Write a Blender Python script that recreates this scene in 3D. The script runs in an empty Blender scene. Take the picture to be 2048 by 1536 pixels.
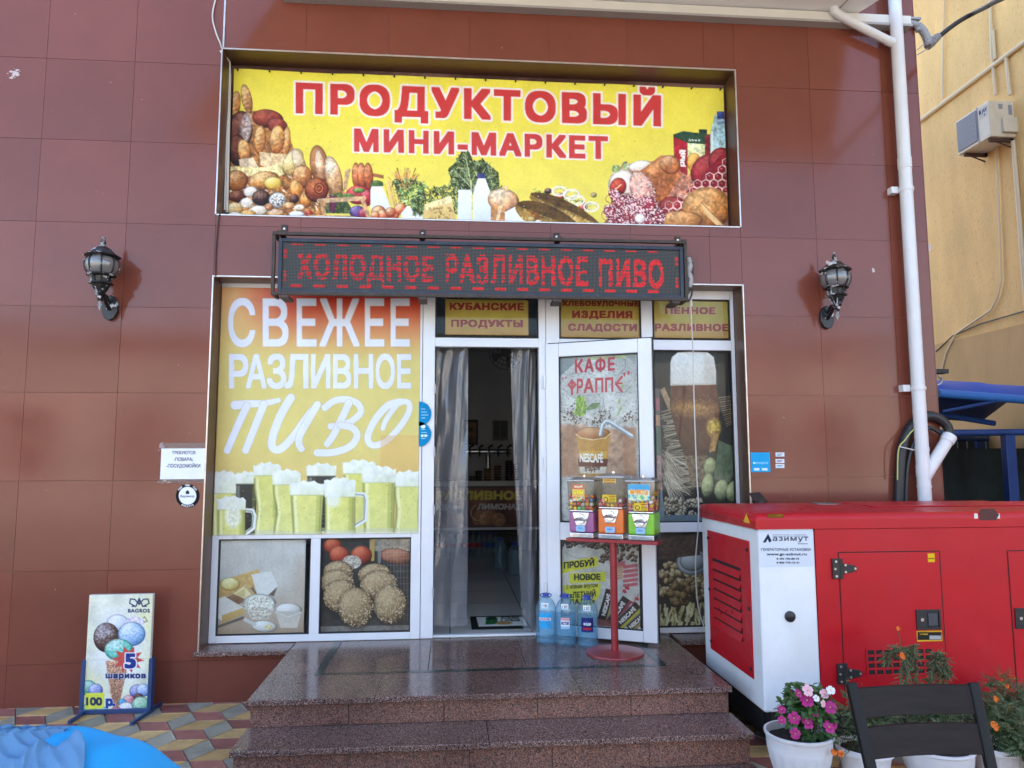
import bpy, bmesh, math, random
import numpy as np
from mathutils import Vector, Matrix
random.seed(7); RNG = np.random.default_rng(11)
SC = bpy.context.scene; COL = SC.collection
R = math.radians
# ------------------------------------------------------------------ camera
F_PX, YAW, PIT, ROL = 1463.46, .0830698, .1033199, -.00285917
CAM = np.array([0., -5.2, 1.595])
_cy, _sy, _cp, _sp = math.cos(YAW), math.sin(YAW), math.cos(PIT), math.sin(PIT)
FW = np.array([_sy*_cp, _cy*_cp, _sp]); _rt = np.array([_cy, -_sy, 0.]); _up = np.cross(_rt, FW)
RT = math.cos(ROL)*_rt + math.sin(ROL)*_up; UP = -math.sin(ROL)*_rt + math.cos(ROL)*_up
cd = bpy.data.cameras.new('camera'); cam = bpy.data.objects.new('camera', cd); COL.objects.link(cam)
cd.sensor_width = 36; cd.lens = F_PX/2048*36; cd.clip_end = 500; cd.clip_start = .05
m3 = Matrix((RT, UP, -FW)).transposed(); cam.matrix_world = Matrix.Translation(CAM) @ m3.to_4x4()
SC.camera = cam
# ------------------------------------------------------------------ world, sun, exposure
SUN_EL, SUN_AZ = R(50), R(30)            # behind the shop: the whole front lies in open shade
w = bpy.data.worlds.new('World'); SC.world = w; w.use_nodes = True
wn = w.node_tree; bgn = wn.nodes['Background']
sky = wn.nodes.new('ShaderNodeTexSky'); sky.sky_type = 'NISHITA'; sky.sun_disc = False
sky.sun_elevation = SUN_EL; sky.sun_rotation = SUN_AZ; sky.air_density = 1.0; sky.dust_density = 2.5; sky.ozone_density = 1.0
wn.links.new(sky.outputs[0], bgn.inputs[0]); bgn.inputs[1].default_value = .15
sl = bpy.data.lights.new('sun', 'SUN'); sl.energy = 4.0; sl.angle = R(.5); sl.color = (1, .95, .87)
so = bpy.data.objects.new('sun', sl); COL.objects.link(so)
sdir = Vector((math.sin(SUN_AZ)*math.cos(SUN_EL), math.cos(SUN_AZ)*math.cos(SUN_EL), math.sin(SUN_EL)))
so.rotation_euler = sdir.to_track_quat('Z', 'Y').to_euler(); so.location = (0, 0, 30)
vs = SC.view_settings; vs.view_transform = 'Standard'; vs.look = 'None'; vs.gamma = 1; vs.use_curve_mapping = False
vs.exposure = EXPOSURE = 2.5
SC.cycles.transparent_max_bounces = 40
# ------------------------------------------------------------------ photograph rays on real planes
def _ray(px, py): return RT*(px-1024)/F_PX - UP*(py-768)/F_PX + FW
def W(px, py, y=0.):                      # point of the vertical plane at depth y
    d = _ray(px, py); return CAM + d*(y-CAM[1])/d[1]
def G(px, py, z=0.):
    d = _ray(px, py); return CAM + d*(z-CAM[2])/d[2]
def XP(px, py, x):
    d = _ray(px, py); return CAM + d*(x-CAM[0])/d[0]
def lin(c):
    if isinstance(c, str): c = [int(c[i:i+2], 16)/255 for i in (0, 2, 4)]
    return [x/12.92 if x <= .04045 else ((x+.055)/1.055)**2.4 for x in c]
# ------------------------------------------------------------------ mesh helpers
ORG = {}
def thing(name, label, cat, loc=(0, 0, 0), group=None, local=False):
    o = bpy.data.objects.new(name, None); COL.objects.link(o); o.location = Vector(loc)
    o.empty_display_size = .1
    ORG[o] = Vector((0, 0, 0)) if local else Vector(loc)
    return tag(o, label, cat, group)
def tag(o, label, cat, group=None):
    o['label'] = label; o['category'] = cat
    if group: o['group'] = group
    return o
def org(parent): return ORG.get(parent, Vector((0, 0, 0))) if parent else Vector((0, 0, 0))
def copy_tree(o, parent=None):
    c = o.copy(); COL.objects.link(c)
    if parent: c.parent = parent
    for ch in list(o.children): copy_tree(ch, c)
    return c
class MB:
    def __init__(s): s.v = []; s.f = []; s.m = []; s.x = Matrix()
    def add(s, vs, fs, mi=0):
        n = len(s.v); s.v += [s.x @ Vector(p) for p in vs]
        for f in fs: s.f.append([n+i for i in f]); s.m.append(mi)
        return s
    def box(s, a, b, mi=0):
        (x0, y0, z0), (x1, y1, z1) = [min(p, q) for p, q in zip(a, b)], [max(p, q) for p, q in zip(a, b)]
        return s.add([(x0,y0,z0),(x1,y0,z0),(x1,y1,z0),(x0,y1,z0),(x0,y0,z1),(x1,y0,z1),(x1,y1,z1),(x0,y1,z1)],
              [(3,2,1,0),(4,5,6,7),(0,1,5,4),(1,2,6,5),(2,3,7,6),(3,0,4,7)], mi)
    def rings(s, rs, mi=0, cap=True, closed=True):      # rs: list of rings, equal counts
        n = len(rs[0]); vs = [p for r in rs for p in r]; fs = []
        for i in range(len(rs)-1):
            for j in range(n if closed else n-1):
                k = (j+1) % n; fs.append((i*n+j, i*n+k, (i+1)*n+k, (i+1)*n+j))
        if cap and closed: fs += [tuple(range(n-1, -1, -1)), tuple(range((len(rs)-1)*n, len(rs)*n))]
        return s.add(vs, fs, mi)
    def tube(s, pts, r, n=10, mi=0, cap=True):
        pts = [Vector(p) for p in pts]; rr = r if isinstance(r, (list, tuple)) else [r]*len(pts)
        t0 = (pts[1]-pts[0]).normalized(); u = t0.orthogonal().normalized(); rs = []
        for i, p in enumerate(pts):
            t = (pts[min(i+1, len(pts)-1)]-pts[max(i-1, 0)]).normalized()
            u = (u - t*u.dot(t)).normalized(); q = t.cross(u)
            rs.append([p+(u*math.cos(a)+q*math.sin(a))*rr[i] for a in [2*math.pi*k/n for k in range(n)]])
        return s.rings(rs, mi, cap)
    def lathe(s, prof, c=(0, 0, 0), n=24, mi=0, cap=True, sq=None):
        c = Vector(c); rs = []
        for r_, z in prof:
            rs.append([c+Vector((r_*math.cos(a), r_*math.sin(a), z)) for a in [2*math.pi*(k+.5)/n for k in range(n)]])
        return s.rings(rs, mi, cap)
    def prism(s, poly, fn, d0, d1, mi=0):                # poly 2D ccw, fn(u,v,d)->point
        n = len(poly); vs = [fn(u, v, d0) for u, v in poly]+[fn(u, v, d1) for u, v in poly]
        fs = [tuple(range(n-1, -1, -1)), tuple(range(n, 2*n))]+[(i, (i+1) % n, n+(i+1) % n, n+i) for i in range(n)]
        return s.add(vs, fs, mi)
    def quad(s, a, b, c, d, mi=0): return s.add([a, b, c, d], [(0, 1, 2, 3)], mi)
    def build(s, name, mats, parent=None, bevel=0, smooth=True, angle=38, seg=2, fix=True):
        o_ = org(parent); me = bpy.data.meshes.new(name)
        me.from_pydata([tuple(p-o_) for p in s.v], [], s.f)
        for m_ in (mats if isinstance(mats, (list, tuple)) else [mats]): me.materials.append(m_)
        me.polygons.foreach_set('material_index', s.m)
        if fix:
            bm = bmesh.new(); bm.from_mesh(me); bmesh.ops.recalc_face_normals(bm, faces=bm.faces); bm.to_mesh(me); bm.free()
        o = bpy.data.objects.new(name, me); COL.objects.link(o)
        if smooth:
            me.shade_smooth(); me.set_sharp_from_angle(angle=R(angle))
        if bevel:
            b = o.modifiers.new('bevel', 'BEVEL'); b.width = bevel; b.segments = seg; b.limit_method = 'ANGLE'; b.angle_limit = R(40); b.harden_normals = True
        if parent: o.parent = parent; ORG[o] = o_
        return o
def struct(o): o['kind'] = 'structure'; return o
def arc(cx, cy, r, a0, a1, n): return [(cx+r*math.cos(R(a0+(a1-a0)*i/n)), cy+r*math.sin(R(a0+(a1-a0)*i/n))) for i in range(n+1)]
def catmull(p, n=8):
    p = [Vector(q) for q in p]; q = [p[0]]+p+[p[-1]]; out = []
    for i in range(1, len(q)-2):
        for k in range(n):
            t = k/n; a, b, c, d = q[i-1:i+3]
            out.append(.5*((2*b)+(c-a)*t+(2*a-5*b+4*c-d)*t*t+(3*b-a-3*c+d)*t**3))
    return out+[p[-1]]
# ------------------------------------------------------------------ materials
def M(name, col, rough=.5, metal=0, var=.0, scale=6, bump=0, bscale=40, spec=.5, coat=0, dirt=None, dscale=5, dlim=(.6, .7), stretch=(1, 1, 1), rvar=0):
    m = bpy.data.materials.new(name); m.use_nodes = True; nt = m.node_tree; n = nt.nodes; b = n['Principled BSDF']
    c = lin(col) if isinstance(col, str) else list(col)
    b.inputs['Base Color'].default_value = c+[1]; b.inputs['Roughness'].default_value = rough
    b.inputs['Metallic'].default_value = metal; b.inputs['Specular IOR Level'].default_value = spec; b.inputs['Coat Weight'].default_value = coat
    if var or bump or dirt or rvar:
        tc = n.new('ShaderNodeTexCoord'); mp = n.new('ShaderNodeMapping'); mp.inputs['Scale'].default_value = stretch
        nt.links.new(tc.outputs['Object'], mp.inputs[0])
        def noise(sc, det=5):
            t = n.new('ShaderNodeTexNoise'); t.inputs['Scale'].default_value = sc; t.inputs['Detail'].default_value = det; t.inputs['Roughness'].default_value = .62
            nt.links.new(mp.outputs[0], t.inputs['Vector']); return t.outputs['Fac']
        def rng(fac, a, b_, lo, hi):
            t = n.new('ShaderNodeMapRange'); t.inputs[1].default_value = a; t.inputs[2].default_value = b_; t.inputs[3].default_value = lo; t.inputs[4].default_value = hi
            nt.links.new(fac, t.inputs[0]); return t.outputs[0]
        cur = None
        def mix(a, b_, fac):
            t = n.new('ShaderNodeMix'); t.data_type = 'RGBA'
            for s_, v in ((6, a), (7, b_)):
                if hasattr(v, 'links'): nt.links.new(v, t.inputs[s_])
                else: t.inputs[s_].default_value = list(v)+[1]
            nt.links.new(fac, t.inputs[0]); return t.outputs[2]
        if var:
            cur = mix([max(0, x*(1-var)) for x in c], [min(1, x*(1+var)) for x in c], rng(noise(scale), .3, .7, 0, 1))
        if dirt: cur = mix(cur if cur else c, lin(dirt), rng(noise(dscale, 8), dlim[0], dlim[1], 0, 1))
        if cur: nt.links.new(cur, b.inputs['Base Color'])
        if rvar: nt.links.new(rng(noise(scale*1.7), .3, .7, max(.02, rough-rvar), rough+rvar), b.inputs['Roughness'])
        if bump:
            bp = n.new('ShaderNodeBump'); bp.inputs['Strength'].default_value = bump; bp.inputs['Distance'].default_value = .01
            nt.links.new(noise(bscale), bp.inputs['Height']); nt.links.new(bp.outputs[0], b.inputs['Normal'])
    return m
def attr_mat(name, rough=.45, spec=.4, var=.06, scale=9, emit=0, bump=0, coat=0):
    m = M(name, (.5, .5, .5), rough, 0, var or .01, scale, bump, 14, spec, coat); nt = m.node_tree; b = nt.nodes['Principled BSDF']
    a = nt.nodes.new('ShaderNodeAttribute'); a.attribute_name = 'Col'
    mx = nt.nodes.new('ShaderNodeMix'); mx.data_type = 'RGBA'; mx.blend_type = 'MULTIPLY'; mx.inputs[0].default_value = 1
    old = b.inputs['Base Color'].links[0].from_socket
    sc_ = nt.nodes.new('ShaderNodeVectorMath'); sc_.operation = 'SCALE'; sc_.inputs[3].default_value = 2.0
    nt.links.new(old, sc_.inputs[0]); nt.links.new(sc_.outputs[0], mx.inputs[7]); nt.links.new(a.outputs['Color'], mx.inputs[6])
    nt.links.new(mx.outputs[2], b.inputs['Base Color'])
    if emit:
        nt.links.new(a.outputs['Color'], b.inputs['Emission Color']); b.inputs['Emission Strength'].default_value = emit
    return m
def glass(name, tint='ffffff', rough=.02, refl=1.0, bump=0, bscale=5, ior=1.45, dens=0.0, haze='888888'):
    m = bpy.data.materials.new(name); m.use_nodes = True; nt = m.node_tree; n = nt.nodes; n.remove(n['Principled BSDF']); out = n['Material Output']
    tr = n.new('ShaderNodeBsdfTransparent'); tr.inputs[0].default_value = lin(tint)+[1]
    gl = n.new('ShaderNodeBsdfGlossy'); gl.inputs['Roughness'].default_value = rough
    fr = n.new('ShaderNodeLayerWeight'); pw = n.new('ShaderNodeMath'); pw.operation = 'POWER'; pw.inputs[1].default_value = 4.5; nt.links.new(fr.outputs['Facing'], pw.inputs[0])
    f0 = ((ior-1)/(ior+1))**2; mu = n.new('ShaderNodeMath'); mu.operation = 'MULTIPLY_ADD'; mu.inputs[1].default_value = refl*(1-f0)*.8; mu.inputs[2].default_value = refl*f0; mu.use_clamp = True
    mx = n.new('ShaderNodeMixShader'); nt.links.new(pw.outputs[0], mu.inputs[0]); nt.links.new(mu.outputs[0], mx.inputs[0])
    src = tr.outputs[0]
    if dens:
        df = n.new('ShaderNodeBsdfDiffuse'); df.inputs[0].default_value = lin(haze)+[1]
        m2 = n.new('ShaderNodeMixShader'); m2.inputs[0].default_value = dens
        nt.links.new(tr.outputs[0], m2.inputs[1]); nt.links.new(df.outputs[0], m2.inputs[2]); src = m2.outputs[0]
    nt.links.new(src, mx.inputs[1]); nt.links.new(gl.outputs[0], mx.inputs[2]); nt.links.new(mx.outputs[0], out.inputs[0])
    if bump:
        tc = n.new('ShaderNodeTexCoord'); t = n.new('ShaderNodeTexNoise'); t.inputs['Scale'].default_value = bscale; t.inputs['Detail'].default_value = 3; t.inputs['Distortion'].default_value = .6
        mp = n.new('ShaderNodeMapping'); mp.inputs['Scale'].default_value = (1, 1, .22); nt.links.new(tc.outputs['Object'], mp.inputs[0]); nt.links.new(mp.outputs[0], t.inputs[0])
        bp = n.new('ShaderNodeBump'); bp.inputs['Strength'].default_value = bump; bp.inputs['Distance'].default_value = .02
        nt.links.new(t.outputs[0], bp.inputs['Height']); nt.links.new(bp.outputs[0], gl.inputs['Normal']); nt.links.new(bp.outputs[0], fr.inputs['Normal'])
    return m
PRINT = attr_mat('printed_vinyl', .42, .35, .05)
PAPER = attr_mat('printed_paper', .8, .2, .03)
BANNERM = attr_mat('printed_banner_cloth', .5, .3, .05)
WHITE = M('white_pvc', (.76, .77, .79), .32, var=.04, scale=3, dirt='a8a49a', dscale=7, dlim=(.66, .9))
BLACKM = M('black_metal', (.02, .02, .022), .45, var=.3, scale=20)
STEEL = M('brushed_steel_trim', (.60, .55, .50), .34, .9, var=.15, scale=12)
RUBBER = M('black_rubber', (.015, .015, .016), .6)
# ------------------------------------------------------------------ printed artwork: a fine grid of vertex colours
def vnoise(X, Y, seed=0):
    xi = np.floor(X).astype(np.int64); yi = np.floor(Y).astype(np.int64); fx = X-xi; fy = Y-yi
    def h(a, b):
        n = (a*374761393+b*668265263+seed*1442695041) & 0x7fffffff; n = ((n ^ (n >> 13))*1274126177) & 0x7fffffff
        return ((n ^ (n >> 16)) & 0xffff)/65535.
    fx = fx*fx*(3-2*fx); fy = fy*fy*(3-2*fy)
    return (h(xi, yi)*(1-fx)+h(xi+1, yi)*fx)*(1-fy)+(h(xi, yi+1)*(1-fx)+h(xi+1, yi+1)*fx)*fy
def fbm(X, Y, s, seed=0, o=3):
    r = 0; a = .5
    for k in range(o): r = r+a*vnoise(X/s, Y/s, seed+k*17); s /= 2.1; a *= .55
    return r/(.5*(1-.55**o)/.45)
def hexc(c): return np.array([int(c[i:i+2], 16)/255 for i in (0, 2, 4)]) if isinstance(c, str) else np.array(c, float)
_glyph = {}
def glyph(ch):
    if ch in _glyph: return _glyph[ch]
    cu = bpy.data.curves.new('glyph', 'FONT'); cu.body = ch; cu.resolution_u = 6
    o = bpy.data.objects.new('glyph', cu); COL.objects.link(o)
    dg = bpy.context.evaluated_depsgraph_get(); c2 = o.to_curve(dg); polys = []
    for sp in c2.splines:
        P = []; bp = sp.bezier_points; n = len(bp)
        for i in range(n):
            a, b = bp[i], bp[(i+1) % n]; p0, p1, p2, p3 = [np.array(q)[:2] for q in (a.co, a.handle_right, b.handle_left, b.co)]
            straight = abs(np.cross(p1-p0, p3-p0))+abs(np.cross(p2-p0, p3-p0)) < 1e-6
            for t in ([0] if straight else np.arange(6)/6): P.append((1-t)**3*p0+3*t*(1-t)**2*p1+3*t*t*(1-t)*p2+t**3*p3)
        if len(P) > 2: polys.append(np.array(P))
    o.to_curve_clear(); adv = None
    cu.body = ch+'|'; o2 = o.to_curve(bpy.context.evaluated_depsgraph_get())
    mx = max((q.co.x for sp in o2.splines for q in sp.bezier_points), default=.5); o.to_curve_clear()
    cu.body = '|'; o3 = o.to_curve(bpy.context.evaluated_depsgraph_get())
    bx = max((q.co.x for sp in o3.splines for q in sp.bezier_points), default=0); o.to_curve_clear()
    bpy.data.objects.remove(o); bpy.data.curves.remove(cu)
    _glyph[ch] = (polys, mx-bx); return _glyph[ch]
def raster(polys, h, ss=4, bold=0., ring=0., ref=None):
    """nonzero fill -> coverage bitmaps (body, ring) ; polys in em units; h rows over ink height"""
    A = np.concatenate(polys); x0, y0 = A.min(0); x1, y1 = A.max(0); r0, r1 = ref if ref else (y0, y1)
    H = int(h*ss); k = H/(r1-r0+1e-9); Wd = int((x1-x0)*k)+1; HI = int((y1-y0)*k)+1
    b = int(round(bold*H)); e = b+int(round(ring*H))+1
    img = np.zeros((HI+2*e, Wd+2*e), bool); E = []
    for P in polys:
        q = (P-[x0, y0])*k+e; E.append(np.hstack([q, np.roll(q, -1, 0)]))
    E = np.concatenate(E)
    for r_ in range(img.shape[0]):
        yy = r_+.5; m_ = ((E[:, 1] <= yy) & (E[:, 3] > yy)) | ((E[:, 3] <= yy) & (E[:, 1] > yy)); S = E[m_]
        if not len(S): continue
        xs = S[:, 0]+(yy-S[:, 1])/(S[:, 3]-S[:, 1])*(S[:, 2]-S[:, 0]); d = np.where(S[:, 3] > S[:, 1], 1, -1); o = np.argsort(xs); wn_ = np.cumsum(d[o]); xs = xs[o]
        for i in range(len(xs)-1):
            if wn_[i] != 0: img[r_, max(0, int(round(xs[i]))):int(round(xs[i+1]))] = True
    def dil(a, n, axis):
        out = a.copy()
        for s_ in range(1, n+1): out |= np.roll(a, s_, axis) | np.roll(a, -s_, axis)
        return out
    if b: img = dil(dil(img, b, 0), b, 1)
    rg = None
    if ring:
        n = e-b-1; rg = img.copy()
        for a in range(32):
            dx, dy = int(round(n*math.cos(a*math.pi/16))), int(round(n*math.sin(a*math.pi/16))); rg |= np.roll(np.roll(img, dy, 0), dx, 1)
        half = n//2
        if half: rg |= dil(dil(img, half, 0), half, 1)
    def down(a):
        hh = -(-a.shape[0]//ss)*ss; ww = -(-a.shape[1]//ss)*ss; z = np.zeros((hh, ww)); z[:a.shape[0], :a.shape[1]] = a
        return z.reshape(hh//ss, ss, ww//ss, ss).mean((1, 3))
    return down(img), (down(rg) if ring else None), (e-b)/ss, ((H+2*b)/ss, (Wd+2*b)/ss, (r0-y0)*k/ss)
def text_polys(s, track=0., shear=0.):
    out = []; x = 0
    for ch in s:
        if ch == ' ': x += .28; continue
        p, adv = glyph(ch); out += [q*[1, 1]+[x, 0]+np.stack([q[:, 1]*shear, 0*q[:, 1]], 1) for q in p]; x += adv+track
    return out
class Cv:
    def __init__(s, tl, tr, bl, nx, px=None, bg='ffffff'):
        tl, tr, bl = [np.array(p, float) for p in (tl, tr, bl)]; s.tl, s.u, s.v = tl, tr-tl, bl-tl
        s.nx = nx; s.ny = max(2, int(round(nx*np.linalg.norm(s.v)/np.linalg.norm(s.u))))
        a, b = np.meshgrid(np.linspace(0, 1, nx+1), np.linspace(0, 1, s.ny+1)); s.a, s.b = a, b
        if px is None:                     # artwork is measured in photograph pixels
            P = tl+a[..., None]*s.u+b[..., None]*s.v-CAM; z = P@FW; s.X = 1024+F_PX*(P@RT)/z; s.Y = 768-F_PX*(P@UP)/z
        else: s.X = px[0]+(px[2]-px[0])*a; s.Y = px[1]+(px[3]-px[1])*b
        s.C = np.empty(a.shape+(3,)); s.C[:] = hexc(bg); s.frame(0, 0, 1)
    def frame(s, ox, oy, k): s.fr = (ox, oy, k); return s
    def _win(s, x0, y0, x1, y1):
        c = np.where((s.X.max(0) >= x0) & (s.X.min(0) <= x1))[0]; r_ = np.where((s.Y.max(1) >= y0) & (s.Y.min(1) <= y1))[0]
        if not len(c) or not len(r_): return None
        return slice(r_[0], r_[-1]+1), slice(c[0], c[-1]+1)
    def put(s, w_, mask, col):
        m_ = np.clip(mask, 0, 1)[..., None]; col = hexc(col) if not isinstance(col, np.ndarray) else col
        s.C[w_] = s.C[w_]*(1-m_)+col*m_
    def pt(s, x, y): return s.fr[0]+x/s.fr[2], s.fr[1]+y/s.fr[2]
    def poly(s, pts, col, soft=1., alpha=1., tex=0, ts=6, seed=0, grad=None):
        P = np.array([s.pt(*p) for p in pts]); w_ = s._win(*(P.min(0)-2), *(P.max(0)+2))
        if not w_: return s
        X, Y = s.X[w_], s.Y[w_]; ins = np.zeros(X.shape, bool); D = np.full(X.shape, 1e9)
        for (ax, ay), (bx, by) in zip(P, np.roll(P, -1, 0)):
            with np.errstate(divide='ignore', invalid='ignore'): ins ^= ((ay > Y) != (by > Y)) & (X < (bx-ax)*(Y-ay)/(by-ay)+ax)
            L = (bx-ax)**2+(by-ay)**2+1e-9; t = np.clip(((X-ax)*(bx-ax)+(Y-ay)*(by-ay))/L, 0, 1); D = np.minimum(D, np.hypot(X-ax-t*(bx-ax), Y-ay-t*(by-ay)))
        c = np.broadcast_to(hexc(col), X.shape+(3,))
        if grad is not None:
            g = np.clip((Y-P[:, 1].min())/np.ptp(P[:, 1]), 0, 1)[..., None]; c = c*(1-g)+hexc(grad)*g
        if tex: c = np.clip(c*(1+tex*2*(fbm(X, Y, ts, seed)-.5))[..., None], 0, 1)
        s.put(w_, alpha*np.clip(.5+np.where(ins, D, -D)/soft, 0, 1), np.array(c)); return s
    def ell(s, cx, cy, rx, ry, col, rot=0, soft=1., alpha=1., hi=None, lo=None, tex=0, ts=4, seed=0, lx=-.35, ly=-.6, speck=None):
        cx, cy = s.pt(cx, cy); rx /= s.fr[2]; ry /= s.fr[2]; m_ = max(rx, ry)+2; w_ = s._win(cx-m_, cy-m_, cx+m_, cy+m_)
        if not w_: return s
        X, Y = s.X[w_], s.Y[w_]; c_, s_ = math.cos(R(rot)), math.sin(R(rot)); dx, dy = X-cx, Y-cy
        u = (dx*c_+dy*s_)/rx; v = (-dx*s_+dy*c_)/ry; q = np.sqrt(u*u+v*v)
        c = np.broadcast_to(hexc(col), X.shape+(3,)).copy()
        if hi or lo:
            nz = np.sqrt(np.clip(1-q*q, 0, 1)); nx_, ny_ = u*c_-v*s_, u*s_+v*c_; l = nx_*lx+ny_*ly+nz*.75
            if tex: l = l+tex*2*(fbm(X, Y, ts, seed)-.5)
            if hi: t = np.clip((l-.55)/.5, 0, 1)[..., None]; c = c*(1-t)+hexc(hi)*t
            if lo: t = np.clip((.5-l)/.7, 0, 1)[..., None]; c = c*(1-t)+hexc(lo)*t
            c = c*(1-.3*np.clip((q-.82)/.18, 0, 1)[..., None])
        elif tex: c = np.clip(c*(1+tex*2*(fbm(X, Y, ts, seed)-.5))[..., None], 0, 1)
        if speck is not None:
            t = np.clip((fbm(X, Y, speck[1], seed+5, 2)-speck[2])*9, 0, 1)[..., None]; c = c*(1-t)+hexc(speck[0])*t
        s.put(w_, alpha*np.clip(.5+(1-q)*min(rx, ry)/soft, 0, 1), c); return s
    def line(s, pts, wd, col, alpha=1., soft=1., wd2=None, hi=None):
        P = [s.pt(*p) for p in pts]; wd /= s.fr[2]; wd2 = wd if wd2 is None else wd2/s.fr[2]; A = np.array(P); m_ = max(wd, wd2)+2
        w_ = s._win(*(A.min(0)-m_), *(A.max(0)+m_))
        if not w_: return s
        X, Y = s.X[w_], s.Y[w_]; D = np.full(X.shape, 1e9); n = len(P)-1
        for i, ((ax, ay), (bx, by)) in enumerate(zip(P, P[1:])):
            L = (bx-ax)**2+(by-ay)**2+1e-9; t = np.clip(((X-ax)*(bx-ax)+(Y-ay)*(by-ay))/L, 0, 1); r_ = (wd+(wd2-wd)*(i+t)/n)/2
            D = np.minimum(D, np.hypot(X-ax-t*(bx-ax), Y-ay-t*(by-ay))-r_)
        s.put(w_, alpha*np.clip(.5-D/soft, 0, 1), col); return s
    def text(s, t, x0, y0, x1, y1, col, bold=0., ring=0., rcol='ffffff', slope=0., shear=0., track=0., alpha=1., rot=0):
        (x0, y0), (x1, y1) = s.pt(x0, y0), s.pt(x1, y1)
        rows = max(14, min(110, int((y1-y0)*1.6))); cap = t.upper() == t and any(c.isalnum() for c in t)
        body, rg, off, (h, wd, oy) = raster(text_polys(t, track, shear), rows, 4, bold, ring, (0, float(glyph('Н')[0][0][:, 1].max())) if cap else None)
        cx, cy = (x0+x1)/2, (y0+y1)/2; m_ = math.hypot(x1-x0, y1-y0)/2+abs(slope)*(x1-x0)+(ring+.35)*(y1-y0)+3; w_ = s._win(cx-m_, cy-m_, cx+m_, cy+m_)
        if not w_: return s
        X, Y = s.X[w_], s.Y[w_]
        if rot:
            c_, s_ = math.cos(R(rot)), math.sin(R(rot)); X, Y = cx+(X-cx)*c_+(Y-cy)*s_, cy-(X-cx)*s_+(Y-cy)*c_
        U = (X-x0)/(x1-x0)*wd+off; V = (1-(Y-slope*(X-x0)-y0)/(y1-y0))*h+off+oy
        def samp(b):
            u, v = U-.5, V-.5; i, j = np.floor(u).astype(int), np.floor(v).astype(int); fu, fv = u-i, v-j
            g = lambda a, c: np.where((a >= 0) & (a < b.shape[1]) & (c >= 0) & (c < b.shape[0]), b[np.clip(c, 0, b.shape[0]-1), np.clip(a, 0, b.shape[1]-1)], 0)
            return (g(i, j)*(1-fu)+g(i+1, j)*fu)*(1-fv)+(g(i, j+1)*(1-fu)+g(i+1, j+1)*fu)*fv
        if ring: s.put(w_, samp(rg)*alpha, rcol)
        s.put(w_, samp(body)*alpha, col); return s
    def scatter(s, pts, cols, n, L, wd, seed=0, ang=(0, 180), alpha=.9):
        g = random.Random(seed); xs_ = [p[0] for p in pts]; ys_ = [p[1] for p in pts]
        for k in range(n):
            for _ in range(30):
                x, y = g.uniform(min(xs_), max(xs_)), g.uniform(min(ys_), max(ys_)); ins = False
                for (ax, ay), (bx, by) in zip(pts, pts[1:]+pts[:1]):
                    if (ay > y) != (by > y) and x < (bx-ax)*(y-ay)/(by-ay)+ax: ins = not ins
                if ins: break
            else: continue
            a_ = R(g.uniform(*ang)); l = L*g.uniform(.4, 1.2); q = g.uniform(-.5, .5); P = [(x-l*math.cos(a_)/2, y-l*math.sin(a_)/2), (x+q*l*.3, y-q*l*.3), (x+l*math.cos(a_)/2, y+l*math.sin(a_)/2)]
            s.line(P, wd*g.uniform(.5, 1.3), g.choice(cols), alpha=alpha, wd2=wd*.3)
        return s
    def noise(s, amt, sc, seed=0, sat=0):
        f = 1+amt*2*(fbm(s.X, s.Y, sc, seed)-.5); s.C = np.clip(s.C*f[..., None], 0, 1); return s
    def build(s, name, mat, parent=None, disp=None, gain=1., mask=None, thick=0, front=None, curve=None):
        L = np.where(s.C <= .04045, s.C/12.92, ((s.C+.055)/1.055)**2.4)*gain
        P = s.tl+s.a[..., None]*s.u+s.b[..., None]*s.v
        if disp is not None: P = P+disp(s)
        if curve is not None: P = curve(s)
        P = P.reshape(-1, 3)-np.array(org(parent)); nx, ny = s.nx, s.ny
        i = np.arange(ny)[:, None]*(nx+1)+np.arange(nx)[None]; q = np.stack([i, i+nx+1, i+nx+2, i+1], -1).reshape(-1, 4)
        if mask is not None: q = q[mask(s)[:-1, :-1].reshape(-1)]
        me = bpy.data.meshes.new(name); nf = len(q)
        me.vertices.add(len(P)); me.vertices.foreach_set('co', P.reshape(-1).astype(np.float32))
        me.loops.add(nf*4); me.loops.foreach_set('vertex_index', q.reshape(-1).astype(np.int32))
        me.polygons.add(nf); me.polygons.foreach_set('loop_start', (np.arange(nf)*4).astype(np.int32))
        me.update(calc_edges=True); at = me.color_attributes.new('Col', 'FLOAT_COLOR', 'POINT')
        at.data.foreach_set('color', np.concatenate([L.reshape(-1, 3), np.ones((len(P), 1))], 1).reshape(-1).astype(np.float32))
        me.validate(); me.shade_smooth(); me.materials.append(mat)
        o = bpy.data.objects.new(name, me); COL.objects.link(o)
        if thick:
            so_ = o.modifiers.new('thickness', 'SOLIDIFY'); so_.thickness = thick; so_.offset = -1
        if parent: o.parent = parent; ORG[o] = org(parent)
        return o
def wall_cv(x0, y0, x1, y1, Y, nx, bg='ffffff'):     # poster on the plane y = Y given by two photograph corners
    a, b = W(x0, y0, Y), W(x1, y1, Y); return Cv((a[0], Y, a[2]), (b[0], Y, a[2]), (a[0], Y, b[2]), nx, None, bg)
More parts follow.
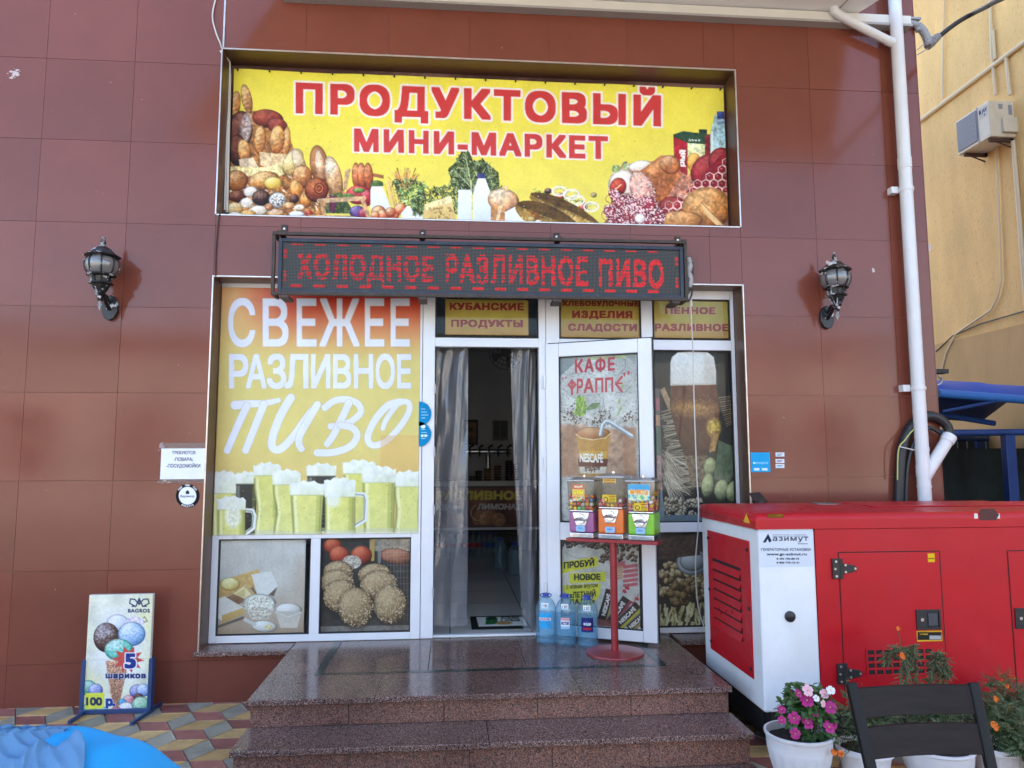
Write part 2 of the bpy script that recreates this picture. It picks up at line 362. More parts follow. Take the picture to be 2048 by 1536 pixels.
# ================================================================== GROUND
def paving():
    e1, e2, e3 = [np.array(v) for v in ((.18, -.004), (.0935, .154), (-.0865, .158))]; p0 = np.array([-1.828, -.495])
    cols = [('a06a5e', '8c5850'), ('a39d8c', '8e897a'), ('d0ae78', 'bc9864')]
    vs, fs, cc = [], [], []
    t1, t2 = e1+e2, e2+e3
    for i in range(-60, 61):
        for j in range(-60, 61):
            p = p0+i*t1+j*t2
            if not (-9 < p[0] < 8.5 and -6.5 < p[1] < .6): continue
            fine = -4.2 < p[0] < .5 and -3.2 < p[1] < .3
            for base, a, b, k in ((p, e1, e3, 0), (p+e1, e2, e3, 1), (p+e3, e1, e2, 2)):
                c = (base, base+a, base+a+b, base+b); m = sum(c)/4; dz = random.uniform(-.0012, .0012); col = lin(cols[k][0]); cb = lin(cols[k][1]); t = random.random(); g = random.uniform(.85, 1.08)
                cx = [((1-t)*u+t*v)*g for u, v in zip(col, cb)]
                n = len(vs)
                for s_, z in ((.975, -.006), (.955, 0), (.86, 0), (.835, -.0018)): vs.extend([(*(m+(q-m)*s_), z+dz) for q in c])
                for r_ in range(3):
                    for k2 in range(4): fs.append((n+r_*4+k2, n+r_*4+(k2+1) % 4, n+r_*4+4+(k2+1) % 4, n+r_*4+4+k2)); cc.append(cx)
                fs.append((n+12, n+13, n+14, n+15)); cc.append(cx)
    me = bpy.data.meshes.new('paving'); me.from_pydata(vs, [], fs); at = me.color_attributes.new('Col', 'FLOAT_COLOR', 'CORNER')
    arr = np.repeat(np.array(cc), 4, 0); at.data.foreach_set('color', np.concatenate([arr, np.ones((len(arr), 1))], 1).reshape(-1).astype(np.float32))
    m = attr_mat('paving_tile', .6, .35, .22, 9, bump=.12); me.materials.append(m)
    o = bpy.data.objects.new('paving', me); COL.objects.link(o); struct(o)
paving()
gm = M('street_dust', (.20, .185, .16), .9, var=.25, scale=3, bump=.2, bscale=60)
struct(MB().quad((-60, -60, -.012), (60, -60, -.012), (60, 60, -.012), (-60, 60, -.012)).build('ground', gm))
# ================================================================== SHOP BUILDING
shop = thing('shop_building', 'brown tiled shop front with recessed window wall, open doorway and dim interior', 'shop', (0, .2, 0))
X0, X1, ZA, ZB, ZC, ZD = -1.672, 2.162, .335, 2.885, 3.335, 4.575        # the two recesses
REC = .17
GROUT = M('tile_grout', (.085, .036, .028), .8, var=.3, scale=3, dirt='94746a', dscale=.8, dlim=(.52, .66))
TILE = M('glazed_brown_wall_tile', (.192, .057, .037), .13, var=.10, scale=1.3, spec=.36, dirt='a88a80', dscale=26, dlim=(.71, .735), rvar=.05, bump=.012, bscale=2.5)
nt = GROUT.node_tree; bs_ = nt.nodes['Principled BSDF']; old_ = bs_.inputs['Base Color'].links[0].from_socket; tc_ = nt.nodes.new('ShaderNodeTexCoord'); sx_ = nt.nodes.new('ShaderNodeSeparateXYZ'); nt.links.new(tc_.outputs['Object'], sx_.inputs[0])
mr_ = nt.nodes.new('ShaderNodeMapRange'); mr_.inputs[1].default_value = 1.5; mr_.inputs[2].default_value = 2.3; nt.links.new(sx_.outputs[0], mr_.inputs[0]); mx_ = nt.nodes.new('ShaderNodeMix'); mx_.data_type = 'RGBA'; nt.links.new(mr_.outputs[0], mx_.inputs[0]); nt.links.new(old_, mx_.inputs[6]); mx_.inputs[7].default_value = (.36, .20, .165, 1); nt.links.new(mx_.outputs[2], bs_.inputs['Base Color'])
b = MB(); T = .006
for a, c in (((-9, T, -.1), (X0, .3, 8)), ((X1, T, -.1), (3.638, .3, 8)), ((X0, T, -.1), (X1, .3, ZA-.03)), ((X0, T, ZB), (X1, .3, ZC)), ((X0, T, ZD), (X1, .3, 8))): b.box(a, c)
b.box((X0, .215, ZC), (X1, .3, ZD)); b.box((3.338, .3, -.1), (3.638, 7, 8)); b.box((-9, .3, 7.8), (3.3, 7, 8)); b.box((-9, .3, -.1), (-8.8, 7, 7.8))
b.build('wall', GROUT, shop, smooth=False)
nt = TILE.node_tree; bs_ = nt.nodes['Principled BSDF']; old_ = bs_.inputs['Base Color'].links[0].from_socket; ge_ = nt.nodes.new('ShaderNodeNewGeometry'); mr_ = nt.nodes.new('ShaderNodeMapRange'); mr_.inputs[3].default_value = .92; mr_.inputs[4].default_value = 1.07
nt.links.new(ge_.outputs['Random Per Island'], mr_.inputs[0]); sc_ = nt.nodes.new('ShaderNodeVectorMath'); sc_.operation = 'SCALE'; nt.links.new(old_, sc_.inputs[0]); nt.links.new(mr_.outputs[0], sc_.inputs[3]); nt.links.new(sc_.outputs[0], bs_.inputs['Base Color'])
b = MB(); gap = .0012
xs = [-9.0, -8.28, -7.68, -7.08, -6.48, -5.88, -5.28, -4.68, -4.08, -3.48, -2.885, -2.28, X0, -1.08, -.48, .12, .72, 1.32, 1.92, X1, 2.755, 3.345, 3.64]
zs = sorted([.27+.597*k for k in range(-1, 14)]+[ZA-.03, ZB, ZC, ZD]); zs[0] = -.08
rt = random.Random(4)
for i in range(len(xs)-1):
    inside = X0-.01 < xs[i] < X1-.01; zz_ = zs if inside else [q_ for q_ in zs if q_ < 0 or abs(((q_-.27)/.597+.001) % 1) < .01]
    for j in range(len(zz_)-1):
        xa, xb, za, zb = xs[i], xs[i+1], zz_[j], zz_[j+1]; xm, zm = (xa+xb)/2, (za+zb)/2
        if zb-za < .004 or (X0 < xm < X1 and (ZA-.03 < zm < ZB or ZC < zm < ZD)): continue
        ga = gap if any(abs(za-(.27+.597*k)) < .002 for k in range(14)) else 0; gb = gap if any(abs(zb-(.27+.597*k)) < .002 for k in range(14)) else 0
        # one long seamless tilt per tile keeps the glaze reflections from lining up
        kt = 4 if rt.random() < .18 else 1; t = [rt.uniform(-.0006, .0006)*kt for _ in range(3)]
        y = lambda u, v: t[0]*(u-.5)+t[1]*(v-.5)+t[2]*.4
        P = [(xa+gap, za+ga, y(0, 0)), (xb-gap, za+ga, y(1, 0)), (xb-gap, zb-gb, y(1, 1)), (xa+gap, zb-gb, y(0, 1))]
        b.add([(p[0], p[2], p[1]) for p in P]+[(p[0], .0055, p[1]) for p in P], [(0, 1, 2, 3), (0, 4, 5, 1), (1, 5, 6, 2), (2, 6, 7, 3), (3, 7, 4, 0)])
b.box((3.641, .0, -.08), (3.647, 6.9, 8))
b.build('wall_tiles', TILE, shop, smooth=False)
# recess linings of brown composite panel
LIN = M('brown_composite_panel', (.10, .046, .028), .35, var=.15, scale=2, spec=.5)
b = MB(); e = .006
for (za, zb, d) in ((ZA, ZB, REC+.06), (ZC, ZD, .21)):
    b.box((X0-.002, .002, za), (X0+e, d, zb)); b.box((X1-e, .002, za), (X1+.002, d, zb)); b.box((X0+e, .002, zb-e), (X1-e, d, zb+.002))
    if za > 3: b.box((X0+e, .002, za-.002), (X1-e, d, za+e))
b.build('recess_lining', LIN, shop, smooth=False)
b = MB(); q = .008
def strip(a, c): b.box(a, c)
for (za, zb) in ((ZA-.03, ZB), (ZC, ZD)):
    strip((X0-q, -.007, za), (X0+.003, .003, zb+q)); strip((X1-.003, -.007, za), (X1+q, .003, zb+q)); strip((X0+.003, -.007, zb-.003), (X1-.003, .003, zb+q))
    if za > 3: strip((X0+.003, -.007, za-q), (X1-.003, .003, za+.003))
strip((X0-.002, -.006, ZD+q+.002), (X0+.012, .003, 5.05))
b.build('metal_trim', STEEL, shop, bevel=.002, seg=1)
GRAN = M('polished_granite', (.215, .128, .108), .3, var=.12, scale=14, spec=.5)
def granite(m, s1=260, base='6c5049', dark='241918', light='a08a80', rough=.17):
    nt = m.node_tree; n = nt.nodes; bs = n['Principled BSDF']; tc = n.new('ShaderNodeTexCoord')
    v = n.new('ShaderNodeTexVoronoi'); v.inputs['Scale'].default_value = s1; nt.links.new(tc.outputs['Object'], v.inputs['Vector'])
    sp = n.new('ShaderNodeSeparateColor'); nt.links.new(v.outputs['Color'], sp.inputs[0])
    cr = n.new('ShaderNodeValToRGB'); el = cr.color_ramp.elements; cr.color_ramp.interpolation = 'CONSTANT'
    el[0].position = 0; el[0].color = lin(dark)+[1]; el[1].position = .2; el[1].color = lin(base)+[1]
    for p_, c_ in ((.45, '7c5e55'), (.68, '5a4843'), (.86, light)):
        k = el.new(p_); k.color = lin(c_)+[1]
    nt.links.new(sp.outputs[0], cr.inputs[0])
    t = n.new('ShaderNodeTexNoise'); t.inputs['Scale'].default_value = 1.6; nt.links.new(tc.outputs['Object'], t.inputs['Vector'])
    mr = n.new('ShaderNodeMapRange'); mr.inputs[1].default_value = .3; mr.inputs[2].default_value = .7; mr.inputs[3].default_value = .75; mr.inputs[4].default_value = 1.2; nt.links.new(t.outputs['Fac'], mr.inputs[0])
    mx = n.new('ShaderNodeVectorMath'); mx.operation = 'SCALE'; nt.links.new(cr.outputs[0], mx.inputs[0]); nt.links.new(mr.outputs[0], mx.inputs[3]); nt.links.new(mx.outputs[0], bs.inputs['Base Color'])
    m2 = n.new('ShaderNodeMapRange'); m2.inputs[1].default_value = .3; m2.inputs[2].default_value = .75; m2.inputs[3].default_value = rough*.6; m2.inputs[4].default_value = rough*1.7
    nt.links.new(t.outputs['Fac'], m2.inputs[0]); nt.links.new(m2.outputs[0], bs.inputs['Roughness']); return m
granite(GRAN)
GRANR = granite(M('riser_granite', (.2, .1, .08), .4, var=.1), 230, '7a4c3e', '3a2420', 'a0745e', .38)
for xa_, xb_ in ((X0-.02, -1.075), (1.6, X1+.02)): MB().box((xa_, -.055, ZA-.03), (xb_, .2, ZA-.002)).build('window_sill', GRAN, shop, bevel=.004)
# ---- white window wall: every sash bar one profile with a bead
yF = REC
def fx(px, py): return W(px, py, yF)[0]
xL0, xL1, xm0, xm1, xr0, xr1, xd0 = -1.69+.024, -1.622, -.985, -.918, -.282, -.214, -.122
xe0, xe1, xs1, xt0, xt1, xu0, xu1 = .648, .70, .805, 1.433, 1.518, 2.130, 2.1555
zb0, zb1, zc0, zc1, zt0, zt1, zh0, zh1 = .337, .385, 1.045, 1.112, 2.43, 2.497, 2.815, 2.883
b = MB()
def bar(x0, x1, z0, z1, d=0.): b.box((x0, yF-d, z0), (x1, yF+.065, z1))
bar(xL0, xL1, zb0, zh1); bar(xr1-.068, xr1, zb0, zh1, .002); bar(xr1+.003, xd0, zb0, zh1, -.004)
bar(xm0, xm1, zb1, zc0, .001); bar(xL1, xr0, zb0, zb1, .001); bar(xL1, xr0, zc0, zc1, .001); bar(xL1, xr0, zh0, zh1, .001)
bar(xd0, xe0+.05, zt0, zt1, -.001); bar(xd0, xe0, zh0, zh1, -.001)
bar(xe0, xe1, zb0, zh1, .003); bar(xe1+.003, xs1, zb0, zh1, -.003)
bar(xt0, xt1, zt1, zh0, .001); bar(xu0, xu1, zb0, zh1, .002); bar(xs1, xu0, zh0, zh1, .0005); bar(xs1, xu0, zt0-.01, zt1, .0005)
bar(xs1, xu0, 1.06, 1.13, .0005); bar(xs1, xu0, zb0, zb1-.01, .0005); bar(xt0, xt1, zb1-.01, 1.06, .001); bar(xt0, xt1, 1.13, zt0-.01, .001)
bar(xd0, xe0, .337, .352, -.02)
b.build('window_frame', WHITE, shop, bevel=.004)
b = MB()   # dark rubber gaskets round each pane
def gask(x0, x1, z0, z1, t=.008, y=yF+.012):
    b.box((x0, y, z0), (x0+t, y+.02, z1)); b.box((x1-t, y, z0), (x1, y+.02, z1)); b.box((x0+t, y, z0), (x1-t, y+.02, z0+t)); b.box((x0+t, y, z1-t), (x1-t, y+.02, z1))
panes = [(xL1, xm0, zb1, zc0), (xm1, xr0, zb1, zc0), (xL1, xr0, zc1, zh0), (xd0, xe0, zt1, zh0), (xs1, xt0, zt1, zh0), (xt1, xu0, zt1, zh0),
         (xs1, xt0, 1.13, zt0-.01), (xt1, xu0, 1.13, zt0-.01), (xs1, xt0, zb1-.01, 1.06), (xt1, xu0, zb1-.01, 1.06)]
for p in panes: gask(*p)
b.build('gasket', RUBBER, shop, smooth=False)
PANE = glass('window_pane_glass', 'fafcfb', .01, .32)
for p in panes: MB().box((p[0]+.002, yF+.024, p[2]+.002), (p[1]-.002, yF+.028, p[3]-.002)).build('window_pane', PANE, shop, smooth=False)
# door frame furniture: keeps and hinges
ZN = M('grey_zinc', (.35, .35, .36), .4, .7)
for z in (.62, 1.2, 1.62, 2.08): MB().box((xd0-.003, yF-.012, z), (xd0+.008, yF+.0, z+.07)).build('latch_plate', ZN, shop, bevel=.001)
# ---- interior
zI = .34
FLOOR = M('shop_floor_tile', (.30, .30, .28), .16, var=.1, scale=2, spec=.5)
nt = FLOOR.node_tree; tcx = nt.nodes.new('ShaderNodeTexCoord'); br = nt.nodes.new('ShaderNodeTexBrick'); br.offset = 0
br.inputs['Scale'].default_value = 1; br.inputs['Brick Width'].default_value = .6; br.inputs['Row Height'].default_value = .6; br.inputs['Mortar Size'].default_value = .004
br.inputs['Color1'].default_value = (.62, .62, .58, 1); br.inputs['Color2'].default_value = (.56, .56, .52, 1); br.inputs['Mortar'].default_value = (.08, .08, .07, 1)
nt.links.new(tcx.outputs['Object'], br.inputs[0]); nt.links.new(br.outputs[0], nt.nodes['Principled BSDF'].inputs['Base Color'])
MB().box((-3.2, yF+.066, .2), (3.33, 6.6, zI)).build('floor', FLOOR, shop, smooth=False)
INW = M('interior_wall_paint', (.86, .87, .88), .7, var=.04, scale=2)
MB().box((-3.4, 6.2, zI), (3.33, 6.4, 3.6)).build('interior_wall', INW, shop, smooth=False); MB().box((-3.4, .31, zI), (-3.2, 6.2, 3.6)).build('interior_wall', INW, shop, smooth=False)
MB().box((-3.4, .31, 3.3), (3.33, 6.4, 3.5)).build('ceiling', M('dark_ceiling', (.5, .5, .5), .8, var=.1), shop, smooth=False)
# ================================================================== ENTRANCE STEPS
st = thing('entrance_steps', 'polished brown granite steps and landing in front of the shop door', 'steps', (.25, -.6, 0))
PX0, PX1, PY, PZ = -1.068, 1.568, -1.09, .335
b = MB()
cuts = [-1.068, -.12, .50, 1.568]
for y0, y1, xs_ in ((-.62, .165, [PX0, -.75, -.13, .47, 1.12, PX1]), (-1.09, -.622, [PX0, -.40, .72, PX1])):
    for xa, xb in zip(xs_, xs_[1:]): b.box((xa+.001, y0, PZ-.03), (xb-.001, y1, PZ))
b.build('landing_slab', GRAN, st, bevel=.003)
b = MB()
for xa, xb in ((PX0, .2), (.2, PX1)): b.box((xa+.001, -1.38, .158), (xb-.001, PY+.03, .188))
b.build('tread', GRAN, st, bevel=.004)
b = MB()
for xa, xb in zip([-1.5]+[0], [0, 1.9]): pass
for xa, xb in ((PX0, -.12), (-.12, .8), (.8, PX1)): b.box((xa+.001, -1.68, .008), (xb-.001, -1.35, .03))
b.build('tread', GRAN, st, bevel=.004)
b = MB()
for y, z0, z1, cs in ((-1.06, .188, .305, [-1.055, -.54, -.03, .48, 1.0, 1.555]), (-1.35, .03, .158, [-1.055, -.5, .1, .52, 1.02, 1.555])):
    for xa, xb in zip(cs, cs[1:]): b.box((xa+.0012, y, z0), (xb-.0012, y+.03, z1))
for x in (-1.055, 1.535):
    b.box((x, -1.03, .0), (x+.02, -.06, .305)); b.box((x, -1.32, 0), (x+.02, -1.06, .158))
b.build('riser', GRANR, st, smooth=False, bevel=.0015)
DK = M('dark_green_inlay', (.022, .04, .036), .2, spec=.5, var=.2, scale=30)
b = MB(); z = PZ+.0012                                   # thin dark inlay line in the landing
ga = [G(648, 1353, PZ), G(1325, 1330, PZ)]
yb = (ga[0][1]+ga[1][1])/2; w_ = .045
for a, c in (((-.80, yb, z), (1.33, yb+w_, z)), ((-.80, yb+w_, z), (-.755, .16, z)), ((1.285, yb+w_, z), (1.33, .16, z))): b.quad((a[0], a[1], z), (c[0], a[1], z), (c[0], c[1], z), (a[0], c[1], z))
b.build('inlay_strip', DK, st, smooth=False)
MB().box((PX0+.02, -1.03, 0), (PX1-.02, .2, .304)).box((PX0+.02, -1.32, 0), (PX1-.02, -1.03, .157)).build('core', M('concrete_core', (.2, .19, .18), .9), st, smooth=False)
# ================================================================== NEIGHBOUR BUILDING, BACK FENCE, ACROSS THE STREET
XN = 7.62
nb = thing('neighbour_building', 'yellow plastered building wall beside the shop with darker ochre lower band', 'building', (XN+3, 6, 0))
PL = M('yellow_bark_plaster', (.72, .455, .17), .85, var=.13, scale=2.2, bump=1.0, bscale=60, stretch=(1, 1, .3), dirt='a8803e', dscale=44, dlim=(.58, .72))
PL2 = M('ochre_plinth_plaster', (.46, .275, .10), .8, var=.14, scale=1.5, bump=.35, bscale=30, stretch=(1, 1, .3))
ZP = XP(1870, 690, XN)[2]
MB().box((XN, -3, ZP), (XN+7, 18, 18)).build('wall', PL, nb, smooth=False)
MB().box((XN-.025, -3, 0), (XN+6.9, 17.9, ZP-.002)).build('plinth_band', PL2, nb, smooth=False)
fe = thing('slatted_fence', 'dark slatted fence closing the passage behind the blue canopy', 'fence', (5.6, 4.6, 0))
DG = M('dark_fence_board', (.018, .022, .024), .6, var=.3, scale=6)
b = MB(); x = 3.72
while x < XN-.06: b.box((x, 4.6, 0), (x+.13, 4.63, 1.93+.02*random.random())); x += .142
b.build('slat', DG, fe, bevel=.004)
for z in (.4, 1.6): MB().box((3.70, 4.632, z), (XN-.05, 4.68, z+.1)).build('rail', DG, fe)
# ================================================================== BANNER
def on(poster, label, cat='poster', group=None): return tag(poster, label, cat, group)
a, c2 = W(466, 123, .185), W(1462, 452, .185)
bx0, bx1, bz0, bz1 = X0+.03, X1-.02, ZC+.008, ZD-.05
cv = Cv((bx0, .185, bz1), (bx1, .185, bz1), (bx0, .185, bz0), 800, None, 'f0e04a')
cv.C *= (1-.05*np.clip((cv.Y-250)/200, 0, 1))[..., None]
Yg = np.clip((cv.Y-150)/280, 0, 1)[..., None]; cv.C = cv.C*(1-Yg*.75)+hexc('eadc70')*Yg*.75
cv.text('ПРОДУКТОВЫЙ', 591, 164, 1322, 226, 'cb3a38', bold=.062, ring=.075, rcol='f3e6dc', slope=.037, track=.10)
cv.text('МИНИ-МАРКЕТ', 708, 257, 1216, 303, 'c83e3e', bold=.066, ring=.085, rcol='f1e2dc', slope=.031, track=.09)
cv.frame(430, 100, 3.793)
# left: loaves and pastry
BR, BH, BL = 'b5703c', 'e8bd80', '6b3418'
cv.poly([(100, 480), (300, 460), (420, 470), (560, 640), (600, 760), (680, 900), (980, 1060), (1000, 1120), (800, 1270), (100, 1250)], 'a8703c', tex=.55, ts=5); cv.scatter([(100, 900), (700, 900), (960, 1100), (740, 1260), (100, 1250)], ['6b3418', 'e8c898', 'c88a4c', 'f0e2c8', '8c5428'], 260, 40, 12, 3)
cv.ell(150, 420, 42, 110, 'c0824c', 8, hi='e4b87e', lo='8a5228', tex=.18, ts=5); cv.ell(240, 370, 40, 110, 'c58a52', -12, hi='ecc890', lo='8a5228', tex=.2, ts=5)
cv.ell(400, 520, 120, 70, '8a3426', 8, hi='b05a44', lo='4a1a14', tex=.12, ts=7); cv.ell(470, 570, 80, 55, '7d2f24', 10, hi='a85444', lo='4a1a14', tex=.1)
cv.ell(190, 610, 95, 150, '5a2c22', 6, hi='8a5a4c', lo='2e1410', tex=.3, ts=4); cv.ell(235, 590, 42, 120, 'd9cbc4', 8, alpha=.75, tex=.5, ts=3, soft=5); cv.ell(170, 760, 70, 120, '4c261c', 0, hi='7a4a3a', lo='241010', tex=.3, ts=4)
for x, y, rx, ry, ro in ((540, 700, 32, 120, 4), (340, 680, 46, 110, 4), (470, 680, 58, 110, 6), (225, 770, 50, 95, -10)):
    cv.ell(x, y, rx, ry, 'cf8a48', ro, hi='f0c888', lo='8c4c20', tex=.22, ts=5, seed=int(x))
for x, y, ro in ((540, 700, 4), (340, 680, 4), (470, 680, 6), (225, 770, -10), (150, 420, 8), (240, 370, -12)):
    for k in range(5): cv.line([(x-24, y-70+k*34), (x+20, y-92+k*34)], 7, 'f0d8a4', alpha=.55, wd2=2); cv.line([(x-22, y-60+k*34), (x+18, y-82+k*34)], 4, '8c5424', alpha=.5, wd2=2)
cv.poly([(180, 830), (290, 815), (330, 890), (190, 890)], 'e6cfae', tex=.08); cv.poly([(335, 770), (400, 780), (540, 790), (520, 870), (380, 890), (345, 870)], 'dcbd90', tex=.12)
cv.poly([(110, 880), (380, 890), (560, 830), (640, 800), (610, 900), (440, 980), (100, 930)], 'e9d79c', tex=.22, ts=2.5); cv.ell(590, 850, 70, 110, 'ddbf7c', 30, hi='f6e6b4', lo='b48e4c', tex=.25, ts=2.5)
cv.ell(790, 870, 70, 150, 'a8683c', -8, hi='c98a58', lo='6e3a1c', tex=.1); cv.ell(800, 890, 40, 140, 'c39068', -8, hi='ecd8bc', lo='8a5230', tex=.3, ts=2.5); cv.ell(900, 960, 62, 160, 'd0a070', -14, hi='f2e6d0', lo='a06c40', tex=.25, ts=3)
cv.ell(640, 860, 45, 120, 'd0b080', -20, hi='efe0c0', lo='9c7444', tex=.2); cv.ell(660, 960, 75, 90, 'b8703c', 0, hi='ecc48c', lo='6b3418', tex=.3, ts=4)
cv.ell(160, 990, 90, 80, 'a06434', 0, hi='dcb084', lo='6b3418', tex=.3, ts=2); cv.ell(370, 990, 120, 70, 'c08040', -8, hi='eccc90', lo='7a4420', tex=.35, ts=2); cv.ell(440, 1010, 70, 50, 'e0c050', 0, hi='f4e49a', lo='b07c30')
cv.ell(620, 1060, 50, 80, 'c87c34', -15, hi='f0c078', lo='7a4018', tex=.2); cv.ell(690, 1130, 50, 70, 'c87c34', 20, hi='f0c078', lo='7a4018', tex=.2)
cv.ell(770, 1060, 92, 95, '8c3c22', 0, hi='c07448', lo='481810', tex=.15)
for k in range(3): cv.line([(790+34*math.cos(t*.6)*(1-.25*k), 1050+40*math.sin(t*.6)*(1-.25*k)) for t in range(11)], 8, ['4e1c10', 'b8683c', '4e1c10'][k])
for x, y, rx, ry, co, hi, lo in ((170, 1110, 70, 45, '5a2a1e', '9c6a54', '2a100a'), (270, 1075, 55, 42, 'dcd4cc', 'f6f2ee', 'a49c94'), (350, 1120, 70, 60, '3c2018', '8a6c60', '140806'), (475, 1140, 66, 60, 'dcd8d2', 'f4f2f0', '8c8480'), (600, 1130, 36, 38, '4a261c', '86645a', '1c0c08'), (560, 1180, 50, 26, 'c8925c', 'f0d0a0', '7c4c28'), (640, 1195, 42, 24, 'e0cdb4', 'f6eee0', 'a07c54'), (150, 1200, 60, 44, 'e0bc80', 'f6e4c0', 'a47c48'), (240, 1160, 50, 40, 'e4dcd0', 'f8f4ee', 'b09c88'), (330, 1215, 66, 36, 'e6dccb', 'faf6ee', 'b8a27e'), (250, 1240, 60, 26, 'd8a04c', 'f4d898', '94602c'), (460, 1235, 70, 30, 'cfa274', 'ecd4b4', '8c5c34'), (620, 1245, 60, 24, 'e4e2de', 'fafaf8', 'a8a49c'), (710, 1240, 30, 22, 'b8302c', 'e07868', '701410'), (410, 1190, 30, 30, 'b4744c', 'deb08c', '6c3c20'), (150, 1250, 50, 22, 'f0ece2', 'ffffff', 'b8ac98')):
    cv.ell(x, y, rx, ry, co, 0, hi=hi, lo=lo, tex=.3, ts=2.5, seed=int(x+y))
cv.ell(475, 1140, 50, 44, '2c2826', 0, alpha=.5, tex=.9, ts=1.6, speck=('efece8', 2.2, .42))
# crate of vegetables
cv.poly([(985, 910), (1030, 900), (1000, 1060), (975, 1060)], 'c8a078', tex=.1); cv.poly([(1180, 930), (1280, 950), (1280, 975), (1190, 960)], 'a86c44')
for x in (1075, 1115, 1165): cv.ell(x, 960, 36, 105, 'b85c34', -4, hi='e09868', lo='7c3018', tex=.06); 
cv.ell(1090, 1100, 100, 72, 'b42430', 0, hi='e86868', lo='6c0c18', tex=.1); cv.ell(1150, 1120, 50, 66, 'a81c2c', 0, hi='e47878', lo='640814'); cv.ell(1090, 1065, 46, 20, '5c7c34', 0, hi='98b468', lo='30481c', tex=.2)
cv.ell(1010, 1120, 60, 30, '5c8040', 0, tex=.6, ts=3); cv.poly([(870, 1090), (960, 1080), (1060, 1240), (830, 1240)], '4a5a30', tex=.8, ts=3); cv.poly([(870, 1100), (930, 1110), (905, 1240), (860, 1210)], '5c2440', tex=.3); cv.ell(1080, 1230, 60, 50, '5a3a78', 0, hi='9c8cc0', lo='2c1848'); cv.ell(1130, 1240, 40, 40, 'b03048', 0, hi='d87c84', lo='641828')
cv.line([(790, 1145), (1130, 1125)], 34, 'd0ac84'); cv.line([(810, 1150), (830, 1250)], 30, 'c0966c'); cv.line([(1120, 1140), (1170, 1280)], 32, 'c89c70'); cv.poly([(700, 1250), (1000, 1255), (1240, 1290), (740, 1275)], 'c8a078')
cv.poly([(1190, 1030), (1265, 1030), (1330, 1180), (1330, 1210), (1180, 1210), (1180, 1060)], 'eceeee', grad='dfe4e8'); cv.ell(1228, 1012, 46, 22, '4a6a30', 0, hi='7c9a58', lo='2c4018'); cv.line([(1188, 1022), (1268, 1022)], 22, '527038')
rr = random.Random(3)
for k in range(70):
    x, y = 1310+rr.random()*240, 890+rr.random()*120; cv.line([(1440+(x-1440)*.25, 1060), (x, y)], 5, ['b87444', 'd69c5c', '9c5430', 'e2b878'][k % 4], alpha=.85)
for k in range(26): x = 1290+rr.random()*90; cv.line([(x, 980+rr.random()*40), (x+40, 1180)], 5, ['d8b060', 'c89848', 'e8cc84'][k % 3], alpha=.9)
for k in range(40):
    x, y = 1350+rr.random()*230, 1010+rr.random()*190; cv.ell(x, y, 34, 16, ['4a6a34', '6c9450', '36502a', '88a868'][k % 4], rr.random()*180, hi='a4c088', lo='2a3c1c', alpha=0)
cv.scatter([(1340, 1010), (1420, 980), (1600, 1010), (1580, 1250), (1440, 1200)], ['4a6a34', '6c9450', '36502a', '98b878', '2a3c1c', 'b8cc98'], 260, 42, 12, 4)
for x, y, r_ in ((1240, 1230, 56), (1270, 1250, 44), (1215, 1255, 34), (1350, 1245, 50), (1405, 1205, 48), (1330, 1230, 40)): cv.ell(x, y, r_, r_*.92, 'd8744c', 0, hi='f6d0a0', lo='9c3c28', tex=.1)
cv.poly([(1410, 1240), (1460, 1180), (1590, 1280), (1590, 1300), (1420, 1290)], 'eef0f0')
for k in range(150):   # leafy greens
    x, y = 1500+rr.random()*360, 1020+rr.random()*230
    if y < 1060+(1640-x)*.35: continue
    cv.ell(x, y, 22+rr.random()*14, 14, ['3c4c28', '56683c', '2c3820', '6c7c4c', '4a5834'][k % 5], rr.random()*180, hi='8c9c68', lo='1c2414', alpha=0)
cv.scatter([(1500, 1140), (1640, 1050), (1860, 1010), (1870, 1250), (1500, 1260)], ['2c3820', '3c4c28', '56683c', '1c2414', '7c8c5c', '94a474'], 500, 36, 10, 5)
for k in range(150):
    a_ = rr.random()*6.28; q = rr.random()**.5; x, y = 1960+200*q*math.cos(a_), 930+170*q*math.sin(a_)
    cv.ell(x, y, 26, 17, ['44562e', '5e7240', '34431f', '7c9058', '4c5c34'][k % 5], rr.random()*180, hi='9cac78', lo='222c16', alpha=0)
cv.poly([(1770, 900), (1830, 850), (1870, 770), (1930, 775), (1960, 850), (2030, 830), (2110, 900), (2150, 930), (2160, 1060), (2090, 1120), (1900, 1090), (1800, 1020)], '3c4c28', tex=.6, ts=4); cv.scatter([(1780, 900), (1840, 840), (1880, 780), (1930, 785), (1960, 850), (2030, 840), (2140, 930), (2150, 1060), (1900, 1090), (1800, 1020)], ['34431f', '4c5c34', '6c7e48', '222c16', '8c9c68', 'a8b48c'], 520, 44, 10, 6)
for a_ in ((1950, 1060, 1900, 800), (1960, 1060, 2060, 880), (1940, 1040, 1820, 920), (1880, 900, 1840, 890)): cv.line([a_[:2], a_[2:]], 7, 'c4cca8', wd2=3)
for k in range(60): cv.ell(2080+rr.random()*150, 1000+rr.random()*190, 24, 14, ['4a5a34', '6a7c48', '38462a'][k % 3], rr.random()*180, hi='8c9c68', lo='1c2414', alpha=0)
cv.scatter([(2060, 990), (2200, 1060), (2260, 1180), (2080, 1200)], ['38462a', '4a5a34', '6a7c48', '1c2414', '8c9c68'], 180, 36, 10, 7)
cv.poly([(1590, 1170), (1790, 1105), (1830, 1300), (1575, 1295)], 'e6cf90', grad='d9b973', tex=.06); cv.poly([(1590, 1170), (1790, 1105), (1800, 1150), (1600, 1215)], 'f0e0ac', alpha=.7)
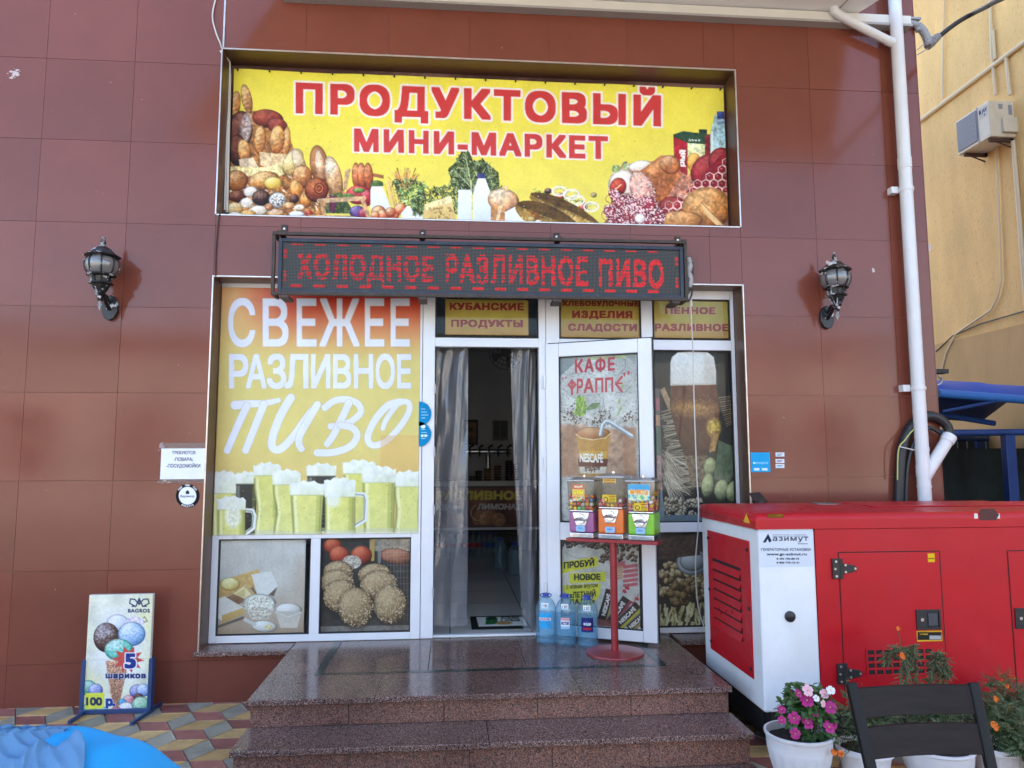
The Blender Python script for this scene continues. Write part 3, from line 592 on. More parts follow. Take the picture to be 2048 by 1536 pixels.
for k in range(34): cv.ell(1610+rr.random()*190, 1190+rr.random()*100, 4+rr.random()*9, 4+rr.random()*6, 'b08c4c', 0, hi='d8b878', lo='8c6c34')
cv.poly([(1845, 1060), (1940, 1060), (1945, 1300), (1840, 1300)], 'e6edf4', grad='d8e2ec'); cv.poly([(1995, 975), (2050, 975), (2090, 1080), (2110, 1310), (1955, 1310), (1960, 1080)], 'eef2f8', grad='dce6f2'); cv.poly([(1990, 935), (2048, 935), (2052, 975), (1988, 975)], '3c4078'); cv.line([(1940, 990), (1955, 1240)], 12, 'd8d8a8')
cv.frame(950, 100, 3.793)
cv.poly([(1020, 1250), (1060, 900), (1180, 860), (1320, 850), (1500, 800), (1740, 950), (1930, 800), (1935, 1340), (960, 1340)], 'c08068', tex=.4, ts=5)
cv.ell(215, 1140, 120, 90, 'd8a87c', 10, hi='f4e4cc', lo='94603c', tex=.15, ts=5); cv.poly([(120, 1180), (230, 1200), (225, 1310), (120, 1310)], 'c08858', tex=.1); cv.line([(230, 1050), (165, 1300)], 38, 'e2c49c', wd2=20); cv.poly([(225, 1230), (300, 1190), (400, 1240), (420, 1330), (230, 1325)], 'e8ebf0')
for k in range(60): cv.line([(430+(q_:=rr.random())*440, 1050+q_*110+rr.random()*40), (450+q_*440, 1040+q_*110+rr.random()*50)], 9, ['5c6c38', '7c8c50', '4a5a30', 'a0b070'][k % 4], alpha=.8, wd2=2)
for x, y, r_, co in ((555, 1070, 28, '2c2430'), (645, 1110, 34, 'b43830'), (820, 1190, 34, 'b43830'), (900, 1100, 24, '8ca058')): cv.ell(x, y, r_, r_*.8, co, 0, hi='e4a898', lo='3c1818')
for x, y, r_ in ((640, 1070, 50), (730, 1095, 54), (770, 1140, 54), (880, 1190, 50)):
    cv.line([(x+r_*1.1*math.cos(t*.5), y+r_*.7*math.sin(t*.5)) for t in range(14)], 13, 'ece6da'); cv.line([(x+r_*.7*math.cos(t*.5), y+r_*.42*math.sin(t*.5)) for t in range(14)], 8, 'd8d8b8')
def fish(x0, y0, x1, y1, h, seed):
    n = 24; T_ = np.linspace(0, 1, n); up, dn = [], []; nx_, ny_ = -(y1-y0), x1-x0; L = math.hypot(nx_, ny_); nx_, ny_ = nx_/L, ny_/L
    for t in T_:
        hh = h*(math.sin(math.pi*min(1, t*1.05+.02))**.55)*(1-.35*t); x, y = x0+(x1-x0)*t, y0+(y1-y0)*t; up.append((x-nx_*hh*.9, y-ny_*hh*.9)); dn.append((x+nx_*hh, y+ny_*hh))
    cv.poly(up+dn[::-1], '7a5c2c', tex=.25, ts=2.2, seed=seed, grad='c8a458'); cv.poly(up+[((u[0]*.55+d[0]*.45), (u[1]*.55+d[1]*.45)) for u, d in zip(up, dn)][::-1], '4c3418', alpha=.75, tex=.3, ts=3)
    cv.line([((u[0]+d[0])/2, (u[1]+d[1])/2) for u, d in zip(up, dn)][3:-2], 5, '5a3c18', alpha=.7)
    for k in range(60):
        t = rr.random()*.8+.15; i = int(t*(n-1)); u, d = up[i], dn[i]; q = .45+.5*rr.random(); cv.ell(u[0]*(1-q)+d[0]*q, u[1]*(1-q)+d[1]*q, 9, 5, 'e4c880', 30, alpha=.45)
    cv.ell(up[2][0]*.5+dn[2][0]*.5+14, up[2][1]*.6+dn[2][1]*.4, 11, 10, '2c1c10', 0, hi='d8c89c')
fish(420, 1100, 990, 1350, 92, 3); fish(315, 1180, 860, 1400, 125, 5); cv.poly([(420, 1215), (520, 1270), (480, 1300), (420, 1260)], '8c5c2c', tex=.3)
cv.ell(430, 1290, 34, 26, 'a8884c', 0, hi='dcc488', lo='5c4420'); cv.ell(480, 1310, 30, 22, 'e0dccc', 0, hi='fafaf0', lo='a49c84')
# right: sausage, salami, carton, water
cv.poly([(1820, 490), (1930, 490), (1960, 600), (1960, 800), (1790, 850), (1785, 640)], 'a8cdd8', grad='bcdde2', tex=.08); cv.poly([(1835, 465), (1960, 462), (1960, 525), (1840, 520)], '4a5aa0', grad='3c4a90'); cv.poly([(1840, 540), (1960, 540), (1960, 560), (1835, 560)], '7c9cc0'); cv.line([(1800, 620), (1795, 840)], 16, 'e4f2f4', alpha=.8)
cv.poly([(1505, 640), (1580, 615), (1780, 640), (1780, 900), (1610, 950), (1510, 820)], '2c4a34'); cv.poly([(1505, 660), (1610, 700), (1605, 950), (1520, 900)], 'b02030'); cv.poly([(1612, 705), (1745, 715), (1745, 900), (1612, 950)], 'cfdcae', grad='e8c860'); cv.poly([(1700, 600), (1760, 602), (1760, 636), (1700, 634)], '26382c'); cv.poly([(1745, 650), (1785, 640), (1785, 870), (1745, 890)], '8c2430')
for k in range(9): cv.line([(1690, 850), (1620+k*16, 715)], 5, 'f0f4dc', alpha=.6)
cv.ell(1660, 850, 54, 70, 'e09838', 0, hi='f8d078', lo='a05c18'); cv.ell(1690, 900, 60, 45, 'e8a844', 0, hi='f8dc90', lo='a86820')
cv.text('Апельсин', 1622, 672, 1712, 692, 'e8ece0', bold=.02); cv.text('рый', 1510, 790, 1640, 850, 'f4ece8', bold=.06, rot=-84)
cv.ell(1120, 1030, 110, 130, 'ecdcd4', 0, hi='fbf6f0', lo='c49c94', tex=.1); cv.ell(1250, 880, 90, 40, 'efe6dc', -10, hi='ffffff', lo='c0a090', tex=.3, ts=3); cv.ell(1085, 1040, 62, 72, 'b02c28', 20, hi='e06850', lo='701414'); cv.line([(1060, 1060), (1110, 1020)], 10, 'f0c8a0'); cv.ell(1070, 900, 34, 30, '8ca068', 0, tex=.5, ts=3); cv.ell(1140, 880, 26, 34, 'a4b080', 0, tex=.5)
cv.poly([(1170, 980), (1410, 800), (1500, 800), (1560, 860), (1550, 960), (1420, 1190), (1330, 1180)], 'c47c4c', tex=.18, ts=6, grad='a85c34'); cv.ell(1480, 870, 80, 70, 'c07444', 30, hi='e8b48c', lo='8c4828', tex=.15); cv.poly([(1300, 900), (1420, 815), (1480, 830), (1330, 960)], 'e2ac7c', alpha=.55, soft=6)
cv.ell(1270, 1060, 90, 145, 'd8988c', -22, hi='ecc0b0', lo='b46c60', tex=.35, ts=2, speck=('eed4c8', 2.5, .55))
for x, y, rx, ry, ro in ((1780, 920, 150, 130, -30), (1870, 850, 100, 110, 0), (1500, 1200, 110, 90, 0)): cv.ell(x, y, rx, ry, '8c1c28', ro, hi='b44848', lo='4c0c14', tex=.12)
cv.poly([(1930, 780), (1930, 1080), (1600, 1080), (1740, 930), (1860, 800)], '861c28', tex=.15)
for i in range(9):
    for j in range(9):
        x, y = 1440+i*62+(j % 2)*31, 800+j*54
        if (x-1640)*.75+ (y-1080) < -40 and x < 1935: continue
        if x > 1935 or (1110 > y > 1060 and x < 1600) or (y <= 1110 and x < 1610): continue
        hx = [(x+33*math.cos(R(60*k+30)), y+33*math.sin(R(60*k+30))) for k in range(7)]
        cv.line(hx, 5.5, 'e8c8c0'); cv.ell(x-6, y-8, 7, 6, 'dc9c94', 0, alpha=.7)
cv.ell(1760, 1200, 190, 160, 'c48244', 0, hi='e6b074', lo='8c5020', tex=.3, ts=5); cv.ell(1560, 1290, 170, 70, 'c88a50', 0, hi='e4ac74', lo='94582c', tex=.35, ts=3); cv.poly([(1715, 1155), (1760, 1180), (1880, 1330), (1830, 1330), (1740, 1240)], 'ecc488', tex=.15); cv.line([(1715, 1155), (1790, 1230), (1880, 1320)], 7, 'a0603c')
for x, y, rx, ry in ((1090, 1130, 100, 46), (1060, 1250, 100, 60), (1370, 1260, 80, 70), (1150, 1190, 96, 80), (1300, 1190, 90, 84), (1210, 1240, 110, 90), (1270, 1310, 120, 60), (1110, 1310, 110, 44)):
    cv.ell(x, y, rx, ry, '8c2838', rr.random()*60, hi='a04450', lo='5c1420', tex=.2, ts=2, seed=int(x), speck=('ecd4d4', 2.6, .5)); 
    cv.line([(x+rx*math.cos(t*.35), y+ry*math.sin(t*.35)) for t in range(19)], 4, '6c1424', alpha=.7)
cv.ell(1250, 1280, 40, 36, 'efe9e8', 0, hi='ffffff', lo='b8a8a8', tex=.3); cv.frame(0, 0, 1)
yel = (cv.C[..., 0]-cv.C[..., 2] > .33) & (cv.C[..., 1] > .72); red_ = (cv.Y < 320) & (cv.X > 575) & (cv.X < 1340); fm = np.where(yel | red_ | (cv.C.min(-1) > .78), 0., 1.)[..., None]
j_ = 1+.55*(fbm(cv.X, cv.Y, 4.5, 31)-.5)+.45*(fbm(cv.X, cv.Y, 13, 32)-.5); cv.C = np.clip(cv.C*(1+(j_-1)[..., None]*fm), 0, 1); cv.C = np.clip(cv.C+fm*.05*(fbm(cv.X, cv.Y, 9, 33)-.5)[..., None]*np.array([1.5, .5, -1.5]), 0, 1)
cv.noise(.05, 120, 9); cv.noise(.035, 2.2, 4)
for k in range(26):
    x, y = rr.uniform(560, 1300), rr.uniform(250, 330); cv.line([(x, y), (x+rr.uniform(-4, 4), y+rr.uniform(-1, 2))], .8, '4c4020', alpha=.45)
def sag(s):
    X, Y = s.X, s.Y; d = np.zeros(X.shape+(3,)); t = np.clip((190-Y)/60, 0, 1)
    d[..., 1] = .012*(fbm(X, Y, 160, 3)-.5)+t*.016*np.sin(X/23+np.sin(X/61)*2)*np.clip(((X-960)/500)**2, .12, 1); return d
bn = cv.build('shop_banner', BANNERM, None, disp=sag, gain=1.06)
on(bn, 'large yellow food banner with red Cyrillic letters and printed groceries above the LED sign', 'banner')
def back_of(p, mat=None): p.modifiers.new('thickness', 'SOLIDIFY').thickness = .0015
# eyelets of the banner
ORG[bn] = Vector((0, 0, 0))
for k in range(17):
    x = bx0+.03+(bx1-bx0-.06)*k/16; MB().tube([(x, .183, bz1-.012), (x, .160, bz1-.012)], .0065, 8).build('eyelet', BLACKM, bn)
# ================================================================== LARGE BEER POSTER
zp1, zp0 = W(600, 577, yF-.006)[2], W(600, 1069, yF-.006)[2]
cv = Cv((xL0+.004, yF-.006, zp1), (-.232, yF-.006, zp1), (xL0+.004, yF-.006, zp0), 330, None, 'd9cb80')
X, Y = cv.X, cv.Y
g = np.clip((Y-600)/130, 0, 1)[..., None]; hot = np.clip((X-470)/110, 0, 1)[..., None]
top = hexc('dca668')*(1-hot)+hexc('c83a28')*hot; base = hexc('d6c876'); cv.C[:] = base
cv.C = top*(1-g)**1.3+cv.C*(1-(1-g)**1.3)
lf = np.clip((470-X)/60, 0, 1)[..., None]*.35; cv.C = cv.C*(1-lf)+hexc('d89c58')*lf
dn = np.clip((Y-880)/120, 0, 1)[..., None]*.65; cv.C = cv.C*(1-dn)+hexc('d6b670')*dn
WH = 'dfe3ee'; cv.frame(400, 560, 4.267)
def lt(t, x0, y0, x1, y1, bold): cv.text(t, x0, y0, x1, y1, WH, bold=bold, ring=.008, rcol='b8b49c', track=.1 if y1 < 600 else .02)
for ch, x0, x1 in (('С', 240, 470), ('В', 535, 755), ('Е', 826, 994), ('Ж', 1020, 1362), ('Е', 1408, 1572), ('Е', 1628, 1790)): cv.text(ch, x0, 158, x1, 568, WH, bold=.022, ring=.01, rcol='c0a888')
for ch, x0, x1 in (('Р', 248, 412), ('А', 392, 568), ('З', 572, 735), ('Л', 722, 924), ('И', 948, 1112), ('В', 1136, 1290), ('Н', 1312, 1478), ('О', 1498, 1662), ('Е', 1682, 1802)): cv.text(ch, x0, 632, x1, 926, WH, bold=.035, ring=.012, rcol='c0b488')
S_ = lambda pts, w1, w2=None: (cv.line([tuple(q)[:2] for q in catmull([(x, y, 0) for x, y in pts], 10)], w1+7, 'c0b488', wd2=(w2 or w1)+7), cv.line([tuple(q)[:2] for q in catmull([(x, y, 0) for x, y in pts], 10)], w1, WH, wd2=w2))
S_([(300, 1068), (420, 1058), (560, 1050), (670, 1026)], 78, 38); S_([(400, 1075), (310, 1270), (232, 1455)], 64, 58); S_([(545, 1060), (470, 1250), (388, 1455)], 64, 58)
S_([(775, 1005), (690, 1150), (622, 1330), (620, 1430), (690, 1440), (800, 1330), (900, 1190), (1000, 1065)], 70, 62); S_([(1000, 1065), (910, 1220), (850, 1330), (845, 1400), (865, 1440)], 62, 56)
S_([(1065, 1090), (1150, 1030), (1260, 1020), (1350, 1060), (1370, 1130), (1300, 1200), (1200, 1240), (1115, 1248)], 56, 52); S_([(1270, 1050), (1210, 1180), (1140, 1320), (1085, 1400)], 62, 54); S_([(1200, 1240), (1300, 1262), (1340, 1330), (1280, 1420), (1140, 1470), (1000, 1475)], 56, 60)
S_([(1712, 1040), (1600, 1075), (1490, 1200), (1432, 1340), (1470, 1410), (1580, 1380), (1700, 1260), (1780, 1130), (1780, 1050), (1712, 1040), (1660, 1090), (1590, 1190), (1560, 1265)], 62, 40)
cv.poly([(1540, 1325), (1880, 1325), (1880, 1700), (1540, 1700)], 'd8a860', alpha=.45)
# glasses of beer
cv.frame(400, 900, 3.656)
def beer(x0, x1, y0, y1, liq, foam=.22, taper=0., dark=False, pinch=0., seed=0, drip=0):
    n = 14; L, Rr = [], []
    for k in range(n+1):
        t = k/n; yy = y0+(y1-y0)*t; ins = (x1-x0)*(taper*t+pinch*math.sin(math.pi*min(1, max(0, (t-.25)/.7)))**2); L.append((x0+ins, yy)); Rr.append((x1-ins, yy))
    body = L+Rr[::-1]; c0 = '3a3c34' if dark else liq; cv.poly(body, c0, grad=('20221e' if dark else 'd6d886'), tex=.05, ts=12)
    for (q, w_, co, al) in ((.12, .10, 'f2f4cc', .55), (.86, .12, '8c9440', .4), (.94, .05, '5a6030', .5), (.03, .04, '6c7438', .5)):
        cv.line([(l[0]+(r_[0]-l[0])*q, l[1]) for l, r_ in zip(L, Rr)][2:], (x1-x0)*w_, 'a8aca4' if dark and q < .5 else co, alpha=al, soft=3)
    if not dark:
        cv.line(L[2:], 8, '6a7036', alpha=.55, soft=3); cv.line(Rr[2:], 10, '555c2c', alpha=.6, soft=3)
    rr2 = random.Random(seed)
    for k in range(40): t = rr2.random()*.9+.08; i = int(t*n); l, r_ = L[i], Rr[i]; cv.ell(l[0]+(r_[0]-l[0])*(.06+.88*rr2.random()), l[1], 3, 3.4, 'eef2c8' if k % 2 else '6c7038', alpha=.5)
    cv.poly([(L[-2][0], L[-2][1]), (Rr[-2][0], Rr[-2][1]), Rr[-1], L[-1]], 'c8ccb0', alpha=.6); cv.line([L[-1], Rr[-1]], 9, 'e4e8e0', alpha=.8)
    fh = (y1-y0)*foam; cv.poly([(x0-4, y0+fh)]+[(x0-8+(x1-x0+16)*k/10, y0-22-26*math.sin(math.pi*k/10)+9*math.sin(k*2.1+seed)) for k in range(11)]+[(x1+4, y0+fh)], 'e6ebe4', grad='d9e0c6', tex=.06, ts=8); cv.line([(x0, y0+fh), (x1, y0+fh)], 7, 'b4b87c' if not dark else '70725c', alpha=.7)
    cv.poly([(x0+6, y0-16), (x0+(x1-x0)*.3, y0-30), (x0+(x1-x0)*.3, y0+fh-6), (x0+6, y0+fh-6)], 'f3f6f4', alpha=.5, soft=6)
def mug(x0, x1, y0, y1, hx, ha, hb, **k):
    cv.line([(x1-8, ha), (hx-14, ha+4), (hx, ha+40), (hx-8, hb-50), (x1-8, hb)], 30, 'dfe4e2'); cv.line([(x1-8, ha+2), (hx-18, ha+8), (hx-8, ha+44), (hx-16, hb-54), (x1-8, hb-6)], 9, '8c9480'); beer(x0, x1, y0, y1, 'dad86e', **k)
beer(90, 265, 200, 655, 'd9d678', .26, seed=1); beer(262, 415, 205, 640, '', .1, .06, True, seed=2); beer(784, 990, 145, 600, '', .1, .03, True, seed=3); beer(1050, 1275, 120, 610, 'd2d06c', .11, .06, seed=4)
beer(396, 585, 140, 620, 'd8d674', .1, .03, pinch=.1, seed=5); beer(535, 730, 190, 625, 'dad87c', .15, .03, pinch=.12, seed=6); beer(1420, 1640, 200, 605, 'd3d57a', .17, .02, pinch=.06, seed=7); beer(1190, 1425, 165, 605, 'dcda76', .17, .06, seed=8)
beer(662, 905, 275, 622, 'dad67a', .16, .09, seed=9); mug(915, 1130, 250, 612, 1215, 322, 560, foam=.26, seed=10); mug(130, 328, 385, 632, 398, 440, 620, foam=.22, seed=11)
cv.ell(240, 490, 60, 80, 'e6ebe2', 0, alpha=.8, soft=8, tex=.2); cv.ell(975, 360, 50, 60, 'e6ebe2', 0, alpha=.8, soft=8)
cv.frame(0, 0, 1); cv.noise(.04, 90, 5)
on(cv.build('beer_poster', PRINT, None, thick=.002, gain=1.02), 'big yellow poster with white Cyrillic lettering and a row of full beer glasses', 'poster')
# ================================================================== LOWER LEFT POSTERS (behind the glass)
yP = yF+.034; cv = wall_cv(434, 1079, 607, 1273, yP, 170, 'cfcac4'); cv.frame(400, 900, 3.656)
g = np.clip((cv.Y-1150)/110, 0, 1)[..., None]; cv.C = cv.C*(1-g)+hexc('b59c86')*g; cv.noise(.06, 40, 3)
for k in range(9): cv.line([(120+k*80, 650), (110+k*85, 1380)], 3, 'a8a4a0', alpha=.35)
cv.poly([(130, 960), (430, 870), (440, 900), (380, 910), (400, 1000), (130, 1090)], 'dcb878', grad='c8a064', tex=.12); cv.ell(220, 980, 70, 50, 'e8d890', 0, hi='f8f0c0', lo='c8a458', tex=.3)
cv.poly([(180, 1080), (390, 1000), (420, 1060), (260, 1140)], '8c6a52', tex=.2); cv.poly([(245, 1050), (340, 980), (410, 1060), (330, 1090)], 'ecdcae'); cv.poly([(340, 980), (410, 1060), (385, 1065), (325, 1000)], 'c8b07c'); cv.poly([(250, 1060), (330, 1010), (330, 1080)], 'd8c48c')
cv.poly([(375, 910), (520, 885), (570, 1000), (500, 1060), (420, 1060)], 'e6e2de'); cv.poly([(500, 1060), (565, 1000), (540, 1070)], '6c5c50'); cv.poly([(620, 700), (760, 680), (760, 880), (690, 900)], 'd6d2ce', alpha=.6); cv.ell(740, 930, 60, 150, 'c0a894', 0, alpha=.5, soft=14)
cv.poly([(130, 1090), (180, 1070), (330, 1160), (160, 1250), (130, 1230)], 'e2ddd6'); cv.poly([(160, 1210), (320, 1150), (325, 1200), (160, 1265)], 'd4b478', grad='c0985c'); cv.poly([(125, 1285), (320, 1215), (322, 1235), (125, 1305)], '6e6258')
cv.ell(435, 1120, 122, 68, 'd6d0c8', 0, hi='f2eee8', lo='9c9084', tex=.15); cv.ell(435, 1125, 105, 52, 'e8e2d4', 0, tex=.45, ts=2.2); cv.poly([(325, 1150), (545, 1150), (500, 1240), (380, 1240)], 'd2c8ba', tex=.4, ts=2.2); cv.line([(318, 1130+0), (380, 1180), (480, 1180), (552, 1130)], 6, 'f4f2ee', alpha=.7)
cv.ell(645, 1170, 100, 52, 'dcd6d0', 0, hi='f6f4f2', lo='a49888'); cv.poly([(548, 1180), (742, 1180), (710, 1300), (590, 1300)], 'c8bdb2', grad='d8ccc0'); cv.line([(548, 1185), (645, 1222), (742, 1185)], 6, 'f2f0ee', alpha=.6)
cv.ell(470, 1290, 95, 44, 'dcd8d4', 4, hi='f4f2f0', lo='a89c90'); cv.ell(500, 1295, 28, 18, 'e0d0a0', 0, tex=.4, ts=2); cv.line([(330, 1240), (400, 1275)], 26, 'd0ccc8')
for k in range(30): cv.line([(180+rr.random()*240, 700+rr.random()*130)]*2, 3, '8c8884', alpha=.5)
cv.frame(0, 0, 1); cv.noise(.05, 3, 6)
on(cv.build('dairy_poster', PRINT, None, thick=.001), 'pale poster of cheese and cottage cheese bowls behind the lower left pane')
cv = wall_cv(645, 1079, 818, 1273, yP, 170, '3c3734'); cv.frame(400, 900, 3.656); cv.noise(.3, 16, 8)
cv.poly([(1240, 640), (1540, 640), (1540, 740), (1240, 740)], '9c8a78', tex=.3, ts=5); cv.ell(1440, 780, 130, 60, '9c5c44', 8, hi='c08468', lo='4c2c20', tex=.3); cv.line([(1262, 640), (1262, 800)], 26, 'b8984c'); cv.line([(1310, 640), (1310, 820)], 22, '90908c', alpha=.8)
for k in range(10): cv.line([(1320+k*24, 640), (1325+k*24, 1240)], 3, 'b0aca8', alpha=.45)
for k in range(13): cv.line([(1320, 660+k*46), (1540, 655+k*46)], 3, 'b0aca8', alpha=.45)
for x, y, r_, ro in ((970, 700, 66, 0), (1020, 770, 76, 20), (1180, 770, 78, 0)): cv.ell(x, y, r_, r_*.9, 'a8402c', ro, hi='dc7c5c', lo='5c1c14', tex=.12)
cv.ell(1110, 820, 70, 50, 'b8aca0', 0, tex=.5, ts=2)
cv.poly([(870, 1290), (1530, 1280), (1530, 1370), (870, 1370)], '77706a', tex=.2)
for x, y, rx, ry in ((1010, 900, 110, 90), (1280, 920, 125, 90), (1000, 970, 125, 95), (1310, 990, 140, 110), (1030, 1070, 130, 120), (1390, 1130, 120, 140), (1140, 1150, 130, 145)):
    cv.ell(x, y+8, rx+6, ry+6, '2c241e', 0, alpha=.6, soft=8); cv.ell(x, y, rx, ry, '9a7c5c', 0, hi='c4a884', lo='5c4430', tex=.45, ts=2.0, seed=x, speck=('cdb692', 2.2, .56))
cv.frame(0, 0, 1)
on(cv.build('cutlet_poster', PRINT, None, thick=.001), 'dark poster of round breaded cutlets and tomatoes behind the pane left of the doorway')
# ================================================================== TRANSOM SIGNS
def transom(x0, y0, x1, y1, lines, label):
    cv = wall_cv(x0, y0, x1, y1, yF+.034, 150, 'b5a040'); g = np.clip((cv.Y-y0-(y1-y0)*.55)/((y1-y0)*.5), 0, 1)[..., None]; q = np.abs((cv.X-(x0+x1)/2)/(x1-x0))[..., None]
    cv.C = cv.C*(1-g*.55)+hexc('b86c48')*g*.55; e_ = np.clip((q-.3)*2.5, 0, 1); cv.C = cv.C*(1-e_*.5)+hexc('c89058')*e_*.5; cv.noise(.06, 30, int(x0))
    for t, a, b_, c, d in lines: cv.text(t, a, b_, c, d, '8c2a1a', bold=.085, ring=.07, rcol='cfa868', track=.05, slope=.006)
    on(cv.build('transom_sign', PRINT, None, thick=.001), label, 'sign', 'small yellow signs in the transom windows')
transom(891, 598, 1057, 671, [('КУБАНСКИЕ', 899, 605, 1048, 620), ('ПРОДУКТЫ', 902, 639, 1046, 654)], 'yellow transom sign reading Kuban products, over the open doorway')
transom(1121, 596, 1282, 676, [('ХЛЕБОБУЛОЧНЫЕ', 1124, 601, 1278, 612), ('ИЗДЕЛИЯ', 1144, 621, 1265, 636), ('СЛАДОСТИ', 1136, 647, 1274, 662)], 'three-line yellow transom sign for bakery and sweets, middle of the three')
transom(1307, 592, 1462, 677, [('ПЕННОЕ', 1330, 614, 1431, 628), ('РАЗЛИВНОЕ', 1309, 647, 1457, 662)], 'yellow transom sign of two lines, at the far right above the beer glass poster')
# ================================================================== RIGHT WINDOW POSTERS
cv = wall_cv(1308, 701, 1477, 1046, yF+.034, 150, '24201e'); cv.frame(1290, 580, 3.2); cv.noise(.25, 30, 2); k_ = random.Random(8)
for k in range(90): t = k/90; cv.line([(95+t*60+k_.random()*40, 780+t*500), (160+t*190+k_.random()*60, 740+t*470+k_.random()*60)], 5, ['b8a890', '8c7c68', 'd0c4b0', '6c5c4c'][k % 4], alpha=.85)
for k in range(120): a_ = R(20+60*k_.random()); L_ = 120+k_.random()*110; x, y = 105+k_.random()*40, 1020+k_.random()*220; cv.line([(x, y), (x+L_*math.cos(a_), y+L_*math.sin(a_)*.9)], 3.2, ['c8bca8', '9c907c', '70645a', 'dcd4c4'][k % 4], alpha=.8)
for k in range(14): cv.line([(470+k*4, 690+k*14), (560, 680+k*13)], 6, ['b09478', '8c7458'][k % 2], alpha=.8)
cv.poly([(95, 640), (125, 620), (160, 700), (160, 790), (130, 720)], 'a88c6c', tex=.2)
cv.poly([(165, 600), (455, 605), (475, 750), (470, 870), (410, 1020), (390, 1080), (260, 1080), (205, 930), (165, 780)], '72402a', grad='4c2c1c', tex=.2, ts=8)
cv.ell(320, 760, 140, 46, 'c89850', 4, alpha=.6, soft=16, tex=.5, ts=3); cv.ell(440, 880, 44, 60, 'd8b450', 0, alpha=.85, soft=8, tex=.5, ts=4); cv.poly([(430, 900), (480, 900), (450, 1030), (410, 1040)], 'a07840', tex=.4)
for k in range(50): cv.ell(180+k_.random()*260, 630+k_.random()*200, 2.4, 2.8, 'ecd8b8', alpha=.5)
cv.poly([(162, 470), (172, 430), (210, 400), (300, 393), (400, 398), (440, 430), (455, 520), (455, 605), (163, 612)], 'f2f2f2', grad='e4e0da', tex=.03); cv.poly([(380, 410), (440, 430), (455, 605), (370, 605)], 'b8a898', alpha=.35, soft=10); cv.line([(175, 605), (450, 600)], 6, 'c8c0b4')
cv.poly([(255, 1060), (400, 1060), (420, 1240), (300, 1250)], '6c5844', tex=.6, ts=4); cv.poly([(470, 960), (560, 1000), (580, 1160), (540, 1230), (440, 1210)], '5a6850', tex=.3, ts=8)
for x, y, rx, ry in ((415, 1130, 40, 60), (400, 1250, 40, 80), (490, 1280, 46, 70), (560, 1290, 40, 70)):
    cv.ell(x, y, rx, ry, '8c9468', 8, hi='c0c490', lo='4a5438', tex=.4, ts=5, seed=x)
for k in range(90): cv.ell(125+k_.random()*250, 1335+k_.random()*110, 16, 9, ['9c8c74', 'b8a88c', '6c6050'][k % 3], k_.random()*180, hi='d4c8b0', lo='4c4236')
cv.poly([(60, 630), (92, 630), (110, 1150), (70, 1150)], '8c8c8c', alpha=.6); cv.poly([(64, 690), (92, 690), (96, 770), (66, 770)], 'b06c74'); cv.poly([(66, 800), (94, 800), (96, 870), (68, 870)], 'c0947c'); cv.poly([(66, 880), (98, 880), (100, 1060), (72, 1060)], '5c7468'); cv.poly([(70, 1060), (102, 1060), (110, 1280), (80, 1280)], 'b08c8c', tex=.3)
cv.poly([(80, 1290), (110, 1280), (130, 1480), (80, 1480)], '7c8890'); cv.poly([(120, 1440), (560, 1440), (590, 1480), (120, 1480)], '6c7680'); cv.frame(0, 0, 1); cv.noise(.08, 3, 12)
on(cv.build('beer_glass_poster', PRINT, None, thick=.001), 'tall dark poster of a foaming beer glass with hops, right of the open door')
cv = wall_cv(1308, 1067, 1477, 1257, yF+.034, 120, '4a423c'); cv.noise(.3, 20, 3)
for k in range(120): cv.ell(1310+k_.random()*150, 1125+k_.random()*70, 7, 4.5, ['c0a880', 'a48c64', 'd8c49c'][k % 3], k_.random()*180, hi='ecdcb8', lo='6c5838')
cv.ell(1385, 1125, 32, 26, 'c8ccd0', 0, hi='eef0f2', lo='808890'); cv.ell(1385, 1122, 26, 20, 'a8b0b8', 0, hi='d8dce0', lo='6c747c'); cv.poly([(1310, 1075), (1400, 1070), (1400, 1110), (1310, 1120)], '5c4a40', tex=.3)
for k in range(90): x, y = 1315+k_.random()*120, 1205+k_.random()*45; cv.line([(x, y), (x+12*k_.random()-6, y+14)], 4, ['d8cc9c', 'c0b480', 'ece4bc'][k % 3])
for k in range(40): cv.ell(1340+k_.random()*60, 1160+k_.random()*50, 9, 6, ['8c7454', '6c5840'][k % 2], k_.random()*180, hi='b89c74', lo='40342a')
on(cv.build('snack_poster', PRINT, None, thick=.001), 'poster of nuts and snacks behind the lowest pane beside the red generator')
# ================================================================== OPEN DOOR LEAF (a part of the shop)
DH = np.array([.695, .150, 0.]); DD = np.array([.904, -.428, 0.]); DD /= np.linalg.norm(DD); DN = np.array([DD[1], -DD[0], 0.])
def DP(u, z, d=0.): return Vector((DH+DD*u+DN*d)+np.array([0, 0, z]))
def DI(px, py, d=0.):
    r_ = _ray(px, py); t = ((DH+DN*d-CAM)@DN)/(r_@DN); p = CAM+r_*t; return (p-DH)@DD, p[2]
b = MB(); UL, z0, z1 = .785, .352, 2.452
uA, uB = DI(1115, 850)[0], DI(1286, 850)[0]; uB2 = UL-.098; uA = .10
zA = DI(1200, 1047)[1]; zB_ = DI(1200, 1083)[1]; zT = DI(1200, 709)[1]; zL = DI(1200, 1256)[1]
def dbar(u0, u1, za, zb, d=0.):
    b.add([DP(u0, za, d), DP(u1, za, d), DP(u1, za, -.055), DP(u0, za, -.055), DP(u0, zb, d), DP(u1, zb, d), DP(u1, zb, -.055), DP(u0, zb, -.055)], [(3,2,1,0),(4,5,6,7),(0,1,5,4),(1,2,6,5),(2,3,7,6),(3,0,4,7)])
dbar(0, uA, z0, z1); dbar(uB2, UL, z0, z1); dbar(uA, uB2, z0, zL, -.001); dbar(uA, uB2, zT, z1, -.001); dbar(uA, uB2, zB_, zA, -.001)
door = b.build('door', WHITE, shop, bevel=.006)
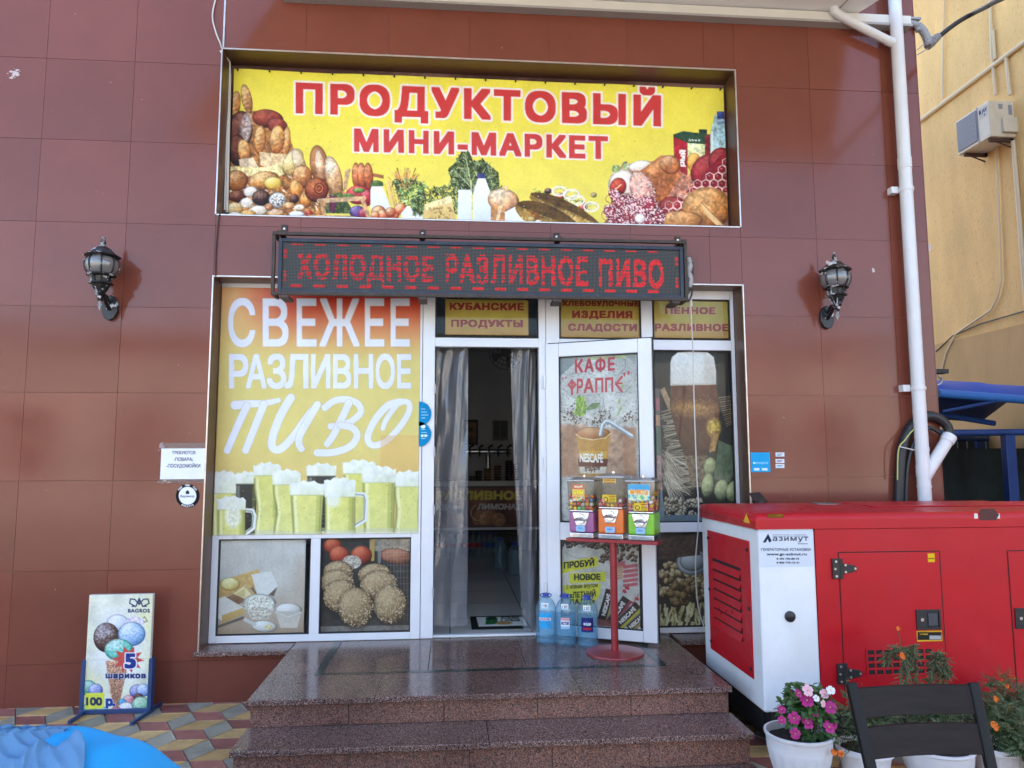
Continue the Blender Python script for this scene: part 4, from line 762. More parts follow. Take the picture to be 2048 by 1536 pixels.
def dpanel(bb, u0, u1, za, zb, d0, d1):
    bb.add([DP(u0, za, d0), DP(u1, za, d0), DP(u1, za, d1), DP(u0, za, d1), DP(u0, zb, d0), DP(u1, zb, d0), DP(u1, zb, d1), DP(u0, zb, d1)], [(3,2,1,0),(4,5,6,7),(0,1,5,4),(1,2,6,5),(2,3,7,6),(3,0,4,7)])
b = MB()
for u0, u1, za, zb in ((uA, uB2, zL, zB_), (uA, uB2, zA, zT)):
    for q in ((u0, u0+.007, za, zb), (u1-.007, u1, za, zb), (u0+.007, u1-.007, za, za+.007), (u0+.007, u1-.007, zb-.007, zb)): dpanel(b, *q, -.010, -.02)
dpanel(b, -.004, UL+.008, z1, z1+.010, -.03, -.05); dpanel(b, UL, UL+.009, z0, z1, -.03, -.05)
b.build('gasket', RUBBER, door, smooth=False)
for za, zb in ((zL, zB_), (zA, zT)):
    b = MB(); dpanel(b, uA+.002, uB2-.002, za+.002, zb-.002, -.022, -.026); b.build('door_pane', PANE, door, smooth=False)
for z in (.62, 1.52, 2.12): MB().tube([DP(-.006, z, .006), DP(-.006, z+.03, .006), DP(-.006, z+.031, .006), DP(-.006, z+.034, .006), DP(-.006, z+.035, .006), DP(-.006, z+.095, .006)], [.009, .009, .006, .006, .009, .009], 10).build('hinge', WHITE, door)
for z in (.7, 1.35, 1.9): b = MB(); dpanel(b, UL+.001, UL+.004, z, z+.05, -.012, -.026); b.build('lock_plate', ZN, door)
# ---- posters on the door
def door_cv(px0, py0, px1, py1, nx, bg, d=-.03):
    (u0, zt), (u1, zb) = DI(px0, py0, d), DI(px1, py1, d)
    u0, u1 = max(u0, uA+.003), min(u1, uB2-.003)
    return Cv(DP(u0, zt, d), DP(u1, zt, d), DP(u0, zb, d), nx, None, bg)
cv = door_cv(1116, 711, 1284, 1046, 190, 'c3c2c0'); cv.frame(1060, 660, 5.121); kr = random.Random(21)
cv.C *= (.82+.36*fbm(cv.X, cv.Y, 26, 4))[..., None]; f_ = fbm(cv.X, cv.Y, 3, 9); cv.C *= np.where(f_ > .66, .82, 1.)[..., None]
def crack(x, y, a_, n, al=.7):
    P = [(x, y)]
    for _ in range(n): a_ += kr.uniform(-.7, .7); x += 34*math.cos(a_); y += 34*math.sin(a_); P.append((x, y))
    cv.line(P, 4, '4c4844', alpha=al)
cv.poly([(290, 270), (520, 290), (300, 480)], '8c9496'); cv.poly([(960, 255), (1080, 220), (1080, 330), (1050, 320)], '9ca29c'); cv.poly([(560, 290), (800, 270), (960, 262), (990, 280), (850, 300), (620, 305)], 'a8b87c', tex=.2)
for a_ in ((380, 470, 0, 9), (440, 560, .4, 8), (620, 480, .8, 9), (760, 700, 1.2, 8), (900, 640, .2, 5), (700, 760, 1.6, 6), (330, 600, .2, 5), (980, 300, 1.3, 8)): crack(*a_)
cv.poly([(300, 960), (580, 960), (600, 1010), (1080, 1000), (1090, 1500), (300, 1500)], 'b28e76', tex=.3, ts=10, soft=5); cv.poly([(360, 970), (480, 1000), (490, 1500), (330, 1500)], '94664c', alpha=.6, soft=12); cv.poly([(950, 980), (1080, 1000), (1090, 1500), (960, 1500)], '9c6c50', alpha=.6, soft=10)
cv.poly([(300, 880), (1080, 880), (1080, 985), (820, 1010), (560, 965), (300, 975)], 'c2b9b2', alpha=.65, tex=.4, ts=5, soft=12)
for k in range(150):
    cx_, cy_ = [(400, 850), (760, 890), (680, 930), (1030, 890), (480, 900)][k % 5]; cv.ell(cx_+kr.gauss(0, 44), cy_+kr.gauss(0, 38), kr.uniform(3, 15), kr.uniform(3, 10), '4a382e' if k % 3 else '6c5646', kr.random()*180, alpha=.85)
cv.text('КАФЕ', 460, 300, 870, 440, 'b53a48', bold=.045, ring=.02, rcol='d8c8c8', slope=-.06, track=.1)
for ch, x0, x1, y0 in (('Р', 478, 545, 500), ('А', 548, 655, 496), ('П', 668, 752, 490), ('П', 768, 855, 486)): cv.text(ch, x0, y0, x1, y0+152, 'b53a48', bold=.05, ring=.02, rcol='d8c8c8', slope=-.05)
cv.line([(430, 520), (395, 560), (430, 605), (465, 560), (430, 520)], 22, 'b53a48'); cv.line([(430, 515), (430, 658)], 22, 'b53a48'); cv.line([(940, 480), (880, 552), (940, 628)], 24, 'b53a48'); cv.line([(885, 550), (940, 545)], 20, 'b53a48')
for x, y in ((325, 492), (358, 484)): cv.poly([(x, y), (x+20, y-8), (x+14, y+18)], 'b53a48')
for x, y in ((955, 440), (995, 425)): cv.poly([(x, y), (x+26, y-8), (x+18, y+36), (x+8, y+38)], 'b53a48')
cv.poly([(500, 665), (560, 690), (580, 780), (570, 860), (520, 890), (440, 860), (470, 800), (475, 700)], '7c9a3c', tex=.6, ts=4); cv.poly([(570, 810), (640, 745), (725, 745), (690, 800), (600, 825)], '6c8458', tex=.25); cv.line([(560, 700), (520, 860)], 6, 'c4d490')
for x, y in ((915, 730), (905, 850), (950, 570), (930, 800)): cv.ell(x, y, 14, 30, '9cb070', 20, alpha=.8, tex=.3)
cv.poly([(470, 1060), (825, 1060), (800, 1240), (770, 1500), (520, 1500), (495, 1240)], 'c4924c', grad='b8803c', tex=.08); cv.ell(645, 1060, 178, 66, 'b87c50', 0, hi='d0a078', lo='8c5430', tex=.12); cv.line([(470, 1065), (520, 1105), (645, 1125), (770, 1105), (825, 1060)], 12, 'e8c890')
cv.poly([(500, 1240), (790, 1240), (790, 1320), (505, 1320)], 'd8a848', alpha=.8); cv.poly([(490, 1320), (800, 1320), (790, 1400), (500, 1400)], '6c382c'); cv.poly([(505, 1400), (785, 1400), (775, 1470), (515, 1470)], 'c8bcac', tex=.1)
cv.text('NESCAFÉ', 510, 1255, 748, 1350, 'efe6dc', bold=.05, ring=.02, rcol='8c5c34', slope=.04); cv.text('frappé', 560, 1385, 720, 1470, '5c3a30', bold=.03, shear=.2, slope=-.12)
cv.line([(722, 1070), (745, 970), (775, 935), (820, 945), (1045, 1090)], 44, '8c9298'); cv.line([(716, 1070), (738, 970), (775, 927), (820, 935), (1045, 1080)], 22, 'd8dce2'); cv.frame(0, 0, 1); cv.noise(.08, 2.5, 7)
on(cv.build('coffee_poster', PRINT, None, thick=.001), 'tall faded coffee poster with red Cyrillic lettering on the upper half of the open door')
cv = door_cv(1117, 1081, 1281, 1259, 180, 'b9b4ad'); cv.frame(1050, 920, 3.747); cv.C *= (.85+.3*fbm(cv.X, cv.Y, 14, 4))[..., None]
for k in range(260):
    x = 262+kr.random()*590; lim = 640+100*abs((x-420)/430)**1.2 if x > 420 else 620+ (420-x)*.35; y = 545+kr.random()*max(10, (690 if x > 560 else lim)-545+ (70 if x > 560 else 0))
    cv.ell(x, y, 15, 11, ['4c3c34', '64503f', '3a2e28', '7c6858'][k % 4], kr.random()*180, hi='a08c7c', lo='1c1410'); cv.line([(x-8, y-3), (x+8, y+3)], 2.5, '241a14', alpha=.8)
for a_ in ((300, 690, .1, 6), (420, 660, .3, 5)): crack(*a_, al=.4)
def tape(p): cv.poly(p, 'c9c23e', tex=.06)
tape([(275, 765), (545, 722), (552, 795), (280, 850)]); tape([(330, 850), (608, 838), (602, 912), (335, 925)]); tape([(290, 940), (570, 925), (560, 1010), (500, 1100), (420, 1100), (290, 985)]); tape([(330, 985), (560, 965), (545, 1040), (340, 1060)])
cv.text('ПРОБУЙ', 292, 765, 520, 815, '262420', bold=.06, slope=-.1); cv.text('НОВОЕ', 368, 855, 566, 902, '262420', bold=.06, slope=-.02); cv.text('с новым вкусом', 310, 940, 546, 976, '38342c', bold=.03, slope=-.06); cv.text('«ЛЕТНИЙ', 335, 990, 530, 1035, '2c2a24', bold=.05, slope=-.06); cv.text('ЛАДД»', 330, 1045, 525, 1085, '2c2a24', bold=.05, slope=-.06)
for x0, x1, y0, y1, co in ((675, 745, 760, 790, 'b8505c'), (680, 725, 800, 880, 'b88050'), (745, 835, 790, 930, 'b8505c')):
    for k in range(5):
        yy = y0+(y1-y0)*k/4; cv.line([(x0, yy+12), (x1, yy)], (y1-y0)/7+4, co, alpha=.85)
for x, y in ((745, 985), (768, 960), (815, 1075), (838, 1040)): cv.ell(x, y, 18, 12, 'b03c44', 30, tex=.6, ts=2); cv.line([(x, y), (x+12, y-34)], 5, 'b03c44')
def stick(x, y, a_, L_, wd, band, txt, tx):
    c_, s_ = math.cos(R(a_)), math.sin(R(a_)); q = lambda u, v: (x+u*c_-v*s_, y+u*s_+v*c_)
    cv.poly([q(0, -wd), q(L_, -wd), q(L_, wd), q(0, wd)], '3a2a26'); cv.poly([q(0, wd*.45), q(L_, wd*.45), q(L_, wd*.95), q(0, wd*.95)], band); m_ = q(L_*.5, -wd*.2); cv.text(txt, m_[0]-tx, m_[1]-16, m_[0]+tx, m_[1]+16, 'e2dcd6', bold=.05, rot=a_); cv.line([q(0, -wd), q(L_, -wd)], 3, '8c847c')
stick(585, 1200, -74, 235, 44, '9c8c5c', 'NESCAFÉ', 84); stick(640, 1230, -56, 230, 42, '8c3c48', 'NESCAFÉ', 78); stick(690, 1250, -44, 230, 42, 'a8a03c', 'NESCAFÉ', 80); stick(780, 1270, -42, 160, 36, '9c8858', 'NESCAFÉ', 66)
cv.poly([(545, 1190), (640, 1200), (650, 1250), (545, 1240)], '7c3c34', alpha=.8); cv.frame(0, 0, 1); cv.noise(.07, 2.5, 7)
on(cv.build('coffee_promotion_poster', PRINT, None, thick=.001), 'poster with yellow taped slogans and coffee sticks on the lower half of the open door')
# ================================================================== PVC STRIP CURTAINS, INTERIOR THINGS
PVC = glass('clear_pvc_sheet', 'f4f5f6', .06, 1.8, bump=.6, bscale=12, ior=1.5, dens=.2, haze='c4c6cc')
def curtain(name, x0, x1, zt, zb, y, k, label, pinch=0., skew=0., pk=.4):
    nu, nv = 40, 70; vs, fs = [], []
    for j in range(nv+1):
        t = j/nv; z = zt+(zb-zt)*t
        for i in range(nu+1):
            s_ = i/nu; a_ = x0+pinch*math.sin(t*2.2)*.5+skew*t**2; c_ = x1-(0 if pinch else 0)
            x = a_+(c_-a_)*s_; cr = (1-t*.55); yy = y+.030*math.sin(s_*k+t*1.3+.7*math.sin(t*6))+cr*(.010*math.sin(s_*k*2.3+t*11+math.sin(t*17))+.006*math.sin(s_*31+t*23+2*math.sin(s_*9))*pk)+.014*math.sin(t*5+s_*2)
            vs.append((x, yy, z))
    for j in range(nv):
        for i in range(nu): fs.append((j*(nu+1)+i, (j+1)*(nu+1)+i, (j+1)*(nu+1)+i+1, j*(nu+1)+i+1))
    o = MB().add(vs, fs).build(name, PVC, None, fix=False, angle=180); return tag(o, label, 'curtain', 'clear plastic strips in the doorway')
a, c2 = W(872, 705, .27), W(936, 1252, .27)
curtain('strip_curtain', a[0], c2[0]-.005, 2.44, c2[2], .285, 5.5, 'clear plastic door curtain hanging at the left of the open doorway')
a, c2 = W(1022, 705, .27), W(1077, 1262, .27)
curtain('strip_curtain', a[0], c2[0]-.005, 2.44, c2[2], .285, 7, 'crumpled clear plastic door curtain hanging at the right of the open doorway', .03, .07, 1.)
# counter with printed front
YC = 4.62; ct = thing('shop_counter', 'dim shop counter with brown printed front and yellow lettering inside the doorway', 'counter', (.5, YC, zI))
zc_t, zc_b, zf_t, zf_b = W(975, 962, YC)[2], W(975, 972, YC)[2], W(975, 975, YC)[2], W(975, 1054, YC)[2]
MB().box((-1.8, YC-.03, zc_b), (2.2, YC+.6, zc_t)).build('counter_top', M('counter_top_laminate', (.62, .62, .6), .35), ct, bevel=.004)
MB().box((-1.78, YC+.01, zf_b-.02), (2.18, YC+.58, zc_b)).box((-1.7, YC+.5, zI), (2.1, YC+.57, zf_b-.02)).build('cabinet', M('dark_cabinet', (.06, .05, .05), .5), ct)
MB().box((-1.8, YC-.02, zf_b-.035), (2.2, YC+.0, zf_b-.005)).build('shelf_edge', WHITE, ct)
cv = Cv((-1.75, YC+.004, zf_t), (2.15, YC+.004, zf_t), (-1.75, YC+.004, zf_b), 420, None, '6c4030'); cv.noise(.5, 40, 2); cv.frame(860, 840, 4.517)
for k in range(5): cv.ell(430+k*30, 880, 40, 70, ['a87850', '8c5c3c', 'c09468'][k % 3], 20, alpha=.7, tex=.3)
cv.line([(400+60*math.cos(t*.5)+30, 840+70*math.sin(t*.5)) for t in range(10)], 12, 'b89878', alpha=.8)
for x in (160, 560): cv.ell(x+60, 900, 60, 60, 'b8845c', 0, alpha=.6, tex=.5)
cv.text('РАЗЛИВНОЕ', 56, 640, 835, 722, 'c9b848', bold=.07, shear=.05); cv.text('ЛИМОНАД', 425, 755, 840, 810, 'b8b4b0', bold=.06, shear=.15); cv.text('КВАС', 60, 760, 250, 815, 'b8b4b0', bold=.06, shear=.15); cv.frame(0, 0, 1)
cv.build('printed_front', PRINT, ct, gain=1.7)
# beer tap tower
tp = thing('beer_tap_tower', 'metal beer tap tower with a row of black handles on the counter', 'beer tap', (.5, 4.9, zc_t)); CH = M('dull_chrome', (.5, .5, .5), .2, 1); YT = 4.9
p0, p1 = W(932, 903, YT), W(1022, 903, YT); xm = W(976, 940, YT)[0]
MB().tube([(xm, YT, zc_t), (xm, YT, p0[2])], .035, 14).build('column', CH, tp); MB().tube([(p0[0], YT, p0[2]), (p1[0], YT, p0[2])], .035, 14).build('crossbar', CH, tp)
for k in range(5):
    x = p0[0]+(p1[0]-p0[0])*(k+.4)/4.8; b = MB(); b.tube([(x, YT-.03, p0[2]), (x, YT-.09, p0[2]), (x, YT-.10, p0[2]-.07)], .013, 8); b.tube([(x, YT-.07, p0[2]+.01), (x, YT-.08, p0[2]+.055), (x+.05, YT-.10, p0[2]+.085)], [.01, .013, .016], 8); b.build('tap', BLACKM, tp)
cupm = [M('stack_brown', (.12, .05, .03), .3), M('stack_black', (.02, .02, .022), .25), M('stack_amber', (.2, .09, .03), .3)]
for k, (px, n) in enumerate(((945, 2), (957, 4), (975, 5), (995, 6), (1018, 8), (1030, 7))):
    b = MB(); x = W(px, 950, 4.8)[0]
    for i in range(n): b.lathe([(.03, i*.034), (.052, i*.034+.004), (.052, i*.034+.026), (.03, i*.034+.032)], (x, 4.8, zc_t), 16)
    o = b.build('lid_stack', cupm[k % 3], None); tag(o, ['short brown stack of lids left of the taps on the counter', 'black stack of four lids beneath the left taps', 'amber stack of five lids under the tap column', 'brown stack of six lids right of the tap column', 'tallest dark stack of lids beside the right curtain', 'stack of amber lids half hidden behind the right curtain'][k], 'lids', 'stacks of lids on the counter')
def panel_on_wall(name, px0, py0, px1, py1, y, mat_, label, cat, frame=None, draw=None, bg='8c8a84'):
    a, c2 = W(px0, py0, y), W(px1, py1, y); t = thing(name, label, cat, ((a[0]+c2[0])/2, y, c2[2]))
    if frame: MB().box((a[0]-.03, y+.001, c2[2]-.03), (c2[0]+.03, y+.03, a[2]+.03)).build('frame', frame, t, bevel=.003)
    cv = Cv((a[0], y-.002, a[2]), (c2[0], y-.002, a[2]), (a[0], y-.002, c2[2]), 60, None, bg)
    if draw: draw(cv)
    cv.build('sheet', PAPER, t); return t
YW = 6.17
panel_on_wall('framed_picture', 930, 843, 952, 886, YW, None, 'dark framed picture on the back wall beyond the taps', 'picture', BLACKM, lambda cv: cv.noise(.5, 10, 3), 'a08468')
def menu(cv):
    for k in range(14): y = 843+k*2.4; cv.line([(988, y), (998, y)], .9, '4c4c4c'); cv.line([(1002, y), (1013, y)], .9, '4c4c4c')
panel_on_wall('price_list', 985, 841, 1016, 881, YW, None, 'sheet of small print taped to the back wall beyond the taps', 'notice', None, menu, 'a4a4a4')
# fan under the ceiling
fn = thing('wall_fan', 'grey round fan up under the ceiling of the dim interior', 'fan', tuple(W(1012, 705, 3.2))); c = Vector(W(1012, 705, 3.2)); GM = M('grey_plastic', (.25, .25, .26), .5)
b = MB()
for r_ in (.05, .1, .15, .2): b.tube([(c[0]+r_*math.cos(t*.3142), c[1]-.05+.25*r_, c[2]+r_*math.sin(t*.3142)) for t in range(21)], .004, 6)
for t in range(20): b.tube([(c[0]+.05*math.cos(t*.3142), c[1]-.04, c[2]+.05*math.sin(t*.3142)), (c[0]+.2*math.cos(t*.3142), c[1], c[2]+.2*math.sin(t*.3142))], .003, 5)
b.build('cage', GM, fn)
b = MB()
for k in range(4):
    a_ = k*math.pi/2+.3; b.add([(c[0]+r_*math.cos(a_+d), c[1]+.02+d*.05, c[2]+r_*math.sin(a_+d)) for r_, d in ((.03, -.3), (.18, -.2), (.18, .4), (.03, .5))], [(0, 1, 2, 3)])
b.build('blade', GM, fn, fix=False); MB().tube([(c[0], c[1]+.02, c[2]), (c[0], c[1]+.15, c[2]), (c[0], c[1]+.2, c[2]+.6)], [.05, .05, .02], 12).build('motor', GM, fn)
# floor mat
mA, mB_ = G(943, 1255, zI), G(1060, 1253, zI); y0_, y1_ = .40, G(1000, 1233, zI)[1]
cv = Cv((mA[0]+.0, y1_, zI+.006), (mB_[0], y1_, zI+.006), (mA[0], y0_, zI+.006), 110, None, '202321'); cv.frame(820, 660, 2.4)
cv.poly([(318, 1378), (540, 1376), (565, 1418), (330, 1424)], 'e0e2d8', tex=.06); cv.poly([(365, 1380), (415, 1378), (425, 1410), (362, 1414)], '2c6c3c', tex=.3); cv.ell(392, 1384, 26, 7, '1c3c24'); cv.ell(450, 1406, 40, 8, 'b8925c'); cv.text('ВОЗЬМИ', 436, 1376, 522, 1386, '2c2c2c', bold=.05); cv.text('С СОБОЙ', 434, 1388, 528, 1398, '2c2c2c', bold=.05); cv.frame(0, 0, 1)
on(cv.build('door_mat', PAPER, None, thick=.005), 'black rubber floor mat with printed words lying just inside the doorway', 'mat')
# bottles along the counter foot
def bottle_mesh(h, r, n=18):
    return [(.0005, .004), (r*.8, 0), (r, .012), (r, h*.18), (r*.96, h*.2), (r, h*.22), (r, h*.38), (r*.95, h*.4), (r*.95, h*.6), (r, h*.62), (r*.98, h*.7), (r*.75, h*.82), (r*.38, h*.9), (r*.32, h*.97), (r*.0005, h*.97)]
CLR = glass('clear_bottle_plastic', 'e8f2f4', .05, 1.6, dens=.16, haze='b8ccd4')
BLU = glass('blue_water_bottle_plastic', 'e6f5fb', .07, 1.6, bump=.5, bscale=30, dens=.11, haze='b4e0f6')
CAPB = M('blue_cap_plastic', (.02, .05, .35), .35); CAPW = M('white_cap_plastic', (.6, .6, .6), .4)
LAB = [M('red_bottle_label', (.42, .03, .04), .5), M('blue_bottle_label', (.03, .08, .32), .5)]
YB = 4.5
xsb = [W(px, 1105, YB)[0] for px in (877, 886, 896, 906, 916, 926, 935, 946, 958, 969, 980, 991)]
for k, x in enumerate(xsb):
    t = thing('drink_bottle', 'x', 'bottle', (x, YB, zI), 'row of clear bottles under the counter'); li = 0 if k < 9 else 1
    t['label'] = 'clear bottle with %s label in the dim row on the floor before the counter' % ('red' if li == 0 else 'blue')
    MB().lathe(bottle_mesh(.31, .036), (x, YB, zI), 16).build('body', CLR, t); MB().lathe([(.0365, .13), (.0365, .18)], (x, YB, zI), 16, cap=False).build('label', LAB[li], t, fix=False); MB().lathe([(.014, .29), (.014, .315)], (x, YB, zI), 10).build('cap', CAPB, t)
def jug(t, x, y, z, h, r, lab=None):
    prof = [(.0005, .006), (r*.8, .0), (r*.97, .012)]
    for k in range(8):
        zz = h*(.05+.068*k); prof += [(r, zz), (r, zz+h*.045), (r*.955, zz+h*.055)]
    prof += [(r, h*.61), (r, h*.66), (r*.93, h*.74), (r*.72, h*.83), (r*.42, h*.89), (r*.26, h*.91), (r*.26, h*.95), (.0005, h*.95)]
    MB().lathe(prof, (x, y, z), 28).build('body', BLU, t)
    MB().lathe([(.0005, h*.915), (r*.3, h*.915), (r*.32, h*.92), (r*.3, h*.975), (.0005, h*.98)], (x, y, z), 18).build('cap', CAPB, t)
    b = MB(); b.tube([(x+r*.55*math.cos(a_), y+r*.2*math.sin(a_), z+h*.93+.012*math.sin(a_)) for a_ in [2*math.pi*k/20 for k in range(21)]], r*.05, 6); b.build('carry_loop', CAPB, t)
for px, py, lb in ((1000, 1137, 'large blue water bottle on the floor inside, further from the door'), (1030, 1150, 'large blue water bottle on the floor inside, half behind the right curtain')):
    p = G(px, py, zI); t = thing('water_jug', lb, 'bottle', (p[0], p[1], zI), 'large water bottles inside'); jug(t, p[0], p[1], zI, .36, .075)
# ================================================================== THREE WATER BOTTLES ON THE LANDING
WL = glass('water_surface', 'e6f5fc', .02, .8, dens=.08, haze='8cccf0')
specs = [(.664, -.01, .345, 'tallest blue water bottle with plain blue label, nearest the doorway', 0), (.795, -.06, .345, 'blue water bottle with small white label, middle of the three on the landing', 1), (.935, -.125, .345, 'blue water bottle with dark oval label, next to the red stand', 2)]
for x, y, h, lb, k in specs:
    r = .071; t = thing('water_bottle', lb, 'bottle', (x, y, PZ), 'water bottles on the landing'); jug(t, x, y, PZ, h, r)
    # water column inside
    MB().lathe([(.0005, .012), (r*.9, .012), (r*.93, .03), (r*.93, h*.60), (.0005, h*.60)], (x, y, PZ), 24).build('water', WL, t)
    def bend(w_, z0_, z1_, a0, rr_=r*1.012, x=x, y=y):
        def f(s): th = R(-90+a0)+(s.a-.5)*w_/rr_; return np.stack([x+rr_*np.cos(th), y+rr_*np.sin(th), PZ+z1_+(z0_-z1_)*s.b], -1)
        return f
    cv = Cv((0, 0, .1), (.08, 0, .1), (0, 0, 0), 50, (0, 0, 100, 125), ['3ca4dc', 'e8eaee', '2c3470'][k])
    if k == 0: cv.poly([(0, 40), (100, 40), (100, 62), (0, 62)], 'd8e4ee'); cv.text('РОДНИК', 8, 44, 92, 58, 'c03040', bold=.06); cv.noise(.1, 20)
    if k == 1: cv.poly([(0, 0), (100, 0), (100, 36), (0, 30)], 'd4a0a8'); cv.text('ИСТОК', 6, 44, 94, 80, '303c80', bold=.08); cv.poly([(0, 95), (100, 95), (100, 125), (0, 125)], '9cc4e0')
    if k == 2: cv.C[:] = hexc('26306c'); cv.ell(50, 62, 46, 40, '1c2458', hi='3c4c94'); cv.text('вода', 20, 44, 80, 70, 'e4e8f0', bold=.05); cv.poly([(10, 85), (90, 85), (80, 105), (20, 105)], 'b02c3c')
    lw, l0, l1 = [(.085, .11, .215), (.062, .115, .19), (.085, .105, .2)][k]
    cv.build('label', PAPER, t, curve=bend(lw, l0, l1, -12))
    cv = Cv((0, 0, .1), (.05, 0, .1), (0, 0, 0), 30, (0, 0, 60, 44), 'f2f2f0'); cv.text(['110р', '130', '130'][k], 8, 10, 52, 34, '2c3440', bold=.02, shear=.15)
    cv.build('price_tag', PAPER, t, curve=bend(.05, .243, .28, -14, r*.93))
# ================================================================== LED SIGN
YS = -.17; ls = thing('led_sign', 'long black LED sign with running red Cyrillic text on a metal frame above the windows', 'sign', (.23, 0, 2.75))
x0, x1 = W(556, 530, YS)[0], W(1367, 530, YS)[0]; zt_, zb_ = W(900, 483, YS)[2]+.0, W(900, 589, YS)[2]
b = MB(); e = .026; DKB = M('dark_anodised_frame', (.028, .033, .045), .35, .5, var=.3, scale=9, dirt='4c5058', dscale=14, dlim=(.6, .8))
b.box((x0, YS, zb_), (x0+e, -.06, zt_)); b.box((x1-e, YS, zb_), (x1, -.06, zt_)); b.box((x0+e, YS, zt_-e), (x1-e, -.06, zt_)); b.box((x0+e, YS, zb_), (x1-e, -.06, zb_+e)); b.box((x0+e, -.08, zb_+e), (x1-e, -.065, zt_-e))
b.build('housing', DKB, ls, bevel=.003)
NC, NR = 286, 32; sx0, sx1, sz0, sz1 = x0+e, x1-e, zb_+e, zt_-e; YL = YS+.012
lo = Cv((sx0, YL, sz1), (sx1, YL, sz1), (sx0, YL, sz0), NC-1, None, '000000'); lo.ny = NR-1
lo.a, lo.b = np.meshgrid((np.arange(NC)+.5)/NC, (np.arange(NR)+.5)/NR); P_ = lo.tl+lo.a[..., None]*lo.u+lo.b[..., None]*lo.v-CAM; zz = P_@FW; lo.X = 1024+F_PX*(P_@RT)/zz; lo.Y = 768-F_PX*(P_@UP)/zz; lo.C = np.zeros((NR, NC, 3))
lo.text('ХОЛОДНОЕ', 595, 505, 868, 558, 'ffffff', bold=.045, slope=.02, track=.06); lo.text('РАЗЛИВНОЕ', 892, 509, 1176, 566, 'ffffff', bold=.045, slope=.02, track=.05); lo.text('ПИВО', 1198, 517, 1328, 574, 'ffffff', bold=.045, slope=.02, track=.06)
onm = lo.C[..., 0] > .45; rng_ = np.random.default_rng(5); fl = np.linspace(.85, .2, NC)
rows = np.arange(NR)[:, None]; drop = ((rows % 4 == 3) & (rng_.random((NR, NC)) < fl[None]*1.5)) | (rng_.random((NR, NC)) < fl[None]*.16); onm &= ~drop
for c_ in range(6, NC-8, 16): onm[1, c_:c_+8] = True; onm[NR-3:NR-1, c_:c_+8] = True
for r_ in (5, 6, 7, 9, 10, 20, 22, 23, 25, 26):
    onm[r_, 1:3] = True; onm[r_, NC-3:NC-1] = True
k3 = 3; nx_, ny_ = NC*k3, NR*k3
cv = Cv((sx0, YL, sz1), (sx1, YL, sz1), (sx0, YL, sz0), nx_, (0, 0, 1, 1), '2c2d2c'); cv.ny = ny_; cv.a, cv.b = np.meshgrid(np.linspace(0, 1, nx_+1), np.linspace(0, 1, ny_+1)); cv.C = np.empty((ny_+1, nx_+1, 3))
ii = np.clip((np.arange(nx_+1)-.0)//k3, 0, NC-1).astype(int); jj = np.clip(np.arange(ny_+1)//k3, 0, NR-1).astype(int); fi = np.arange(nx_+1) % k3; fj = np.arange(ny_+1) % k3
dot = ((fi[None] != 0) & (fj[:, None] != 0)); onb = onm[jj][:, ii]; br_ = (.78+.22*rng_.random((NR, NC)))[jj][:, ii]*np.linspace(.85, 1, nx_+1)[None]
cv.C[:] = hexc('1b1c1c'); cv.C[dot] = hexc('565654'); cv.C[(fj == 0)] = hexc('151616')
cv.C = np.where((onb & dot)[..., None], hexc('e8222a')*br_[..., None], cv.C); cv.C = np.where((onb & ~dot)[..., None], hexc('8c1418')*br_[..., None], cv.C)
LEDM = attr_mat('led_matrix', .5, .3, .01)
nt = LEDM.node_tree; bs = nt.nodes['Principled BSDF']; at_ = nt.nodes.new('ShaderNodeAttribute'); at_.attribute_name = 'Col'; sp_ = nt.nodes.new('ShaderNodeSeparateColor'); nt.links.new(at_.outputs['Color'], sp_.inputs[0])
s1 = nt.nodes.new('ShaderNodeMath'); s1.operation = 'SUBTRACT'; nt.links.new(sp_.outputs[0], s1.inputs[0]); nt.links.new(sp_.outputs[1], s1.inputs[1]); s2 = nt.nodes.new('ShaderNodeMath'); s2.operation = 'MAXIMUM'; s2.inputs[1].default_value = 0; nt.links.new(s1.outputs[0], s2.inputs[0])
s3 = nt.nodes.new('ShaderNodeMath'); s3.operation = 'MULTIPLY'; s3.inputs[1].default_value = .11; nt.links.new(s2.outputs[0], s3.inputs[0]); nt.links.new(s3.outputs[0], bs.inputs['Emission Strength']); bs.inputs['Emission Color'].default_value = (1, .035, .03, 1)
cv.build('led_screen', LEDM, ls)
# carrying frame of square tube, ears and feet
IR = M('rusty_brown_iron', (.055, .038, .03), .6, .2, var=.35, scale=12)
fx0, fx1, fzt, fzb = x0-.045, x1+.03, zt_+.045, zb_-.018; t_ = .022; b = MB(); ya, yb_ = YS+.0, YS+.028
b.box((fx0, ya, fzt-t_), (fx1, yb_, fzt)); b.box((fx0, ya, fzb), (fx1, yb_, fzb+t_)); b.box((fx0, ya+.001, fzb+t_), (fx0+t_, yb_, fzt-t_)); b.box((fx1-t_, ya+.001, fzb+t_), (fx1, yb_, fzt-t_))
for x in (fx0, fx1-t_):
    for z in (fzb, fzt-t_): b.box((x, yb_, z), (x+t_, -.004, z+t_))
b.build('carrying_frame', IR, ls, bevel=.002)
for px, py in ((569, 458), (845, 468), (1113, 474), (1355, 481)):
    p = W(px, py, -.004); b = MB(); b.box((p[0]-.022, -.008, p[2]-.04), (p[0]+.022, -.002, p[2]+.032)); b.box((p[0]-.018, -.16, fzt+.0005), (p[0]+.018, -.008, fzt+.012)); b.lathe([(.0001, 0), (.007, 0), (.006, .005), (.0001, .006)], (0, 0, 0), 8) if False else None
    o = b.build('ear_bracket', IR, ls, bevel=.002); MB().tube([(p[0], -.0085, p[2]), (p[0], -.013, p[2])], .0085, 10).build('bolt', STEEL, o)
